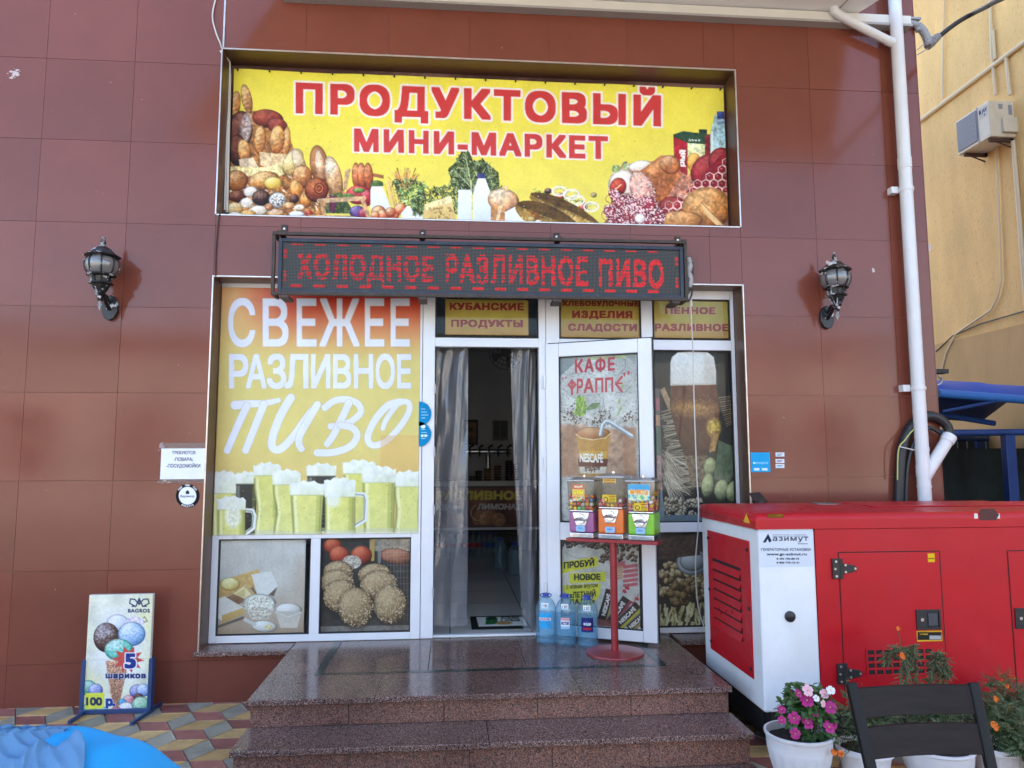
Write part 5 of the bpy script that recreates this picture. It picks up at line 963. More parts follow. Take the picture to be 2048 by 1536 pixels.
for px in (568, 845, 1115, 1352): x = W(px, 595, YS)[0]; MB().box((x-.03, ya, fzb-.022), (x+.03, -.01, fzb-.001)).build('bottom_bracket', IR, ls, bevel=.002)
# taped cable joint at the right end
GT = M('grey_duct_tape', (.38, .38, .37), .5, .2, var=.2, scale=30, bump=.6, bscale=60); b = MB(); pz = lambda px, py: Vector(W(px, py, -.12))
b.tube(catmull([pz(1376, 515), pz(1379, 530), pz(1377, 545), pz(1381, 560), pz(1378, 575)], 5), [.018, .022, .022, .024, .02, .026, .028, .024, .026, .022, .018, .022, .024, .024, .022, .02, .02, .024, .022, .018, .016][:21], 9); b.build('taped_joint', GT, ls)
b = MB(); b.tube(catmull([pz(1379, 512), pz(1386, 530), pz(1384, 560), pz(1378, 585), pz(1366, 590), pz(1350, 600), pz(1340, 604)], 6), .005, 6); b.tube(catmull([pz(1377, 570), pz(1384, 583), pz(1380, 598), pz(1374, 603)], 6), .006, 6); b.build('loose_wire', BLACKM, ls)
# white power lead hanging in front of the right window
CABW = M('white_cable', (.66, .65, .62), .5); b = MB(); q = lambda px, py, y=.02: Vector(W(px, py, y))
b.tube(catmull([q(1381, 600, -.09), q(1384, 660, -.02), q(1386, 700, .06), q(1387, 760, .1), q(1390, 860), q(1394, 960), q(1397, 1010), q(1396, 1060), q(1391, 1130), q(1396, 1210), q(1410, 1260)], 8), .0045, 7)
b.tube([q(1381, 598, -.09), q(1382, 612, -.07)], .012, 8); tag(b.build('power_lead', CABW), 'thin white cable hanging from the LED sign in front of the beer glass window', 'cable')
# ================================================================== WALL LAMPS
def chipped(name):
    m = M(name, (.012, .012, .014), .35, 0); nt = m.node_tree; n = nt.nodes; bs = n['Principled BSDF']; tc = n.new('ShaderNodeTexCoord')
    t = n.new('ShaderNodeTexNoise'); t.inputs['Scale'].default_value = 17; t.inputs['Detail'].default_value = 4; nt.links.new(tc.outputs['Object'], t.inputs[0])
    g = n.new('ShaderNodeNewGeometry'); sp = n.new('ShaderNodeSeparateXYZ'); nt.links.new(g.outputs['Normal'], sp.inputs[0])
    ad = n.new('ShaderNodeMath'); ad.operation = 'MULTIPLY_ADD'; ad.inputs[1].default_value = .07; nt.links.new(sp.outputs[2], ad.inputs[0]); nt.links.new(t.outputs['Fac'], ad.inputs[2])
    at = n.new('ShaderNodeAttribute'); 
    r_ = n.new('ShaderNodeMapRange'); r_.inputs[1].default_value = .60; r_.inputs[2].default_value = .64; nt.links.new(ad.outputs[0], r_.inputs[0])
    mx = n.new('ShaderNodeMix'); mx.data_type = 'RGBA'; mx.inputs[6].default_value = (.012, .012, .014, 1); mx.inputs[7].default_value = (.62, .62, .63, 1); nt.links.new(r_.outputs[0], mx.inputs[0]); nt.links.new(mx.outputs[2], bs.inputs['Base Color']); return m
LBLK = chipped('chipped_black_lamp_paint'); LWHT = M('peeling_grey_lamp_paint', (.40, .40, .41), .5, var=.2, scale=30, dirt='121214', dscale=14, dlim=(.44, .5))
SMK = M('smoked_lamp_glass', (.16, .155, .15), .08, 0, spec=.8, coat=1)
def make_lamp():
    t = thing('wall_lamp', 'x', 'lamp', local=True); yl = -.17; c = (0, yl, 0)
    poly = [(.055*math.cos(a_)*(1 if abs(math.cos(a_)) > .3 else 1), .09*math.sin(a_)) for a_ in [2*math.pi*(k+.5)/10 for k in range(10)]]
    MB().prism(poly, lambda u, v, d: (u, -d, v), 0, .032).build('wall_plate', LBLK, t, bevel=.006)
    b = MB(); b.tube(catmull([(0, -.03, -.01), (0, -.08, .02), (0, -.12, .055), (0, yl, .05), (0, yl-.02, .04)], 6), .014, 10); b.tube(catmull([(0, -.03, .03), (0, -.09, .075), (0, yl+.02, .06)], 6), .009, 8); b.build('arm', LBLK, t)
    MB().lathe([(.0005, -.05), (.007, -.03), (.013, -.012), (.008, .004), (.016, .012), (.02, .024), (.012, .034), (.024, .046), (.034, .062), (.026, .07), (.0005, .07)], c, 14).build('drop_finial', LWHT, t)
    MB().lathe([(.022, .07), (.03, .085), (.05, .118), (.055, .128), (.0005, .128)], c, 8).build('cup', LBLK, t)
    b = MB()
    for k in range(8): a_ = 2*math.pi*(k+.5)/8; b.tube([(.024*math.cos(a_), yl+.024*math.sin(a_), .07), (.056*math.cos(a_), yl+.056*math.sin(a_), .126)], .005, 6); b.tube([(.052*math.cos(a_), yl+.052*math.sin(a_), .138), (.064*math.cos(a_), yl+.064*math.sin(a_), .185)], .008, 6)
    b.lathe([(.05, .126), (.072, .128), (.075, .134), (.072, .14), (.05, .14)], c, 8); b.lathe([(.06, .181), (.088, .183), (.093, .189), (.088, .196), (.06, .196)], c, 8); b.build('ring', LWHT, t)
    MB().lathe([(.05, .14), (.058, .182), (.0005, .182)], c, 8).build('socket', LBLK, t)
    pr = [(.072, .196), (.090, .215), (.1, .24), (.103, .262), (.1, .285), (.088, .306), (.08, .313)]
    MB().lathe(pr, c, 32).build('globe', SMK, t)
    b = MB()
    for k in range(8): a_ = 2*math.pi*(k+.5)/8; b.tube([((r_+.003)*math.cos(a_), yl+(r_+.003)*math.sin(a_), z) for r_, z in pr], .0055, 6)
    b.build('rib', LBLK, t)
    MB().lathe([(.084, .31), (.088, .317), (.112, .316), (.116, .322), (.1, .334), (.085, .338), (.07, .358), (.05, .376), (.03, .385), (.0005, .388)], c, 8).build('roof', LBLK, t, angle=25)
    MB().lathe([(.0005, .384), (.02, .388), (.024, .394), (.014, .402), (.017, .412), (.02, .42), (.011, .43), (.015, .438), (.009, .452), (.0005, .463)], c, 12).build('top_finial', LWHT, t)
    return t
lp = make_lamp(); lp.location = (W(223, 617)[0], 0, W(223, 617)[2]); tag(lp, 'peeling black lantern wall lamp on the tiled wall left of the shop windows', 'lamp', 'lantern wall lamps')
l2 = copy_tree(lp); l2.location = (W(1651, 636)[0], 0, W(1651, 636)[2]); tag(l2, 'peeling black lantern wall lamp between the shop windows and the white downpipe', 'lamp', 'lantern wall lamps')
# ================================================================== NOTICES AND STICKERS
cv = wall_cv(323, 897, 411, 958, -.003, 110, 'eceef4'); cv.noise(.02, 30)
for t_x, a, b_, c, d in (('ТРЕБУЮТСЯ', 344, 902, 391, 908.5), ('-ПОВАРА;', 348, 915, 386, 922), ('-ПОСУДОМОЙКИ', 333, 928, 401, 935)): cv.text(t_x, a, b_, c, d, '50545c', bold=.03)
no = on(cv.build('job_notice', PAPER, None, disp=lambda s: np.stack([0*s.X, -.003*fbm(s.X, s.Y, 30, 3), 0*s.X], -1)), 'white paper notice with three Cyrillic lines taped to the wall left of the windows', 'notice')
TAPE = glass('clear_sticky_tape', 'd8cfd0', .15, 2.2, bump=.6, bscale=60, dens=.12, haze='b8a4b0')
a, c2 = W(319, 886), W(414, 898); b = MB(); b.quad((a[0], -.0032, c2[2]-.01), (c2[0], -.0032, c2[2]-.01), (c2[0], -.0032, a[2]), (a[0], -.0032, a[2])); a3, c3 = W(319, 955), W(412, 966); b.quad((a3[0], -.0034, c3[2]), (c3[0], -.0034, c3[2]), (c3[0], -.0034, a3[2]), (a3[0], -.0034, a3[2]))
o = b.build('sticky_tape', TAPE, None, fix=False, smooth=False); o.parent = no; ORG[no] = Vector((0, 0, 0))
def disc_mask(cx, cy, r): return lambda s: np.hypot(s.X-cx, s.Y-cy) < r
cv = wall_cv(351, 967, 399, 1016, -.003, 90, '18181a'); cv.ell(375, 991.5, 17.6, 18, 'eef0f4'); cv.poly([(371, 984), (375, 980), (379, 984), (378, 988), (372, 988)], '2c3440'); cv.text('Варимор', 361, 990, 389, 996, '5c6068', bold=.02)
for t_x, a_, rr_ in (('РАКИ', -45, 21), ('ПИВО', 0, 21), ('РЫБА', 45, 21)): x, y = 375+rr_*math.sin(R(a_)), 991.5-rr_*math.cos(R(a_)); cv.text(t_x, x-5, y-2, x+5, y+2, 'e8e8ea', bold=.05, rot=a_)
for k, ch in enumerate('8962775'): a_ = 210-k*10; x, y = 375+21*math.sin(R(a_)), 991.5-21*math.cos(R(a_)); cv.text(ch, x-1.5, y-2, x+1.5, y+2, 'e8e8ea', bold=.05, rot=a_+180)
on(cv.build('round_sticker', PAPER, None, mask=disc_mask(375, 991.5, 23.6)), 'round black and white sticker under the paper notice', 'sticker')
for cx, cy, r, lb in ((838, 827, 25, 'round blue sticker on the white door frame, upper one'), (838, 868, 25, 'torn round blue sticker on the white door frame, lower one')):
    cv = wall_cv(cx, cy-r, cx+r+1, cy+r, yF-.0075, 50, '1488bc'); cv.noise(.06, 8)
    for k in range(4): cv.line([(843, cy-9+k*6), (850+3*(k % 3), cy-9+k*6)], 1.5, 'cfe6f2', alpha=.85)
    if cy > 850: cv.ell(846, 853, 5, 4, 'e8f2f6'); [cv.poly([(842+k*7, cy+1), (847+k*7, cy+1), (847+k*7, cy+6), (842+k*7, cy+6)], 'e4eef4') for k in range(2)]
    on(cv.build('blue_sticker', PAPER, None, mask=lambda s, cx=cx, cy=cy, r=r: np.hypot(s.X-cx, s.Y-cy)+(2*fbm(s.X, s.Y, 5, 3)-1 if cy > 850 else 0) < r-.5), lb, 'sticker', 'round blue stickers on the door frame')
cv = wall_cv(1501, 905, 1541, 944, -.003, 70, '2aa3dc'); cv.noise(.04, 9); cv.text('заходите', 1508, 924, 1536, 929, 'a8dcf4', bold=.02); [cv.poly([(1508+k*16, 936), (1519+k*16, 936), (1519+k*16, 941), (1508+k*16, 941)], 'e2f0f8') for k in range(2)]; cv.ell(1508, 926, 2, 2, 'd8f0fa')
on(cv.build('blue_sticker', PAPER, None), 'square blue sticker on the brown tiles right of the windows', 'sticker')
for k, (y0_, y1_) in enumerate(((905, 913), (918, 926), (928, 936))):
    cv = wall_cv(1551, y0_, 1569, y1_, -.003, 30, 'dfe6ec'); cv.line([(1554, y0_+3), (1565, y0_+3)], 1.4, '70808c'); cv.line([(1554, y0_+5.5), (1562, y0_+5.5)], 1.2, ['3c6ca8', 'a8404c', '2aa3dc'][k])
    on(cv.build('small_label', PAPER, None), ['small white payment sticker, top one of three right of the blue sticker', 'small white payment sticker, middle of three right of the blue sticker', 'small payment sticker with light blue line, lowest of three'][k], 'sticker', 'small payment stickers')
for (px0, py0, px1, py1, sd_, th_) in ((14, 134, 42, 160, 3, .50), (316, 884, 330, 905, 5, .56), (312, 955, 350, 968, 6, .58), (1648, 520, 1660, 528, 8, .5), (1744, 536, 1750, 546, 9, .35), (1856, 484, 1864, 505, 4, .5), (92, 594, 66, 640, 2, 2)):
    if th_ > 1: continue
    cv = wall_cv(px0, py0, px1, py1, -.0016, 40, 'c4b4b2'); cv.build('paint_residue', PAPER, shop, mask=lambda s, sd_=sd_, th_=th_, px0=px0, px1=px1, py0=py0, py1=py1: fbm(s.X, s.Y*2.2, 7, sd_)-.3*np.hypot((s.X-(px0+px1)/2)/(px1-px0)*2, (s.Y-(py0+py1)/2)/(py1-py0)*2)**2 > th_-.12)
# ================================================================== GUMBALL MACHINES ON A RED STAND
PS = G(1230, 1306, PZ); TH = R(-30); ux, uy = Vector((math.cos(TH), math.sin(TH), 0)), Vector((-math.sin(TH), math.cos(TH), 0)); SP = Vector((PS[0], PS[1], 0))
sd = thing('machine_stand', 'red metal stand with round foot and shelf carrying three candy machines', 'stand', (PS[0], PS[1], PZ)); RED = M('dark_red_paint', (.30, .02, .025), .3, var=.12, scale=8, spec=.5, coat=.3)
MB().lathe([(.0005, 0), (.188, 0), (.19, .004), (.188, .010), (.05, .018), (.0005, .018)], (PS[0], PS[1], PZ), 48).build('base_plate', RED, sd)
zsh = W(1222, 1078, PS[1])[2]; MB().tube([(PS[0], PS[1], PZ+.01), (PS[0], PS[1], zsh-.02)], .024, 18).build('pole', RED, sd)
def sbox(bb, u0, u1, v0, v1, za, zb, mi=0, tp=0.):
    P = [SP+ux*u+uy*v+Vector((0, 0, z)) for z, q in ((za, 0), (zb, tp)) for u, v in ((u0+q, v0+q), (u1-q, v0+q), (u1-q, v1-q), (u0+q, v1-q))]
    bb.add(P, [(3,2,1,0),(4,5,6,7),(0,1,5,4),(1,2,6,5),(2,3,7,6),(3,0,4,7)], mi)
b = MB(); sbox(b, -.315, .315, -.055, .075, zsh-.022, zsh); b.build('shelf', RED, sd, bevel=.003)
ACR = glass('smoky_acrylic', 'ece4d8', .04, 1.0, dens=.07, haze='a08c74'); CRM = M('chrome', (.75, .75, .76), .14, 1, bump=.05); BALLC = [M('ball_'+n, c, .25, coat=.4) for n, c in (('red', (.6, .06, .05)), ('yellow', (.75, .5, .05)), ('blue', (.08, .25, .55)), ('white', (.75, .72, .68)), ('orange', (.75, .22, .04)), ('green', (.15, .5, .12)), ('pink', (.75, .25, .35)))]
LIDM = M('grey_steel_lid', (.42, .42, .43), .3, .8)
ico = bmesh.new(); bmesh.ops.create_icosphere(ico, subdivisions=2, radius=1); icv = [v.co.copy() for v in ico.verts]; icf = [[v.index for v in f.verts] for f in ico.faces]; ico.free()
def machine(u, col, fill, dz, name, label):
    t = thing('gumball_machine', label, 'candy machine', tuple(SP+ux*u+Vector((0, 0, zsh))), 'candy machines on the red stand'); z0 = zsh; PM = M(name, col, .28, spec=.5, coat=.4); h = .175+dz; w_ = .088
    b = MB(); sbox(b, u-w_, u+w_, -.05, .115, z0+.038, z0+h); b.build('body', PM, t, bevel=.014, seg=3)
    b = MB(); sbox(b, u-w_+.002, u+w_-.002, -.055, .118, z0+.002, z0+.038); b.build('chrome_base', CRM, t, bevel=.006); b = MB(); sbox(b, u-w_+.004, u+w_-.004, -.05, .112, z0+h, z0+h+.014); b.build('chrome_collar', CRM, t, bevel=.006)
    def F(x, z, d=0): return SP+ux*(u+x)+uy*(-.0505-d)+Vector((0, 0, z0+z))
    b = MB(); b.prism([(-.052, h-.085), (.052, h-.085), (.06, h+.0), (-.06, h+.0)] if False else [(-.034, h-.09), (.034, h-.09), (.058, h-.02), (.058, h-.002), (-.058, h-.002), (-.058, h-.02)], lambda x, z, d: F(x, z, d), 0, .008); b.build('coin_plate', CRM, t, bevel=.003)
    b = MB(); b.tube([F(0, h-.045, .008), F(0, h-.045, .02)], [.036, .032], 20); b.tube([F(-.034, h-.052, .026), F(-.01, h-.044, .034), F(.01, h-.044, .034), F(.034, h-.052, .026)], [.008, .012, .012, .008], 8); b.build('turn_handle', CRM, t)
    b = MB(); b.prism([(-.03, .045), (.03, .045), (.034, .07), (.03, .085), (-.03, .085), (-.034, .07)], lambda x, z, d: F(x, z, d), .0, .018); b.build('chute_flap', M('pale_blue_plastic', (.36, .56, .75), .3), t, bevel=.004)
    zg = z0+h+.014; hg = .19; b = MB(); a0, a1 = .084, .096
    def ring(a_, bk, z): return [SP+ux*(u+x)+uy*y+Vector((0, 0, z)) for x, y in ((-a_, -.058), (a_, -.058), (a_, bk), (-a_, bk))]
    r0 = ring(a0, .112, zg); r1 = ring(a1, .125, zg+hg)
    for k in range(4): b.quad(r0[k], r0[(k+1) % 4], r1[(k+1) % 4], r1[k])
    b.build('globe', ACR, t, fix=False, smooth=False)
    b = MB(); sbox(b, u-a1-.004, u+a1+.004, -.063, .130, zg+hg, zg+hg+.012); sbox(b, u-a1+.01, u+a1-.01, -.045, .115, zg+hg+.012, zg+hg+.028, tp=.03); b.build('lid', LIDM, t, bevel=.004)
    MB().tube([SP+ux*u+uy*.03+Vector((0, 0, zg+hg+.026)), SP+ux*u+uy*.03+Vector((0, 0, zg+hg+.042))], .012, 10).build('lock', CRM, t)
    b = MB(); g_ = random.Random(int(u*1000)+5); z = zg+.013; top = zg+hg*fill
    while z < top:
        for x in np.arange(-.07, .071, .028):
            for y in np.arange(-.045, .1, .028):
                if -.02 < y < .07 and abs(x) < .05: continue
                if z > top-.03 and g_.random() < .4: continue
                c_ = SP+ux*(u+x+g_.uniform(-.004, .004))+uy*(y+g_.uniform(-.004, .004))+Vector((0, 0, z+g_.uniform(-.005, .005))); b.add([c_+v*.0142 for v in icv], icf, g_.choice(cols_))
        z += .025
    o = b.build('gumballs', BALLC, t, fix=False); o['kind'] = 'stuff'
    return t, F, zg-z0, h
for u, col, fill, dz, name, lb, kind in ((-.205, (.34, .10, .26), .52, 0, 'plum_enamel', 'purple candy machine with mixed gumballs, at the left end of the red stand', 0), (.0, (.80, .17, .02), .28, .025, 'orange_enamel', 'orange candy machine nearly empty of gumballs, in the middle of the red stand', 1), (.205, (.22, .55, .03), .6, 0, 'green_enamel', 'lime green candy machine full of gumballs, at the right end of the red stand', 2)):
    cols_ = [[0, 1, 2, 3, 4, 5], [0, 1, 4, 3, 6], [1, 4, 3, 6, 0, 1]][kind]; t, F, zg, h = machine(u, col, fill, dz, name, lb)
    def lab(x0_, x1_, za, zb_, draw, bg, nx=40):
        cv = Cv(F(x0_, zb_, .0095), F(x1_, zb_, .0095), F(x0_, za, .0095), nx, (0, 0, 100, 100*(zb_-za)/(x1_-x0_)), bg); draw(cv); cv.build('sticker', PAPER, t)
    g_ = random.Random(kind)
    def d0(cv):
        cv.poly([(0, 0), (100, 0), (100, 35), (0, 35)], 'd87058'); cv.text('жуй', 15, 6, 85, 28, 'f4e8c0', bold=.06); cv.text('БУМ', 10, 44, 90, 76, 'f2e24c', bold=.1, ring=.06, rcol='c8543c')
        for k in range(40): cv.ell(g_.random()*100, 84+g_.random()*60, 6, 6, ['d8483c', '4c8cc0', 'e8b83c', 'e8e4d8', '5ca858'][k % 5])
    def d1(cv): cv.text('жвачка', 8, 4, 92, 16, '8c4c1c', bold=.05); cv.text('РЕЗИНКА', 8, 22, 92, 36, '8c4c1c', bold=.05)
    def d2(cv):
        cv.poly([(0, 0), (100, 0), (100, 26), (0, 26)], '58a8d0'); cv.text('ФРУКТЫ', 8, 24, 92, 46, 'f0a03c', bold=.1, ring=.06, rcol='f4f0e0')
        for k in range(60): cv.ell(g_.random()*100, 50+g_.random()*50, 7, 5, ['68b878', 'b8d88c', '5cb0c8', 'e8e4b8'][k % 4])
    def d3(cv): cv.ell(24, 34, 18, 18, '4c4434'); cv.ell(24, 34, 12, 12, 'e0c03c'); [cv.line([(52, 22+k*9), (92, 22+k*9)], 4, '7c6420') for k in range(4)]; cv.text('1 монета', 44, 4, 96, 14, 'a03828', bold=.05)
    if kind == 0: lab(-.058, .03, zg+.06, zg+.17, d0, 'e8c070')
    if kind == 1: lab(-.045, .045, zg+.155, zg+.185, d1, 'e0b868'); lab(-.05, .045, zg+.03, zg+.08, d3, 'e4c23c')
    if kind == 2: lab(-.078, .065, zg+.07, zg+.175, d2, 'd8e4c0'); lab(-.04, .05, zg+.005, zg+.055, d3, 'e4c23c')
    cv = Cv(F(-.028, .084, .0185), F(.028, .084, .0185), F(-.028, .05, .0185), 26, (0, 0, 100, 60), '9cc4e4'); cv.text('приз', 22, 18, 78, 42, '4c7cb0', bold=.04); cv.build('sticker', PAPER, t)
# ================================================================== ICE CREAM BOARD
YB_ = -.17; bd = thing('advertising_board', 'upright ice cream board with price on blue metal feet by the tiled wall', 'sign', (-2.1, YB_, 0))
BLU_ = M('dark_blue_paint', (.02, .055, .16), .4, var=.2, scale=9)
ba, bc = W(176, 1190, YB_), W(306, 1190, YB_); bz = ba[2]; zb0_ = W(230, 1425, YB_)[2]; xl, xr = (ba[0]+W(168, 1425, YB_)[0])/2, (bc[0]+W(296, 1425, YB_)[0])/2
MB().box((xl, YB_+.001, zb0_), (xr, YB_+.03, bz)).build('panel', M('white_board_edge', (.62, .6, .55), .6, dirt='6c5c44', dscale=20), bd, bevel=.003)
cv = Cv((xl+.002, YB_-.0015, bz-.002), (xr-.002, YB_-.0015, bz-.002), (xl+.002, YB_-.0015, zb0_), 150, None, 'dfe2d0'); cv.frame(130, 1160, 4.085)
cv.noise(.10, 26, 2); yl_ = np.clip((fbm(cv.X, cv.Y, 40, 7)-.4)*3, 0, 1)[..., None]; cv.C = cv.C*(1-yl_*.5)+hexc('ece8a4')*yl_*.5; cv.ell(440, 560, 200, 330, 'e4eaf2', 0, alpha=.7, soft=30)
cv.ell(430, 350, 90, 70, 'd4dcea', 0, hi='eef2f8', lo='a8b8d0', tex=.3, ts=3); cv.ell(570, 350, 80, 50, 'e0d8e8', 0, tex=.3, ts=3)
cv.ell(340, 470, 108, 122, '5c443e', 0, hi='b8b4bc', lo='2e1e1c', tex=.5, ts=2.6); cv.ell(545, 440, 112, 100, '9cc0e0', 0, hi='e4eefa', lo='5c88b8', tex=.5, ts=2.6); cv.ell(440, 570, 118, 90, '68c4b4', 0, hi='d4ece8', lo='2c8478', tex=.5, ts=2.6)
cv.poly([(330, 660), (520, 660), (430, 1090), (395, 1090)], 'c49a80', tex=.7, ts=2.2)
for k in range(12): cv.line([(340+k*14, 680+k*8), (410+k*2, 1060)], 3, '8c5c44', alpha=.5); cv.line([(520-k*14, 680+k*8), (420-k*2, 1060)], 3, '8c5c44', alpha=.5)
for x, y, r_, co, lo, hi in ((190, 880, 70, '6cb4a4', '2c7468', 'c4e4dc'), (250, 900, 60, '8c94d0', '4c5490', 'd0d4f0'), (200, 1080, 80, '4c9c6c', '246c44', 'a4d4b4'), (300, 1085, 60, '5cb0d4', '2c6c98', 'b4dcf0'), (590, 910, 64, '8084c8', '44488c', 'c8cae8'), (640, 900, 60, '9cb4dc', '5c7cb0', 'dce8f8'), (600, 960, 40, '4c3434', '241414', '7c6464'), (520, 980, 46, 'd88c94', 'a0505c', 'f0c8cc'), (470, 1000, 34, '3c94c0', '1c5c84', '8cc8e4'), (500, 1060, 70, 'e4e0e8', 'a8a4b8', 'fafafc'), (620, 1020, 76, '8cc49c', '4c8c64', 'd4ecd8'), (580, 1085, 48, '3c8cb8', '1c5478', '8cc0dc'), (420, 1090, 60, 'c85c70', '842c40', 'eca8b4'), (640, 1080, 50, '5ca06c', '2c6c3c', 'b4dcbc')): cv.ell(x, y, r_, r_*.9, co, 0, hi=hi, lo=lo, tex=.4, ts=2.4, seed=x)
star = [(515+(112 if k % 2 == 0 else 66)*1.2*math.cos(R(k*18+4)), 650+(112 if k % 2 == 0 else 66)*1.0*math.sin(R(k*18+4))) for k in range(20)]; cv.poly(star, 'c84c44', tex=.12)
cv.text('5', 486, 592, 580, 722, '1c3484', bold=.07, ring=.07, rcol='e8ecf4'); cv.text('шариков', 332, 765, 662, 816, '1c2c64', bold=.07, ring=.05, rcol='dce4ec', track=.05)
cv.poly([(165, 925), (322, 920), (320, 1050), (165, 1055)], 'dce04c'); cv.text('100', 172, 955, 304, 1025, '1c3058', bold=.06); cv.text('р.', 332, 968, 412, 1050, '1c3c8c', bold=.08, ring=.05, rcol='e0e8f0')
for pts in ([(606, 150), (580, 215), (548, 215)], [(606, 150), (634, 215), (664, 215)], [(575, 215), (528, 190), (535, 155), (570, 158), (606, 200), (640, 158), (678, 155), (688, 190), (640, 215)], [(606, 160), (606, 185)]): cv.line(pts, 10, '26365c')
cv.text('BAGROS', 514, 234, 694, 266, '22345c', bold=.06, track=.06); cv.line([(640, 310), (650, 300), (672, 335), (650, 345), (640, 335)], 10, '8c8460', alpha=.8); cv.line([(180, 640), (215, 655), (700, 640)], 2.5, '9c9888', alpha=.6); cv.frame(0, 0, 1); cv.noise(.05, 2.6, 3)
cv.build('printed_face', PRINT, bd)
b = MB(); zt2 = W(172, 1320, YB_)[2]
b.box((xl-.02, YB_-.012, .014), (xl+.004, YB_+.042, zt2)); b.box((xr-.004, YB_-.012, .014), (xr+.02, YB_+.042, zt2)); b.box((xl-.02, YB_-.018, .004), (xr+.02, YB_-.012+.03, .03)); b.build('side_channel', BLU_, bd, bevel=.002)
for x0_, x1_ in ((xl-.02, -2.60), (xr+.045, None)):
    p = [G(262, 1452, 0), G(322, 1411, 0)] if x1_ is None else [G(138, 1450, 0), G(185, 1418, 0)]
    MB().tube([(p[0][0], p[0][1], .014), (p[1][0], p[1][1], .014)], .013, 4).build('foot', BLU_, bd)
# ================================================================== GENERATOR
GX0, GX1, GY0, GY1, GZ0, GZ1 = 1.70, 4.6, -1.2, -.27, .225, 1.30
gn = thing('generator', 'big red diesel generator cabinet with white end section standing beside the steps', 'generator', (2.9, -.73, 0))
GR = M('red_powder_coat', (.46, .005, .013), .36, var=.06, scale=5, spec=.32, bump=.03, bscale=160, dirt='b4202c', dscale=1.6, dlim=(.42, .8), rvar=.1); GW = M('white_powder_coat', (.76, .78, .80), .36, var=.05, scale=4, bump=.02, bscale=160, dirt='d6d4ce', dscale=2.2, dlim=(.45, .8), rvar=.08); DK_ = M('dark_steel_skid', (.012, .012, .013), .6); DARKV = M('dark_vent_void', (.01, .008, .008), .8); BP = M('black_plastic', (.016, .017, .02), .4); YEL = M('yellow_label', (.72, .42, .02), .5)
zl = 1.205; xw = 2.028
b = MB(); b.box((GX0+.003, GY0+.003, GZ0), (xw, GY1, zl)); b.build('end_section', GW, gn, bevel=.014, seg=3)
b = MB(); b.box((xw+.001, GY0, GZ0+.004), (GX1, GY1, zl)); b.build('body', GR, gn, bevel=.003)
# hood: crowned slab overhanging the body
n = 10; prof = [(GY0-.008, zl+.002), (GY0-.008, GZ1-.045)]+[(GY0+.03-.038*math.cos(R(90*k/5)), GZ1-.04+.034*math.sin(R(90*k/5))) for k in range(6)]+[(-.75, GZ1+.008), (-.45, GZ1+.005)]+[(GY1-.03+.038*math.sin(R(90*k/5)), GZ1-.04+.034*math.cos(R(90*k/5))) for k in range(6)]+[(GY1+.008, zl+.002)]
b = MB(); b.rings([[(x, y*(1-s_)+(-.735)*s_, z if z < zl+.01 else z-dz) for y, z in prof] for x, s_, dz in ((GX0-.010, .012, .016), (GX0-.004, .004, .004), (GX0+.012, .0, .0), (3.1, 0, 0), (GX1, 0, 0))]); b.build('hood', GR, gn, angle=50)
# exhaust flap and round plate on the hood
p = G(1520, 998, GZ1+.005); b = MB(); b.tube([(p[0]+.16, -.6, GZ1), (p[0]+.16, -.6, GZ1+.012)], .09, 24); b.build('filler_plate', M('grey_zinc_plate', (.22, .22, .22), .35, .7), gn)
pf = G(1524, 1008, GZ1); b = MB(); b.tube([(pf[0], pf[1]+.05, GZ1), (pf[0], pf[1]+.05, GZ1+.02)], .045, 18); b.add([(pf[0]-.05, pf[1]+.0, GZ1+.018), (pf[0]+.05, pf[1]+.02, GZ1+.018), (pf[0]+.02, pf[1]+.08, GZ1+.075), (pf[0]-.06, pf[1]+.06, GZ1+.07), (pf[0]-.05, pf[1]+.004, GZ1+.012), (pf[0]+.05, pf[1]+.024, GZ1+.012), (pf[0]+.02, pf[1]+.084, GZ1+.069), (pf[0]-.06, pf[1]+.064, GZ1+.064)], [(0, 1, 2, 3), (7, 6, 5, 4), (0, 4, 5, 1), (1, 5, 6, 2), (2, 6, 7, 3), (3, 7, 4, 0)]); b.build('exhaust_flap', BP, gn)
b = MB(); b.box((2.55, -.9, GZ1+.004), (3.6, -.45, GZ1+.011)); b.build('top_hatch', GR, gn, bevel=.003)
# louvred end panel on the left face
e0, e1 = XP(1416, 1060, GX0), XP(1497, 1082, GX0); e2, e3 = XP(1422, 1296, GX0), XP(1509, 1359, GX0); ly0, ly1 = (e1[1]+e3[1])/2, (e0[1]+e2[1])/2; lz0, lz1 = (e2[2]+e3[2])/2, (e0[2]+e1[2])/2
b = MB(); fr_ = .085; X_ = GX0-.004; hx = GX0+.012
vy0, vy1, vz0, vz1 = ly0+.13, ly1-.08, lz0+.17, lz1-.17
for a, c in (((X_, ly0, lz0), (hx, vy0, lz1)), ((X_, vy1, lz0), (hx, ly1, lz1)), ((X_, vy0, lz0), (hx, vy1, vz0)), ((X_, vy0, vz1), (hx, vy1, lz1))): b.box(a, c)
lv = b.build('louvre_panel', GR, gn, bevel=.0)
b = MB(); nl = 7
for k in range(nl):
    za = vz0+(vz1-vz0)*k/nl; hgt = (vz1-vz0)/nl
    b.add([(X_-.014, vy0, za), (X_-.014, vy1, za), (GX0+.008, vy1, za+hgt*1.02), (GX0+.008, vy0, za+hgt*1.02), (X_-.010, vy0, za), (X_-.010, vy1, za), (GX0+.011, vy1, za+hgt*1.02), (GX0+.011, vy0, za+hgt*1.02)], [(0, 1, 2, 3), (7, 6, 5, 4), (0, 4, 5, 1), (1, 5, 6, 2), (2, 6, 7, 3), (3, 7, 4, 0)])
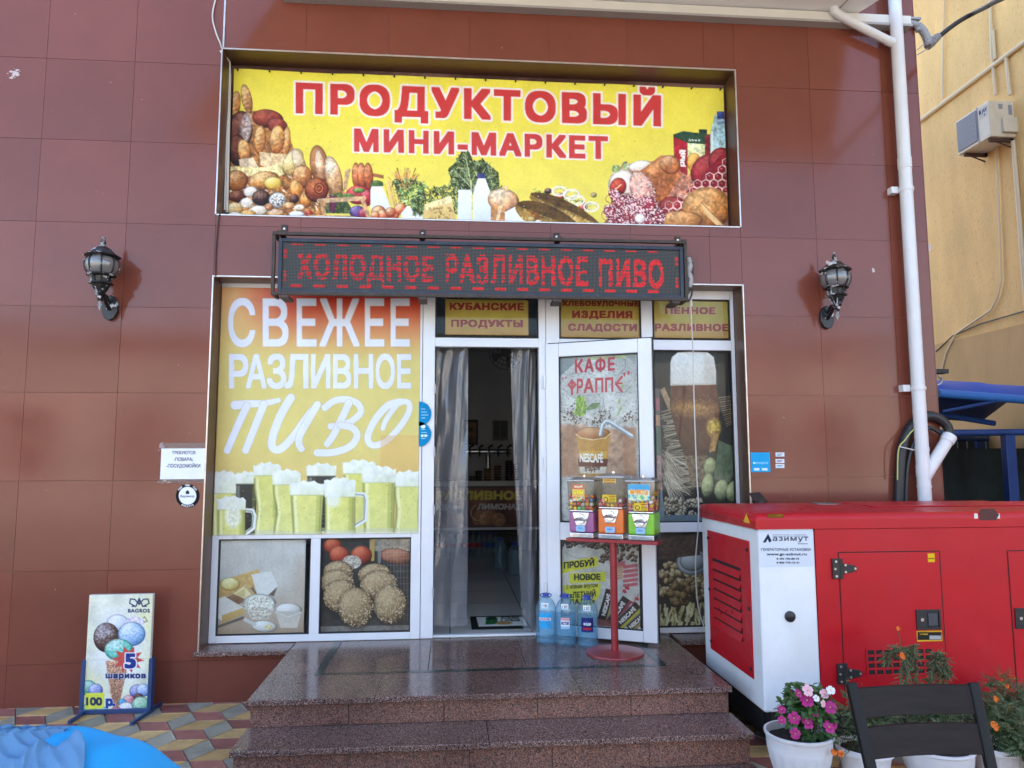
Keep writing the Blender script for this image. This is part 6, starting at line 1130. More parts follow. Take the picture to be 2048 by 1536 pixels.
b.build('louvre_slat', GR, lv, smooth=False); MB().box((GX0-.001, vy0, vz0), (GX0+.002, vy1, vz1)).build('void', DARKV, lv, smooth=False)
b = MB()
for y in (ly0+.02, ly1-.02):
    for z in (lz0+.05, (lz0+lz1)/2, lz1-.05): MB().tube([(X_, y, z), (X_-.008, y, z)], .010, 8).build('screw', BP, lv)
# doors with seams, hinges, flush handles
def gdoor(xa, xb, za, zb): 
    b = MB(); b.box((xa, GY0-.0035, za), (xb, GY0+.002, zb)); d = b.build('access_door', GR, gn, bevel=.002)
    b = MB(); s_ = .006
    for q in (((xa-s_, GY0-.0012, za-s_), (xa-.001, GY0, zb+s_)), ((xb+.001, GY0-.0012, za-s_), (xb+s_, GY0, zb+s_)), ((xa-.001, GY0-.0012, za-s_), (xb+.001, GY0, za-.001)), ((xa-.001, GY0-.0012, zb+.001), (xb+.001, GY0, zb+s_))): b.box(*q)
    b.build('seam', DARKV, d, smooth=False); return d
gd = gdoor(2.163, 2.752, .30, 1.072); gd2 = gdoor(3.165, 3.75, .30, 1.068)
scr = []
def hinge(z, d):
    x = 2.135; b = MB(); f = lambda u, v, dd: (u, GY0-.004-dd, v)
    b.prism([(x-.018, z-.055), (x+.03, z-.055), (x+.03, z+.055), (x-.018, z+.055)], f, 0, .009); b.prism([(x+.034, z-.032), (x+.115, z-.016), (x+.127, z), (x+.115, z+.016), (x+.034, z+.032)], f, 0, .009); b.tube([f(x+.032, z-.055, .006), f(x+.032, z+.055, .006)], .009, 10); h_ = b.build('hinge', BP, d, bevel=.002)
    for u, v in ((x+.002, z+.04), (x-.004, z), (x+.002, z-.04), (x+.056, z+.02), (x+.056, z-.018), (x+.112, z)): MB().tube([f(u, v, .009), f(u, v, .012)], .0065, 10).build('screw', STEEL, h_) if False else scr.append((f(u, v, .009), f(u, v, .012)))
for py in (1137, 1347): hinge(W(1680, py, GY0)[2], gd)
for p_, q_ in scr: MB().tube([p_, q_], .0065, 10).build('hinge_screw', STEEL, gd)
def fhandle(px0, px1, py0, py1, d):
    a, c2 = W(px0, py0, GY0), W(px1, py1, GY0); f = GY0-.004; b = MB(); t_ = .012
    b.box((a[0], f-.008, c2[2]), (a[0]+t_, f+.001, a[2])); b.box((c2[0]-t_, f-.008, c2[2]), (c2[0], f+.001, a[2])); b.box((a[0]+t_, f-.008, a[2]-t_), (c2[0]-t_, f+.001, a[2])); b.box((a[0]+t_, f-.008, c2[2]), (c2[0]-t_, f+.001, c2[2]+t_)); b.box((a[0]+t_, f-.002, c2[2]+t_), (c2[0]-t_, f+.001, a[2]-t_)); h_ = b.build('flush_handle', BP, d, bevel=.003)
    MB().box((a[0]+(c2[0]-a[0])*.48, f-.010, c2[2]+.02), (c2[0]-.02, f-.0025, a[2]-.02)).build('paddle', M('grey_paddle', (.05, .055, .065), .35), h_, bevel=.004); m_ = (a[0]*.77+c2[0]*.23, (a[2]+c2[2])/2); MB().tube([(m_[0], f-.003, m_[1]), (m_[0], f-.007, m_[1])], .010, 12).build('keyhole', CRM, h_)
fhandle(1830, 1881, 1219, 1258, gd); fhandle(2027, 2078, 1216, 1256, gd2)
# vent grille low in the door: frame of bars over a dark void
a, c2 = W(1732, 1298, GY0), W(1866, 1347, GY0); b = MB(); f = GY0-.005
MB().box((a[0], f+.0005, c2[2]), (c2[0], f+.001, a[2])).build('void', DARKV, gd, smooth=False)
for k in range(9): x = a[0]+(c2[0]-a[0])*k/8; b.box((x-.005, f-.003, c2[2]), (x+.005, f, a[2]))
for k in range(5): z = a[2]+(c2[2]-a[2])*k/4; b.box((a[0], f-.0025, z-.006), (c2[0], f, z+.006))
b.build('vent_grille', GR, gd)
# knob, stickers, lifting hole
p = W(1580, 1233, GY0); b = MB(); b.tube([(p[0], GY0+.003, p[2]), (p[0], GY0-.006, p[2]), (p[0], GY0-.012, p[2])], [.030, .030, .020], 20); b.build('plug', BP, gn)
def gpatch(px0, py0, px1, py1, bg, draw, nx=40, y=GY0-.0012):
    cv = wall_cv(px0, py0, px1, py1, y, nx, bg); draw(cv); cv.build('sticker', PAPER, gn)
def maker(cv):
    cv.frame(1390, 980, 3.112); cv.poly([(422, 327), (455, 272), (478, 318), (462, 327), (452, 305), (440, 327)], '1c2c40'); cv.text('азимут', 484, 292, 705, 326, '2c3440', bold=.01, track=.05); cv.line([(484, 288), (700, 288)], 2.5, '5c646c'); cv.line([(640, 335), (700, 335)], 3, '2c3440'); cv.text('электростанции и генераторы', 482, 276, 690, 284, '70767c', bold=.01)
    cv.text('ГЕНЕРАТОРНЫЕ УСТАНОВКИ', 412, 362, 720, 379, '3c4450', bold=.03); cv.text('www.gc-azimut.ru', 446, 392, 696, 412, '343c48', bold=.04); cv.text('8 495 790-80-75', 508, 422, 648, 434, '343c48', bold=.05); cv.text('8 800 770-73-41', 508, 446, 648, 458, '343c48', bold=.05)
gpatch(1517, 1058, 1629, 1133, 'd0d6de', maker, 190, GY0+.0015)
gpatch(1855, 1107, 1870, 1124, 'e0b020', lambda cv: cv.line([(1857, 1117), (1868, 1117)], 2, '6c5410'), 16, GY0-.0055)
def plate(cv): cv.poly([(1835, 1264), (1883, 1264), (1883, 1280), (1835, 1280)], '2c2820'); cv.text('ВНИМАНИЕ', 1840, 1267, 1856, 1270, 'd8a828', bold=.04); cv.poly([(1859, 1271), (1882, 1271), (1882, 1279), (1859, 1279)], 'a8a8a4')
gpatch(1833, 1262, 1885, 1282, 'd8a828', plate, 50, GY0-.0055)
gpatch(1536, 1028, 1568, 1035, '7c5414', lambda cv: cv.noise(.3, 6), 24, GY0-.0095)
b = MB(); t0_ = [XP(1487, 1044, GX0-.0125), XP(1500, 1046, GX0-.0125), XP(1493, 1027, GX0-.0125)]; b.prism([(0, 0), (1, 0), (.5, 1)], lambda u, v, d: (t0_[0][0]-d, t0_[0][1]+(t0_[1][1]-t0_[0][1])*u, t0_[0][2]+(t0_[2][2]-t0_[0][2])*v), 0, .0015); b.build('warning_triangle', YEL, gn, smooth=False)
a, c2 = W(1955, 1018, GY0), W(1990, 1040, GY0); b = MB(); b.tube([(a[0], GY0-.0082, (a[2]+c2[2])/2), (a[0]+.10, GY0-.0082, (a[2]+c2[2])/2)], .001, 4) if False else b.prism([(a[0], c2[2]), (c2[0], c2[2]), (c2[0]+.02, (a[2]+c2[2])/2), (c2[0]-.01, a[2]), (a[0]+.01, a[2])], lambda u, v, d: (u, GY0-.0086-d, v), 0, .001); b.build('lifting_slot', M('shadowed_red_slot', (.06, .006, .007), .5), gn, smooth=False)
for px in (1948, 1992): gpatch(px, 1027, px+8, 1037, 'dcd4cc', lambda cv: None, 6, GY0-.0092)
MB().box((GX0+.05, GY0+.03, .02), (GX1, GY0+.1, GZ0-.002)).build('skid', DK_, gn); MB().box((GX0+.05, GY1-.1, .02), (GX1, GY1-.03, GZ0-.002)).build('skid', DK_, gn); b = MB(); b.box((GX0+.03, GY0+.1, .08), (GX0+.1, GY1-.1, GZ0-.002)); b.build('skid', DK_, gn, bevel=.004)
# ================================================================== DOWNPIPE, HOSE, AWNING, OVERHEAD CABLE
PVCW = M('white_drainpipe', (.70, .71, .72), .35, var=.05, scale=3, dirt='8c8a84', dscale=5, dlim=(.64, .85)); dp = thing('downpipe', 'white plastic drainpipe with a side branch on the right corner of the brown wall', 'pipe', (3.42, -.08, 0)); YP = -.085
pt = lambda px, py, y=YP: Vector(W(px, py, y))
top, bot = pt(1787, -40), pt(1850, 1000); d_ = (top-bot); top2 = bot+d_*1.5; bot2 = bot-d_*.36
MB().tube([bot2, top2], .046, 24).build('pipe', PVCW, dp)
b = MB()
for py, l_ in ((345, 24), (399, 10), (946, 24), (905, 8), (975, 5)):
    t = (py+40)/1040; c = top+(bot-top)*t; u_ = d_.normalized(); MB().tube([c-u_*l_*.0017, c+u_*l_*.0017], .0495, 24).build('collar', PVCW, dp)
b = MB()
for py in (398, 790):
    b = MB(); t = (py+40)/1040; c = top+(bot-top)*t; b.tube([c-Vector((0, 0, .012)), c+Vector((0, 0, .012))], .053, 24); b.box((c[0]-.10, -.06, c[2]-.02), (c[0]-.045, -.004, c[2]+.03)); b.build('clamp', PVCW, dp)
c = top+(bot-top)*((960+40)/1040); e_ = pt(1900, 872); MB().tube([c, e_, e_+(e_-c)*.02], [.044, .044, .044], 20).build('branch', PVCW, dp)
MB().tube([e_-(e_-c).normalized()*.05, e_], .05, 20).build('branch_collar', PVCW, dp)
c = top+(bot-top)*((98+40)/1040); ybk = -.42; sp_ = pt(1668, 22, -.1)
MB().tube(catmull([sp_+Vector((0, 0, .12)), sp_+Vector((.0, 0, .03)), sp_+Vector((.05, 0, -.035)), c+Vector((-.10, 0, .04)), c], 6), .033, 16).build('inlet_pipe', PVCW, dp)
MB().tube([c+Vector((-.085, 0, .032)), c+Vector((-.03, 0, .01))], .036, 16).build('inlet_collar', PVCW, dp)
hs = thing('corrugated_hose', 'coil of black corrugated hose looped behind the white drainpipe', 'hose', (3.5, -.03, 0))
ph = lambda px, py, y=-.035: Vector(W(px, py, y)); path = catmull([ph(1797, 1080), ph(1798, 1000), ph(1800, 940), ph(1806, 890), ph(1826, 848), ph(1860, 832), ph(1892, 850), ph(1896, 880), ph(1880, 910, .0-.03)], 14)
MB().tube(path, [.034+.004*(k % 2) for k in range(len(path))], 14).build('outer_hose', BP, hs, angle=70)
path = catmull([ph(1812, 1080, -.05), ph(1812, 1000, -.05), ph(1816, 930, -.05), ph(1830, 880, -.05), ph(1856, 856, -.05), ph(1880, 866, -.05)], 12); MB().tube(path, .014, 10).build('inner_hose', BP, hs)
MB().tube(catmull([ph(1795, 960, -.08), ph(1797, 900, -.085), ph(1810, 880, -.09), ph(1824, 862, -.085), ph(1836, 855, -.08)], 6), .005, 6).build('tie_wire', M('yellow_green_wire', (.5, .5, .16), .5), hs)
MB().tube([ph(1798, 893, -.09), ph(1828, 900, -.14)], .004, 6).build('tie_wire', CABW, hs)
ZW = W(1400, 40)[2]; aw = thing('awning', 'pale sheet awning roof with white edge beam at the top of the brown wall', 'awning', (1, -.5, ZW)); AWM = M('pale_awning_sheet', (.80, .80, .78), .55, var=.06, scale=1.5, dirt='a8a398', dscale=3, dlim=(.6, .9)); zwa, zwb = W(1400, 40)[2], W(1400, 22)[2]
xr_ = W(1768, 45)[0]; MB().box((-1.25, -.07, zwa), (xr_+.18, -.002, zwb)).build('edge_beam', M('cream_beam', (.66, .63, .57), .5, var=.06, scale=2), aw, bevel=.003); MB().box((-1.25, -.085, zwa-.02), (xr_+.18, -.003, zwa-.002)).build('drip_strip', M('grey_strip', (.36, .34, .32), .5), aw)
q0, q1 = G(1703, 33, zwb+.01), G(1768, -4, zwb+.01); dr = (q1-q0)/(q1[1]-q0[1]); b = MB(); z = zwb+.004; xe = lambda y: q0[0]+dr[0]*(y-q0[1])
b.prism([(-3.2, -3.2), (xe(-3.2), -3.2), (xe(-.01), -.01), (-1.25, -.01)], lambda u, v, d: (u, v, z+d-.06*v), 0, .03); b.build('sheet', AWM, aw, smooth=False)
MB().tube([(q0[0]-.17, -.02, z-.006), (q0[0]-.1, -.5, z+.024)], .004, 6).build('seam_line', M('grey_gap', (.2, .2, .2), .6), aw)
GC = M('grey_conduit', (.30, .30, .31), .5, var=.1); oc = thing('overhead_cable', 'thick black supply cable leaving a grey bent conduit at the roof corner', 'cable', tuple(W(1860, 80, .0))); pk = lambda px, py, y=-.02: Vector(W(px, py, y))
MB().tube(catmull([pk(1790, 46), pk(1822, 47), pk(1834, 52), pk(1838, 62)], 6), .026, 14).build('conduit', GC, oc); el = catmull([pk(1834, 50), pk(1846, 62), pk(1854, 78), pk(1857, 92)], 6); MB().tube(el, [.030+.004*(k % 2) for k in range(len(el))], 14).build('elbow', GC, oc)
MB().tube([pk(1855, 92), pk(1862, 86), pk(1872, 76), pk(1877, 72)], [.034, .034, .032, .026], 14).build('sleeve', M('frayed_grey_tape', (.22, .21, .21), .8, var=.3, scale=40, bump=.8, bscale=60), oc)
cab = catmull([pk(1874, 76), pk(1910, 48), pk(1940, 30), pk(1975, 12, -.3), pk(2002, -2, -.5), pk(2200, -90, -1.6)], 10); MB().tube(cab, .019, 12).build('cable', RUBBER, oc)
MB().tube([pk(1834, 100), pk(1848, 88)], .004, 5).build('tie_wire', GC, oc); MB().tube([pk(1834, 110), pk(1856, 97)], .004, 5).build('tie_wire', GC, oc)
MB().box((W(1798, 40)[0], -.05, W(1800, 44)[2]), (W(1843, 44, -.05)[0], .3, W(1800, 40)[2]+.0)).build('shelf_strip', GC, oc)
# conduit and wires by the banner's left edge
lw = thing('wall_wiring', 'white conduit and loose white wire running down beside the left edge of the banner', 'wiring', (-1.66, 0, 3.3)); wy = lambda px, py, y=-.012: Vector(W(px, py, y))
MB().tube([wy(441, 104, .0), wy(458, 124, .15), wy(459, 150, .16), wy(453, 425, .16)], .013, 10).build('conduit', CABW, lw)
b = MB(); b.tube(catmull([wy(436, -20), wy(425, 30), wy(432, 65), wy(441, 88), wy(446, 110, .04), wy(454, 150, .14), wy(452, 300, .14), wy(449, 420, .12)], 8), .0055, 6); b.build('loose_wire', CABW, lw)
b = MB(); b.tube(catmull([wy(453, 420, .12), wy(445, 428, .02), wy(438, 432), wy(434, 470), wy(431, 520), wy(431, 552)], 6), .0045, 6); b.build('black_wire', BLACKM, lw)
# ================================================================== AIR CONDITIONER AND PIPES ON THE YELLOW WALL
XA = 7.26; ac = thing('air_conditioner', 'white outdoor air conditioner unit with grey grille hung high on the yellow wall', 'air conditioner', (XA+.15, 4.0, 6.3)); ACM = M('aged_white_enamel', (.58, .50, .37), .45, var=.08, scale=4, dirt='6c5a40', dscale=6, dlim=(.62, .85))
p0, p1, p2, p3 = XP(1912, 246, XA), XP(1978, 196, XA), XP(1915, 303, XA), XP(1980, 277, XA); ay0, ay1, az0, az1 = (p1[1]+p3[1])/2, (p0[1]+p2[1])/2, (p2[2]+p3[2])/2-.02, (p0[2]+p1[2])/2; ax1 = W(2031, 230, ay0)[0]
MB().box((XA, ay0, az0), (ax1, ay1, az1)).build('casing', ACM, ac, bevel=.012)
yg = ay0+(ay1-ay0)*.36; GRL = M('grey_fin_grille', (.23, .235, .25), .6); b = MB(); b.box((XA-.012, yg, az0+.04), (XA-.001, ay1-.02, az1-.03)); b.build('grille', GRL, ac, bevel=.003)
b = MB()
for k in range(26): z = az0+.05+(az1-az0-.09)*k/25; b.box((XA-.016, yg+.01, z), (XA-.0122, ay1-.03, z+.006))
b.build('grille_bar', M('light_grille_bar', (.34, .345, .36), .5), ac, smooth=False)
MB().box((XA-.006, yg-.02, az0), (XA-.0005, yg-.012, az1)).build('panel_seam', GRL, ac, smooth=False)
cv = Cv((XA-.002, yg-.05, az1-.05), (XA-.002, ay0+.03, az1-.05), (XA-.002, yg-.05, az1-.2), 40, (0, 0, 100, 70), '8c887c'); cv.C[:] = hexc('bdb8ab'); cv.poly([(0, 10), (24, 10), (24, 36), (0, 36)], '2c3c6c'); cv.text('JAX', 30, 10, 98, 36, '5c5c6c', bold=.08, shear=.2); cv.ell(66, 54, 9, 9, '7c7c80'); cv.build('name_plate', PAPER, ac)
b = MB(); b.box((ax1-.22, ay0-.05, az0+.05), (ax1-.01, ay0-.002, az0+.26)); b.build('valve_cover', ACM, ac, bevel=.01)
MB().box((XA+.14, ay0-.003, az1-.12), (XA+.2, ay0-.001, az1-.05)).build('hand_grip', GRL, ac); MB().box((ax1-.1, ay0-.003, az1-.2), (ax1-.05, ay0-.001, az1-.06)).build('vent', GRL, ac)
RU = M('rusty_bracket', (.06, .03, .02), .8, var=.4, scale=9)
for y in (ay0+.04, ay1-.12):
    b = MB(); b.box((XA+.02, y, az0-.05), (XN-.001, y+.04, az0-.004)); b.box((XN-.045, y, az0-.05), (XN-.002, y+.04, az0+.32)); b.tube([(XA+.08, y+.02, az0-.03), (XN-.03, y+.02, az0-.12)], .012, 6); b.build('bracket', RU, ac, bevel=.003)
CON = M('cream_conduit', (.60, .48, .30), .6); xn = lambda px, py, o=.0: Vector(XP(px, py, XN-.03-o))
cp = thing('conduit_run', 'cream conduits and thin pipes fixed to the yellow wall around the air conditioner', 'conduit', tuple(xn(1930, 170)))
def flat(pts, r_, nm='pipe', m_=CON): MB().tube(pts, r_, 8).build(nm, m_, cp)
flat([xn(1838, 243)+(xn(1838, 243)-xn(2060, 76))*1.4, xn(2060, 76)], .032, 'trunking'); flat([xn(1889, -10), xn(1886, 100), xn(1885, 196)], .014); flat([xn(1980, -10), xn(1984, 110), xn(1991, 190)], .02); flat([xn(1986, 60), xn(1990, 118)], .02); flat([xn(2012, 116), xn(2020, 190)], .022)
flat([xn(1992, 292), xn(1997, 400), xn(2000, 480), xn(2003, 560), xn(1996, 592), xn(1982, 620), xn(1945, 645), xn(1912, 668), xn(1893, 705), xn(1884, 740)], .014); flat([xn(2026, 282), xn(2036, 400), xn(2045, 520), xn(2060, 700)], .028)
MB().tube([xn(1872, 703), xn(1905, 672), xn(1960, 648), xn(2050, 622)], .010, 6).build('dark_wire', BLACKM, cp)
cm = thing('cable_bracket', 'small black bracket with coiled wire on the corner beside the blue canopy', 'bracket', tuple(W(1880, 745, 1.2))); a = Vector(W(1880, 742, 1.2))
MB().box((a[0]-.08, 1.2, a[2]-.02), (a[0]+.09, 1.3, a[2]+.02)).box((a[0]-.10, 1.22, a[2]-.09), (a[0]-.05, 1.28, a[2]+.01)).build('arm', BLACKM, cm, bevel=.004)
MB().tube([(a[0]+.02*math.cos(t*.5)+.0+.04*math.cos(t*.5), 1.25+.01*t*.1, a[2]-.08+.045*math.sin(t*.5)) for t in range(30)], .005, 6).build('coil', CABW, cm)
# ================================================================== BLUE CANOPY STALL
YK = 2.0; bk = thing('blue_canopy', 'blue covered market canopy on blue posts in the passage at the right', 'canopy', (5.4, YK, 0)); CL = M('blue_tarpaulin', (.008, .065, .36), .5, var=.15, scale=3, bump=.15, bscale=6); BM_ = M('blue_tube_paint', (.006, .04, .17), .45, var=.2, scale=5)
k0, k1, k2 = W(1884, 783, YK), W(2048, 799, YK), W(1884, 850, YK); kx0, kx1 = W(1876, 790, YK)[0], 7.35; zt3, zb3 = W(1886, 781, YK)[2], W(1900, 866, YK)[2]; zt4 = W(2048, 793, YK)[2]; sl = (zt4-zt3)/(W(2048, 793, YK)[0]-W(1886, 781, YK)[0])
zf = lambda x: zt3+sl*(x-kx0)
nx_ = 24; b = MB(); rs = []
for k in range(nx_+1):
    x = kx0+.02+(kx1-kx0-.04)*k/nx_; rs.append([(x, YK, zf(x)-.06+.01*math.sin(k*1.3)), (x, YK+.5, zf(x)+.18+.02*math.sin(k*.9)), (x, YK+1.2, zf(x)+.30), (x, YK+1.9, zf(x)+.18), (x, YK+2.4, zf(x)-.05)])
b.rings(rs, cap=False, closed=False); o = b.build('roof_sheet', CL, bk, angle=180); m_ = o.modifiers.new('thickness', 'SOLIDIFY'); m_.thickness = .006
b = MB(); b.tube([(kx0, YK, zf(kx0)-.03), (kx1, YK, zf(kx1)-.03)], .045, 12); b.build('front_rail', M('light_blue_tube', (.022, .14, .44), .45), bk)
MB().tube([(kx0, YK+2.3, zb3), (kx1, YK+2.3, zb3)], .03, 10).build('lower_rail', BM_, bk); b = MB(); b.tube([(kx0, YK, zb3), (kx1, YK, zb3+.02)], .035, 10)
for s_, e_ in ((1898, 2048), (2048, 1898)): pass
p_ = [W(1885, 823, YK), W(2005, 800, YK), W(2045, 843, YK), W(1905, 820, YK)]; b.build('lower_rail', BM_, bk); MB().tube([tuple(p_[0]), tuple(p_[1])], .018, 8).build('brace', BM_, bk); MB().tube([tuple(p_[3]+np.array([0, .4, 0])), tuple(p_[2]+np.array([0, .4, 0]))], .03, 8).build('brace', BM_, bk)
for px in (1906, 2020): x = W(px, 900, YK)[0]; b = MB(); b.box((x-.055, YK-.02, 0), (x+.055, YK+.06, zb3-.02)); b.build('post', BM_, bk, bevel=.006) if px > 1950 else None
for x_, y_ in ((7.2, YK-.02), (7.2, YK+2.3), (kx0, YK+2.3)): MB().box((x_, y_, 0), (x_+.09, y_+.07, zb3)).build('post', BM_, bk, bevel=.006)
hp = thing('side_sheet', 'dark green sheet hanging behind the blue post under the canopy', 'sheet', (5, 3.4, 0)); b = MB(); rs = [[(3.75+k*.09, 3.4+.03*math.sin(k*1.1), .05), (3.75+k*.09, 3.4+.04*math.sin(k*1.1+.4), 1.72)] for k in range(41)]; b.rings(rs, cap=False, closed=False); b.build('cloth', M('dark_green_net', (.008, .016, .016), .8, var=.6, scale=3), hp, angle=180)
# ================================================================== FLOWER POTS
POTW = M('white_pot_plastic', (.66, .67, .70), .45, var=.06, scale=6, dirt='8c8474', dscale=7, dlim=(.64, .82)); SOIL = M('dark_soil', (.03, .022, .017), .9, var=.5, scale=40, bump=1, bscale=80)
def leafmat(n, c, c2): return [M(n+'_a', c, .45, var=.3, scale=30, spec=.4), M(n+'_b', c2, .45, var=.3, scale=30, spec=.4)]
LF = leafmat('glossy_leaf', (.035, .085, .022), (.075, .15, .04)); MF = leafmat('feathery_leaf', (.05, .085, .03), (.10, .13, .055)); DF = leafmat('dry_leaf', (.10, .095, .045), (.17, .14, .075)); STEM = M('green_stem', (.06, .08, .03), .6)
FM = {'magenta': M('magenta_petal', (.36, .003, .14), .5, var=.1, scale=40), 'pink': M('pale_pink_petal', (.75, .42, .48), .5), 'white': M('white_petal', (.75, .72, .70), .5), 'orange': M('orange_petal', (.72, .16, .008), .5, var=.2, scale=60)}
YC_ = M('flower_eye', (.6, .45, .1), .6)
def leaf(b, p, d, n_, L, w_, mi, curl=.2):
    s = d.cross(n_).normalized(); m1 = p+d*L*.45+n_*L*.06; t = p+d*L-n_*L*curl
    b.add([p, m1+s*w_, t, m1-s*w_, p+d*L*.8-n_*L*curl*.5+s*w_*.6, p+d*L*.8-n_*L*curl*.5-s*w_*.6, m1-n_*L*.05], [(0, 1, 6), (0, 6, 3), (1, 4, 6), (6, 4, 2), (6, 2, 5), (3, 6, 5)], mi)
def rnd(g): return Vector((g.gauss(0, 1), g.gauss(0, 1), g.gauss(0, 1))).normalized()
def bush(name, t, c, rx, ry, rz, n, L, w_, mats, seed, feather=False, droop=.3, low=0.):
    g = random.Random(seed); b = MB(); c = Vector(c); blobs = [(Vector((g.uniform(-.6, .6)*rx, g.uniform(-.6, .6)*ry, g.uniform(-.3, .75)*rz)), g.uniform(.35, .6)) for _ in range(9)]
    for k in range(n):
        o_, q = g.choice(blobs); d = rnd(g); d.z = d.z*.7+.15; r_ = g.random()**.45
        p = c+o_+Vector((d.x*rx*q*r_, d.y*ry*q*r_, d.z*rz*q*r_)); d2 = (d+rnd(g)*.5+Vector((0, 0, -droop*g.random()))).normalized(); n_ = (rnd(g)*.5+Vector((0, -.2, 1))).normalized()
        if feather:
            for j in range(7):
                a = p+d2*L*j/7; s = d2.cross(n_).normalized()
                for sg in (-1, 1): leaf(b, a, (d2*.5+s*sg).normalized(), n_, L*.36*(1-j/9), L*.045, g.random() > .55)
        else: leaf(b, p, d2, n_, L*g.uniform(.7, 1.2), w_, int(g.random() > .6), g.uniform(.05, .4))
    for k in range(8):
        a = g.uniform(0, 6.28); b.tube([(c.x+.02*math.cos(a), c.y+.02*math.sin(a), c.z-rz), tuple(c+Vector((rx*.5*math.cos(a), ry*.5*math.sin(a), rz*.3)))], .003, 5, 2)
    return b.build(name, list(mats)+[STEM], t, fix=False, smooth=False)
def blossom(t, p, r_, kind, seed, ruffle=False):
    g = random.Random(seed); b = MB(); n_ = (Vector((g.uniform(-.5, .5), -1, g.uniform(.2, .9)))).normalized(); u = n_.orthogonal().normalized(); v = n_.cross(u); p = Vector(p)
    layers = 3 if ruffle else 1
    for l in range(layers):
        rr_ = r_*(1-.28*l)
        for k in range(5 if not ruffle else 8):
            a = 2*math.pi*(k+.3*l)/(5 if not ruffle else 8)+g.uniform(-.1, .1); d = u*math.cos(a)+v*math.sin(a); s = n_.cross(d); h = n_*(.004+.004*l)
            b.add([p+h*.3, p+d*rr_*.55+s*rr_*.5+h*1.6, p+d*rr_*1.02+s*rr_*.36+h, p+d*rr_*1.02-s*rr_*.36+h*.8, p+d*rr_*.55-s*rr_*.5+h*1.3], [(0, 1, 2, 3, 4)], 0)
    b.tube([p+n_*.001, p+n_*.008], [r_*.14, r_*.1], 6, 1); return b.build('blossom', [FM[kind], YC_], t, fix=False, smooth=False)
def pot(t, x, y, prof, ribs=0, zsoil=None, rin=.1):
    n = 64; rs = []
    for r_, z, a_ in prof: rs.append([Vector((x+(r_-(a_*.006 if k % 4 < 2 else 0))*math.cos(2*math.pi*k/n), y+(r_-(a_*.006 if k % 4 < 2 else 0))*math.sin(2*math.pi*k/n), z)) for k in range(n)])
    MB().rings(rs, cap=False).build('pot', POTW, t, angle=50)
    g = random.Random(int(x*100)); b = MB(); rr_ = [[Vector((x+rin*q*math.cos(a), y+rin*q*math.sin(a), zsoil+g.uniform(-.006, .008))) for a in [2*math.pi*k/20 for k in range(20)]] for q in (1, .66, .33, .02)]; b.rings(rr_, cap=True).build('soil', SOIL, t, fix=False)
def bowl(h, r, rib): return [(.001, .003, 0), (r*.62, 0, 0), (r*.66, .01, 0), (r*.76, h*.3, rib), (r*.89, h*.62, rib), (r*.93, h*.68, 0), (r*.95, h*.9, 0), (r*.965, h*.93, 0), (r, h*.95, 0), (r, h, 0), (r*.94, h, 0), (r*.9, h*.85, 0), (r*.84, h*.7, 0)]
def tub(h, r, rib): return [(.001, .003, 0), (r*.7, 0, 0), (r*.72, .012, 0), (r*.88, h*.82, rib), (r*.89, h*.84, 0), (r*.99, h*.86, 0), (r, h*.9, 0), (r*.99, h*.98, 0), (r*.95, h, 0), (r*.88, h*.97, 0), (r*.84, h*.86, 0)]
G_ = 'potted flowers in front of the generator'
# magenta bowl
x, y, h, r = 1.685, -1.63, .285, .158; t = thing('flower_pot', 'white bowl pot full of magenta flowers with glossy leaves, beside the steps', 'flower pot', (x, y, 0), G_)
pot(t, x, y, [(r*.3, .0, 0), (r*.5, .0, 0), (r*.56, .012, 0), (r*.74, h*.28, 1), (r*.9, h*.58, 1), (r*.945, h*.72, 0), (r*.95, h*.76, 0), (r*.97, h*.92, 0), (r*.99, h*.94, 0), (r*1.02, h*.96, 0), (r*1.02, h, 0), (r*.95, h, 0), (r*.92, h*.85, 0)], zsoil=h*.86, rin=r*.94)
bush('foliage', t, (x+.045, y+.01, h+.055), .135, .11, .145, 760, .052, .014, LF, 3)
for k, (px, py, kd, rr_) in enumerate(((1596, 1387, 'magenta', .017), (1614, 1401, 'magenta', .028), (1627, 1423, 'magenta', .024), (1660, 1415, 'magenta', .026), (1588, 1436, 'magenta', .025), (1615, 1447, 'magenta', .024), (1657, 1455, 'magenta', .026), (1590, 1467, 'magenta', .022), (1563, 1420, 'magenta', .017), (1563, 1440, 'magenta', .017), (1615, 1381, 'pink', .024), (1648, 1388, 'pink', .019), (1632, 1397, 'white', .014), (1661, 1381, 'white', .018), (1664, 1450, 'magenta', .02), (1645, 1407, 'pink', .015))):
    o = blossom(t, W(px, py, y-.115+.012*(k % 3)), rr_*1.12, kd, k)
    if kd != 'magenta': o['label'] = {'pink': 'pale pink blossom', 'white': 'white blossom'}[kd]
b = MB(); leaf(b, Vector(W(1640, 1385, y)), Vector((0, -.2, 1)).normalized(), Vector((0, -1, .2)), .05, .012, 0); leaf(b, Vector(W(1566, 1410, y)), Vector((-.6, -.3, .8)).normalized(), Vector((0, -.6, .6)), .07, .016, 1); b.build('leaf', LF, t, fix=False, smooth=False)
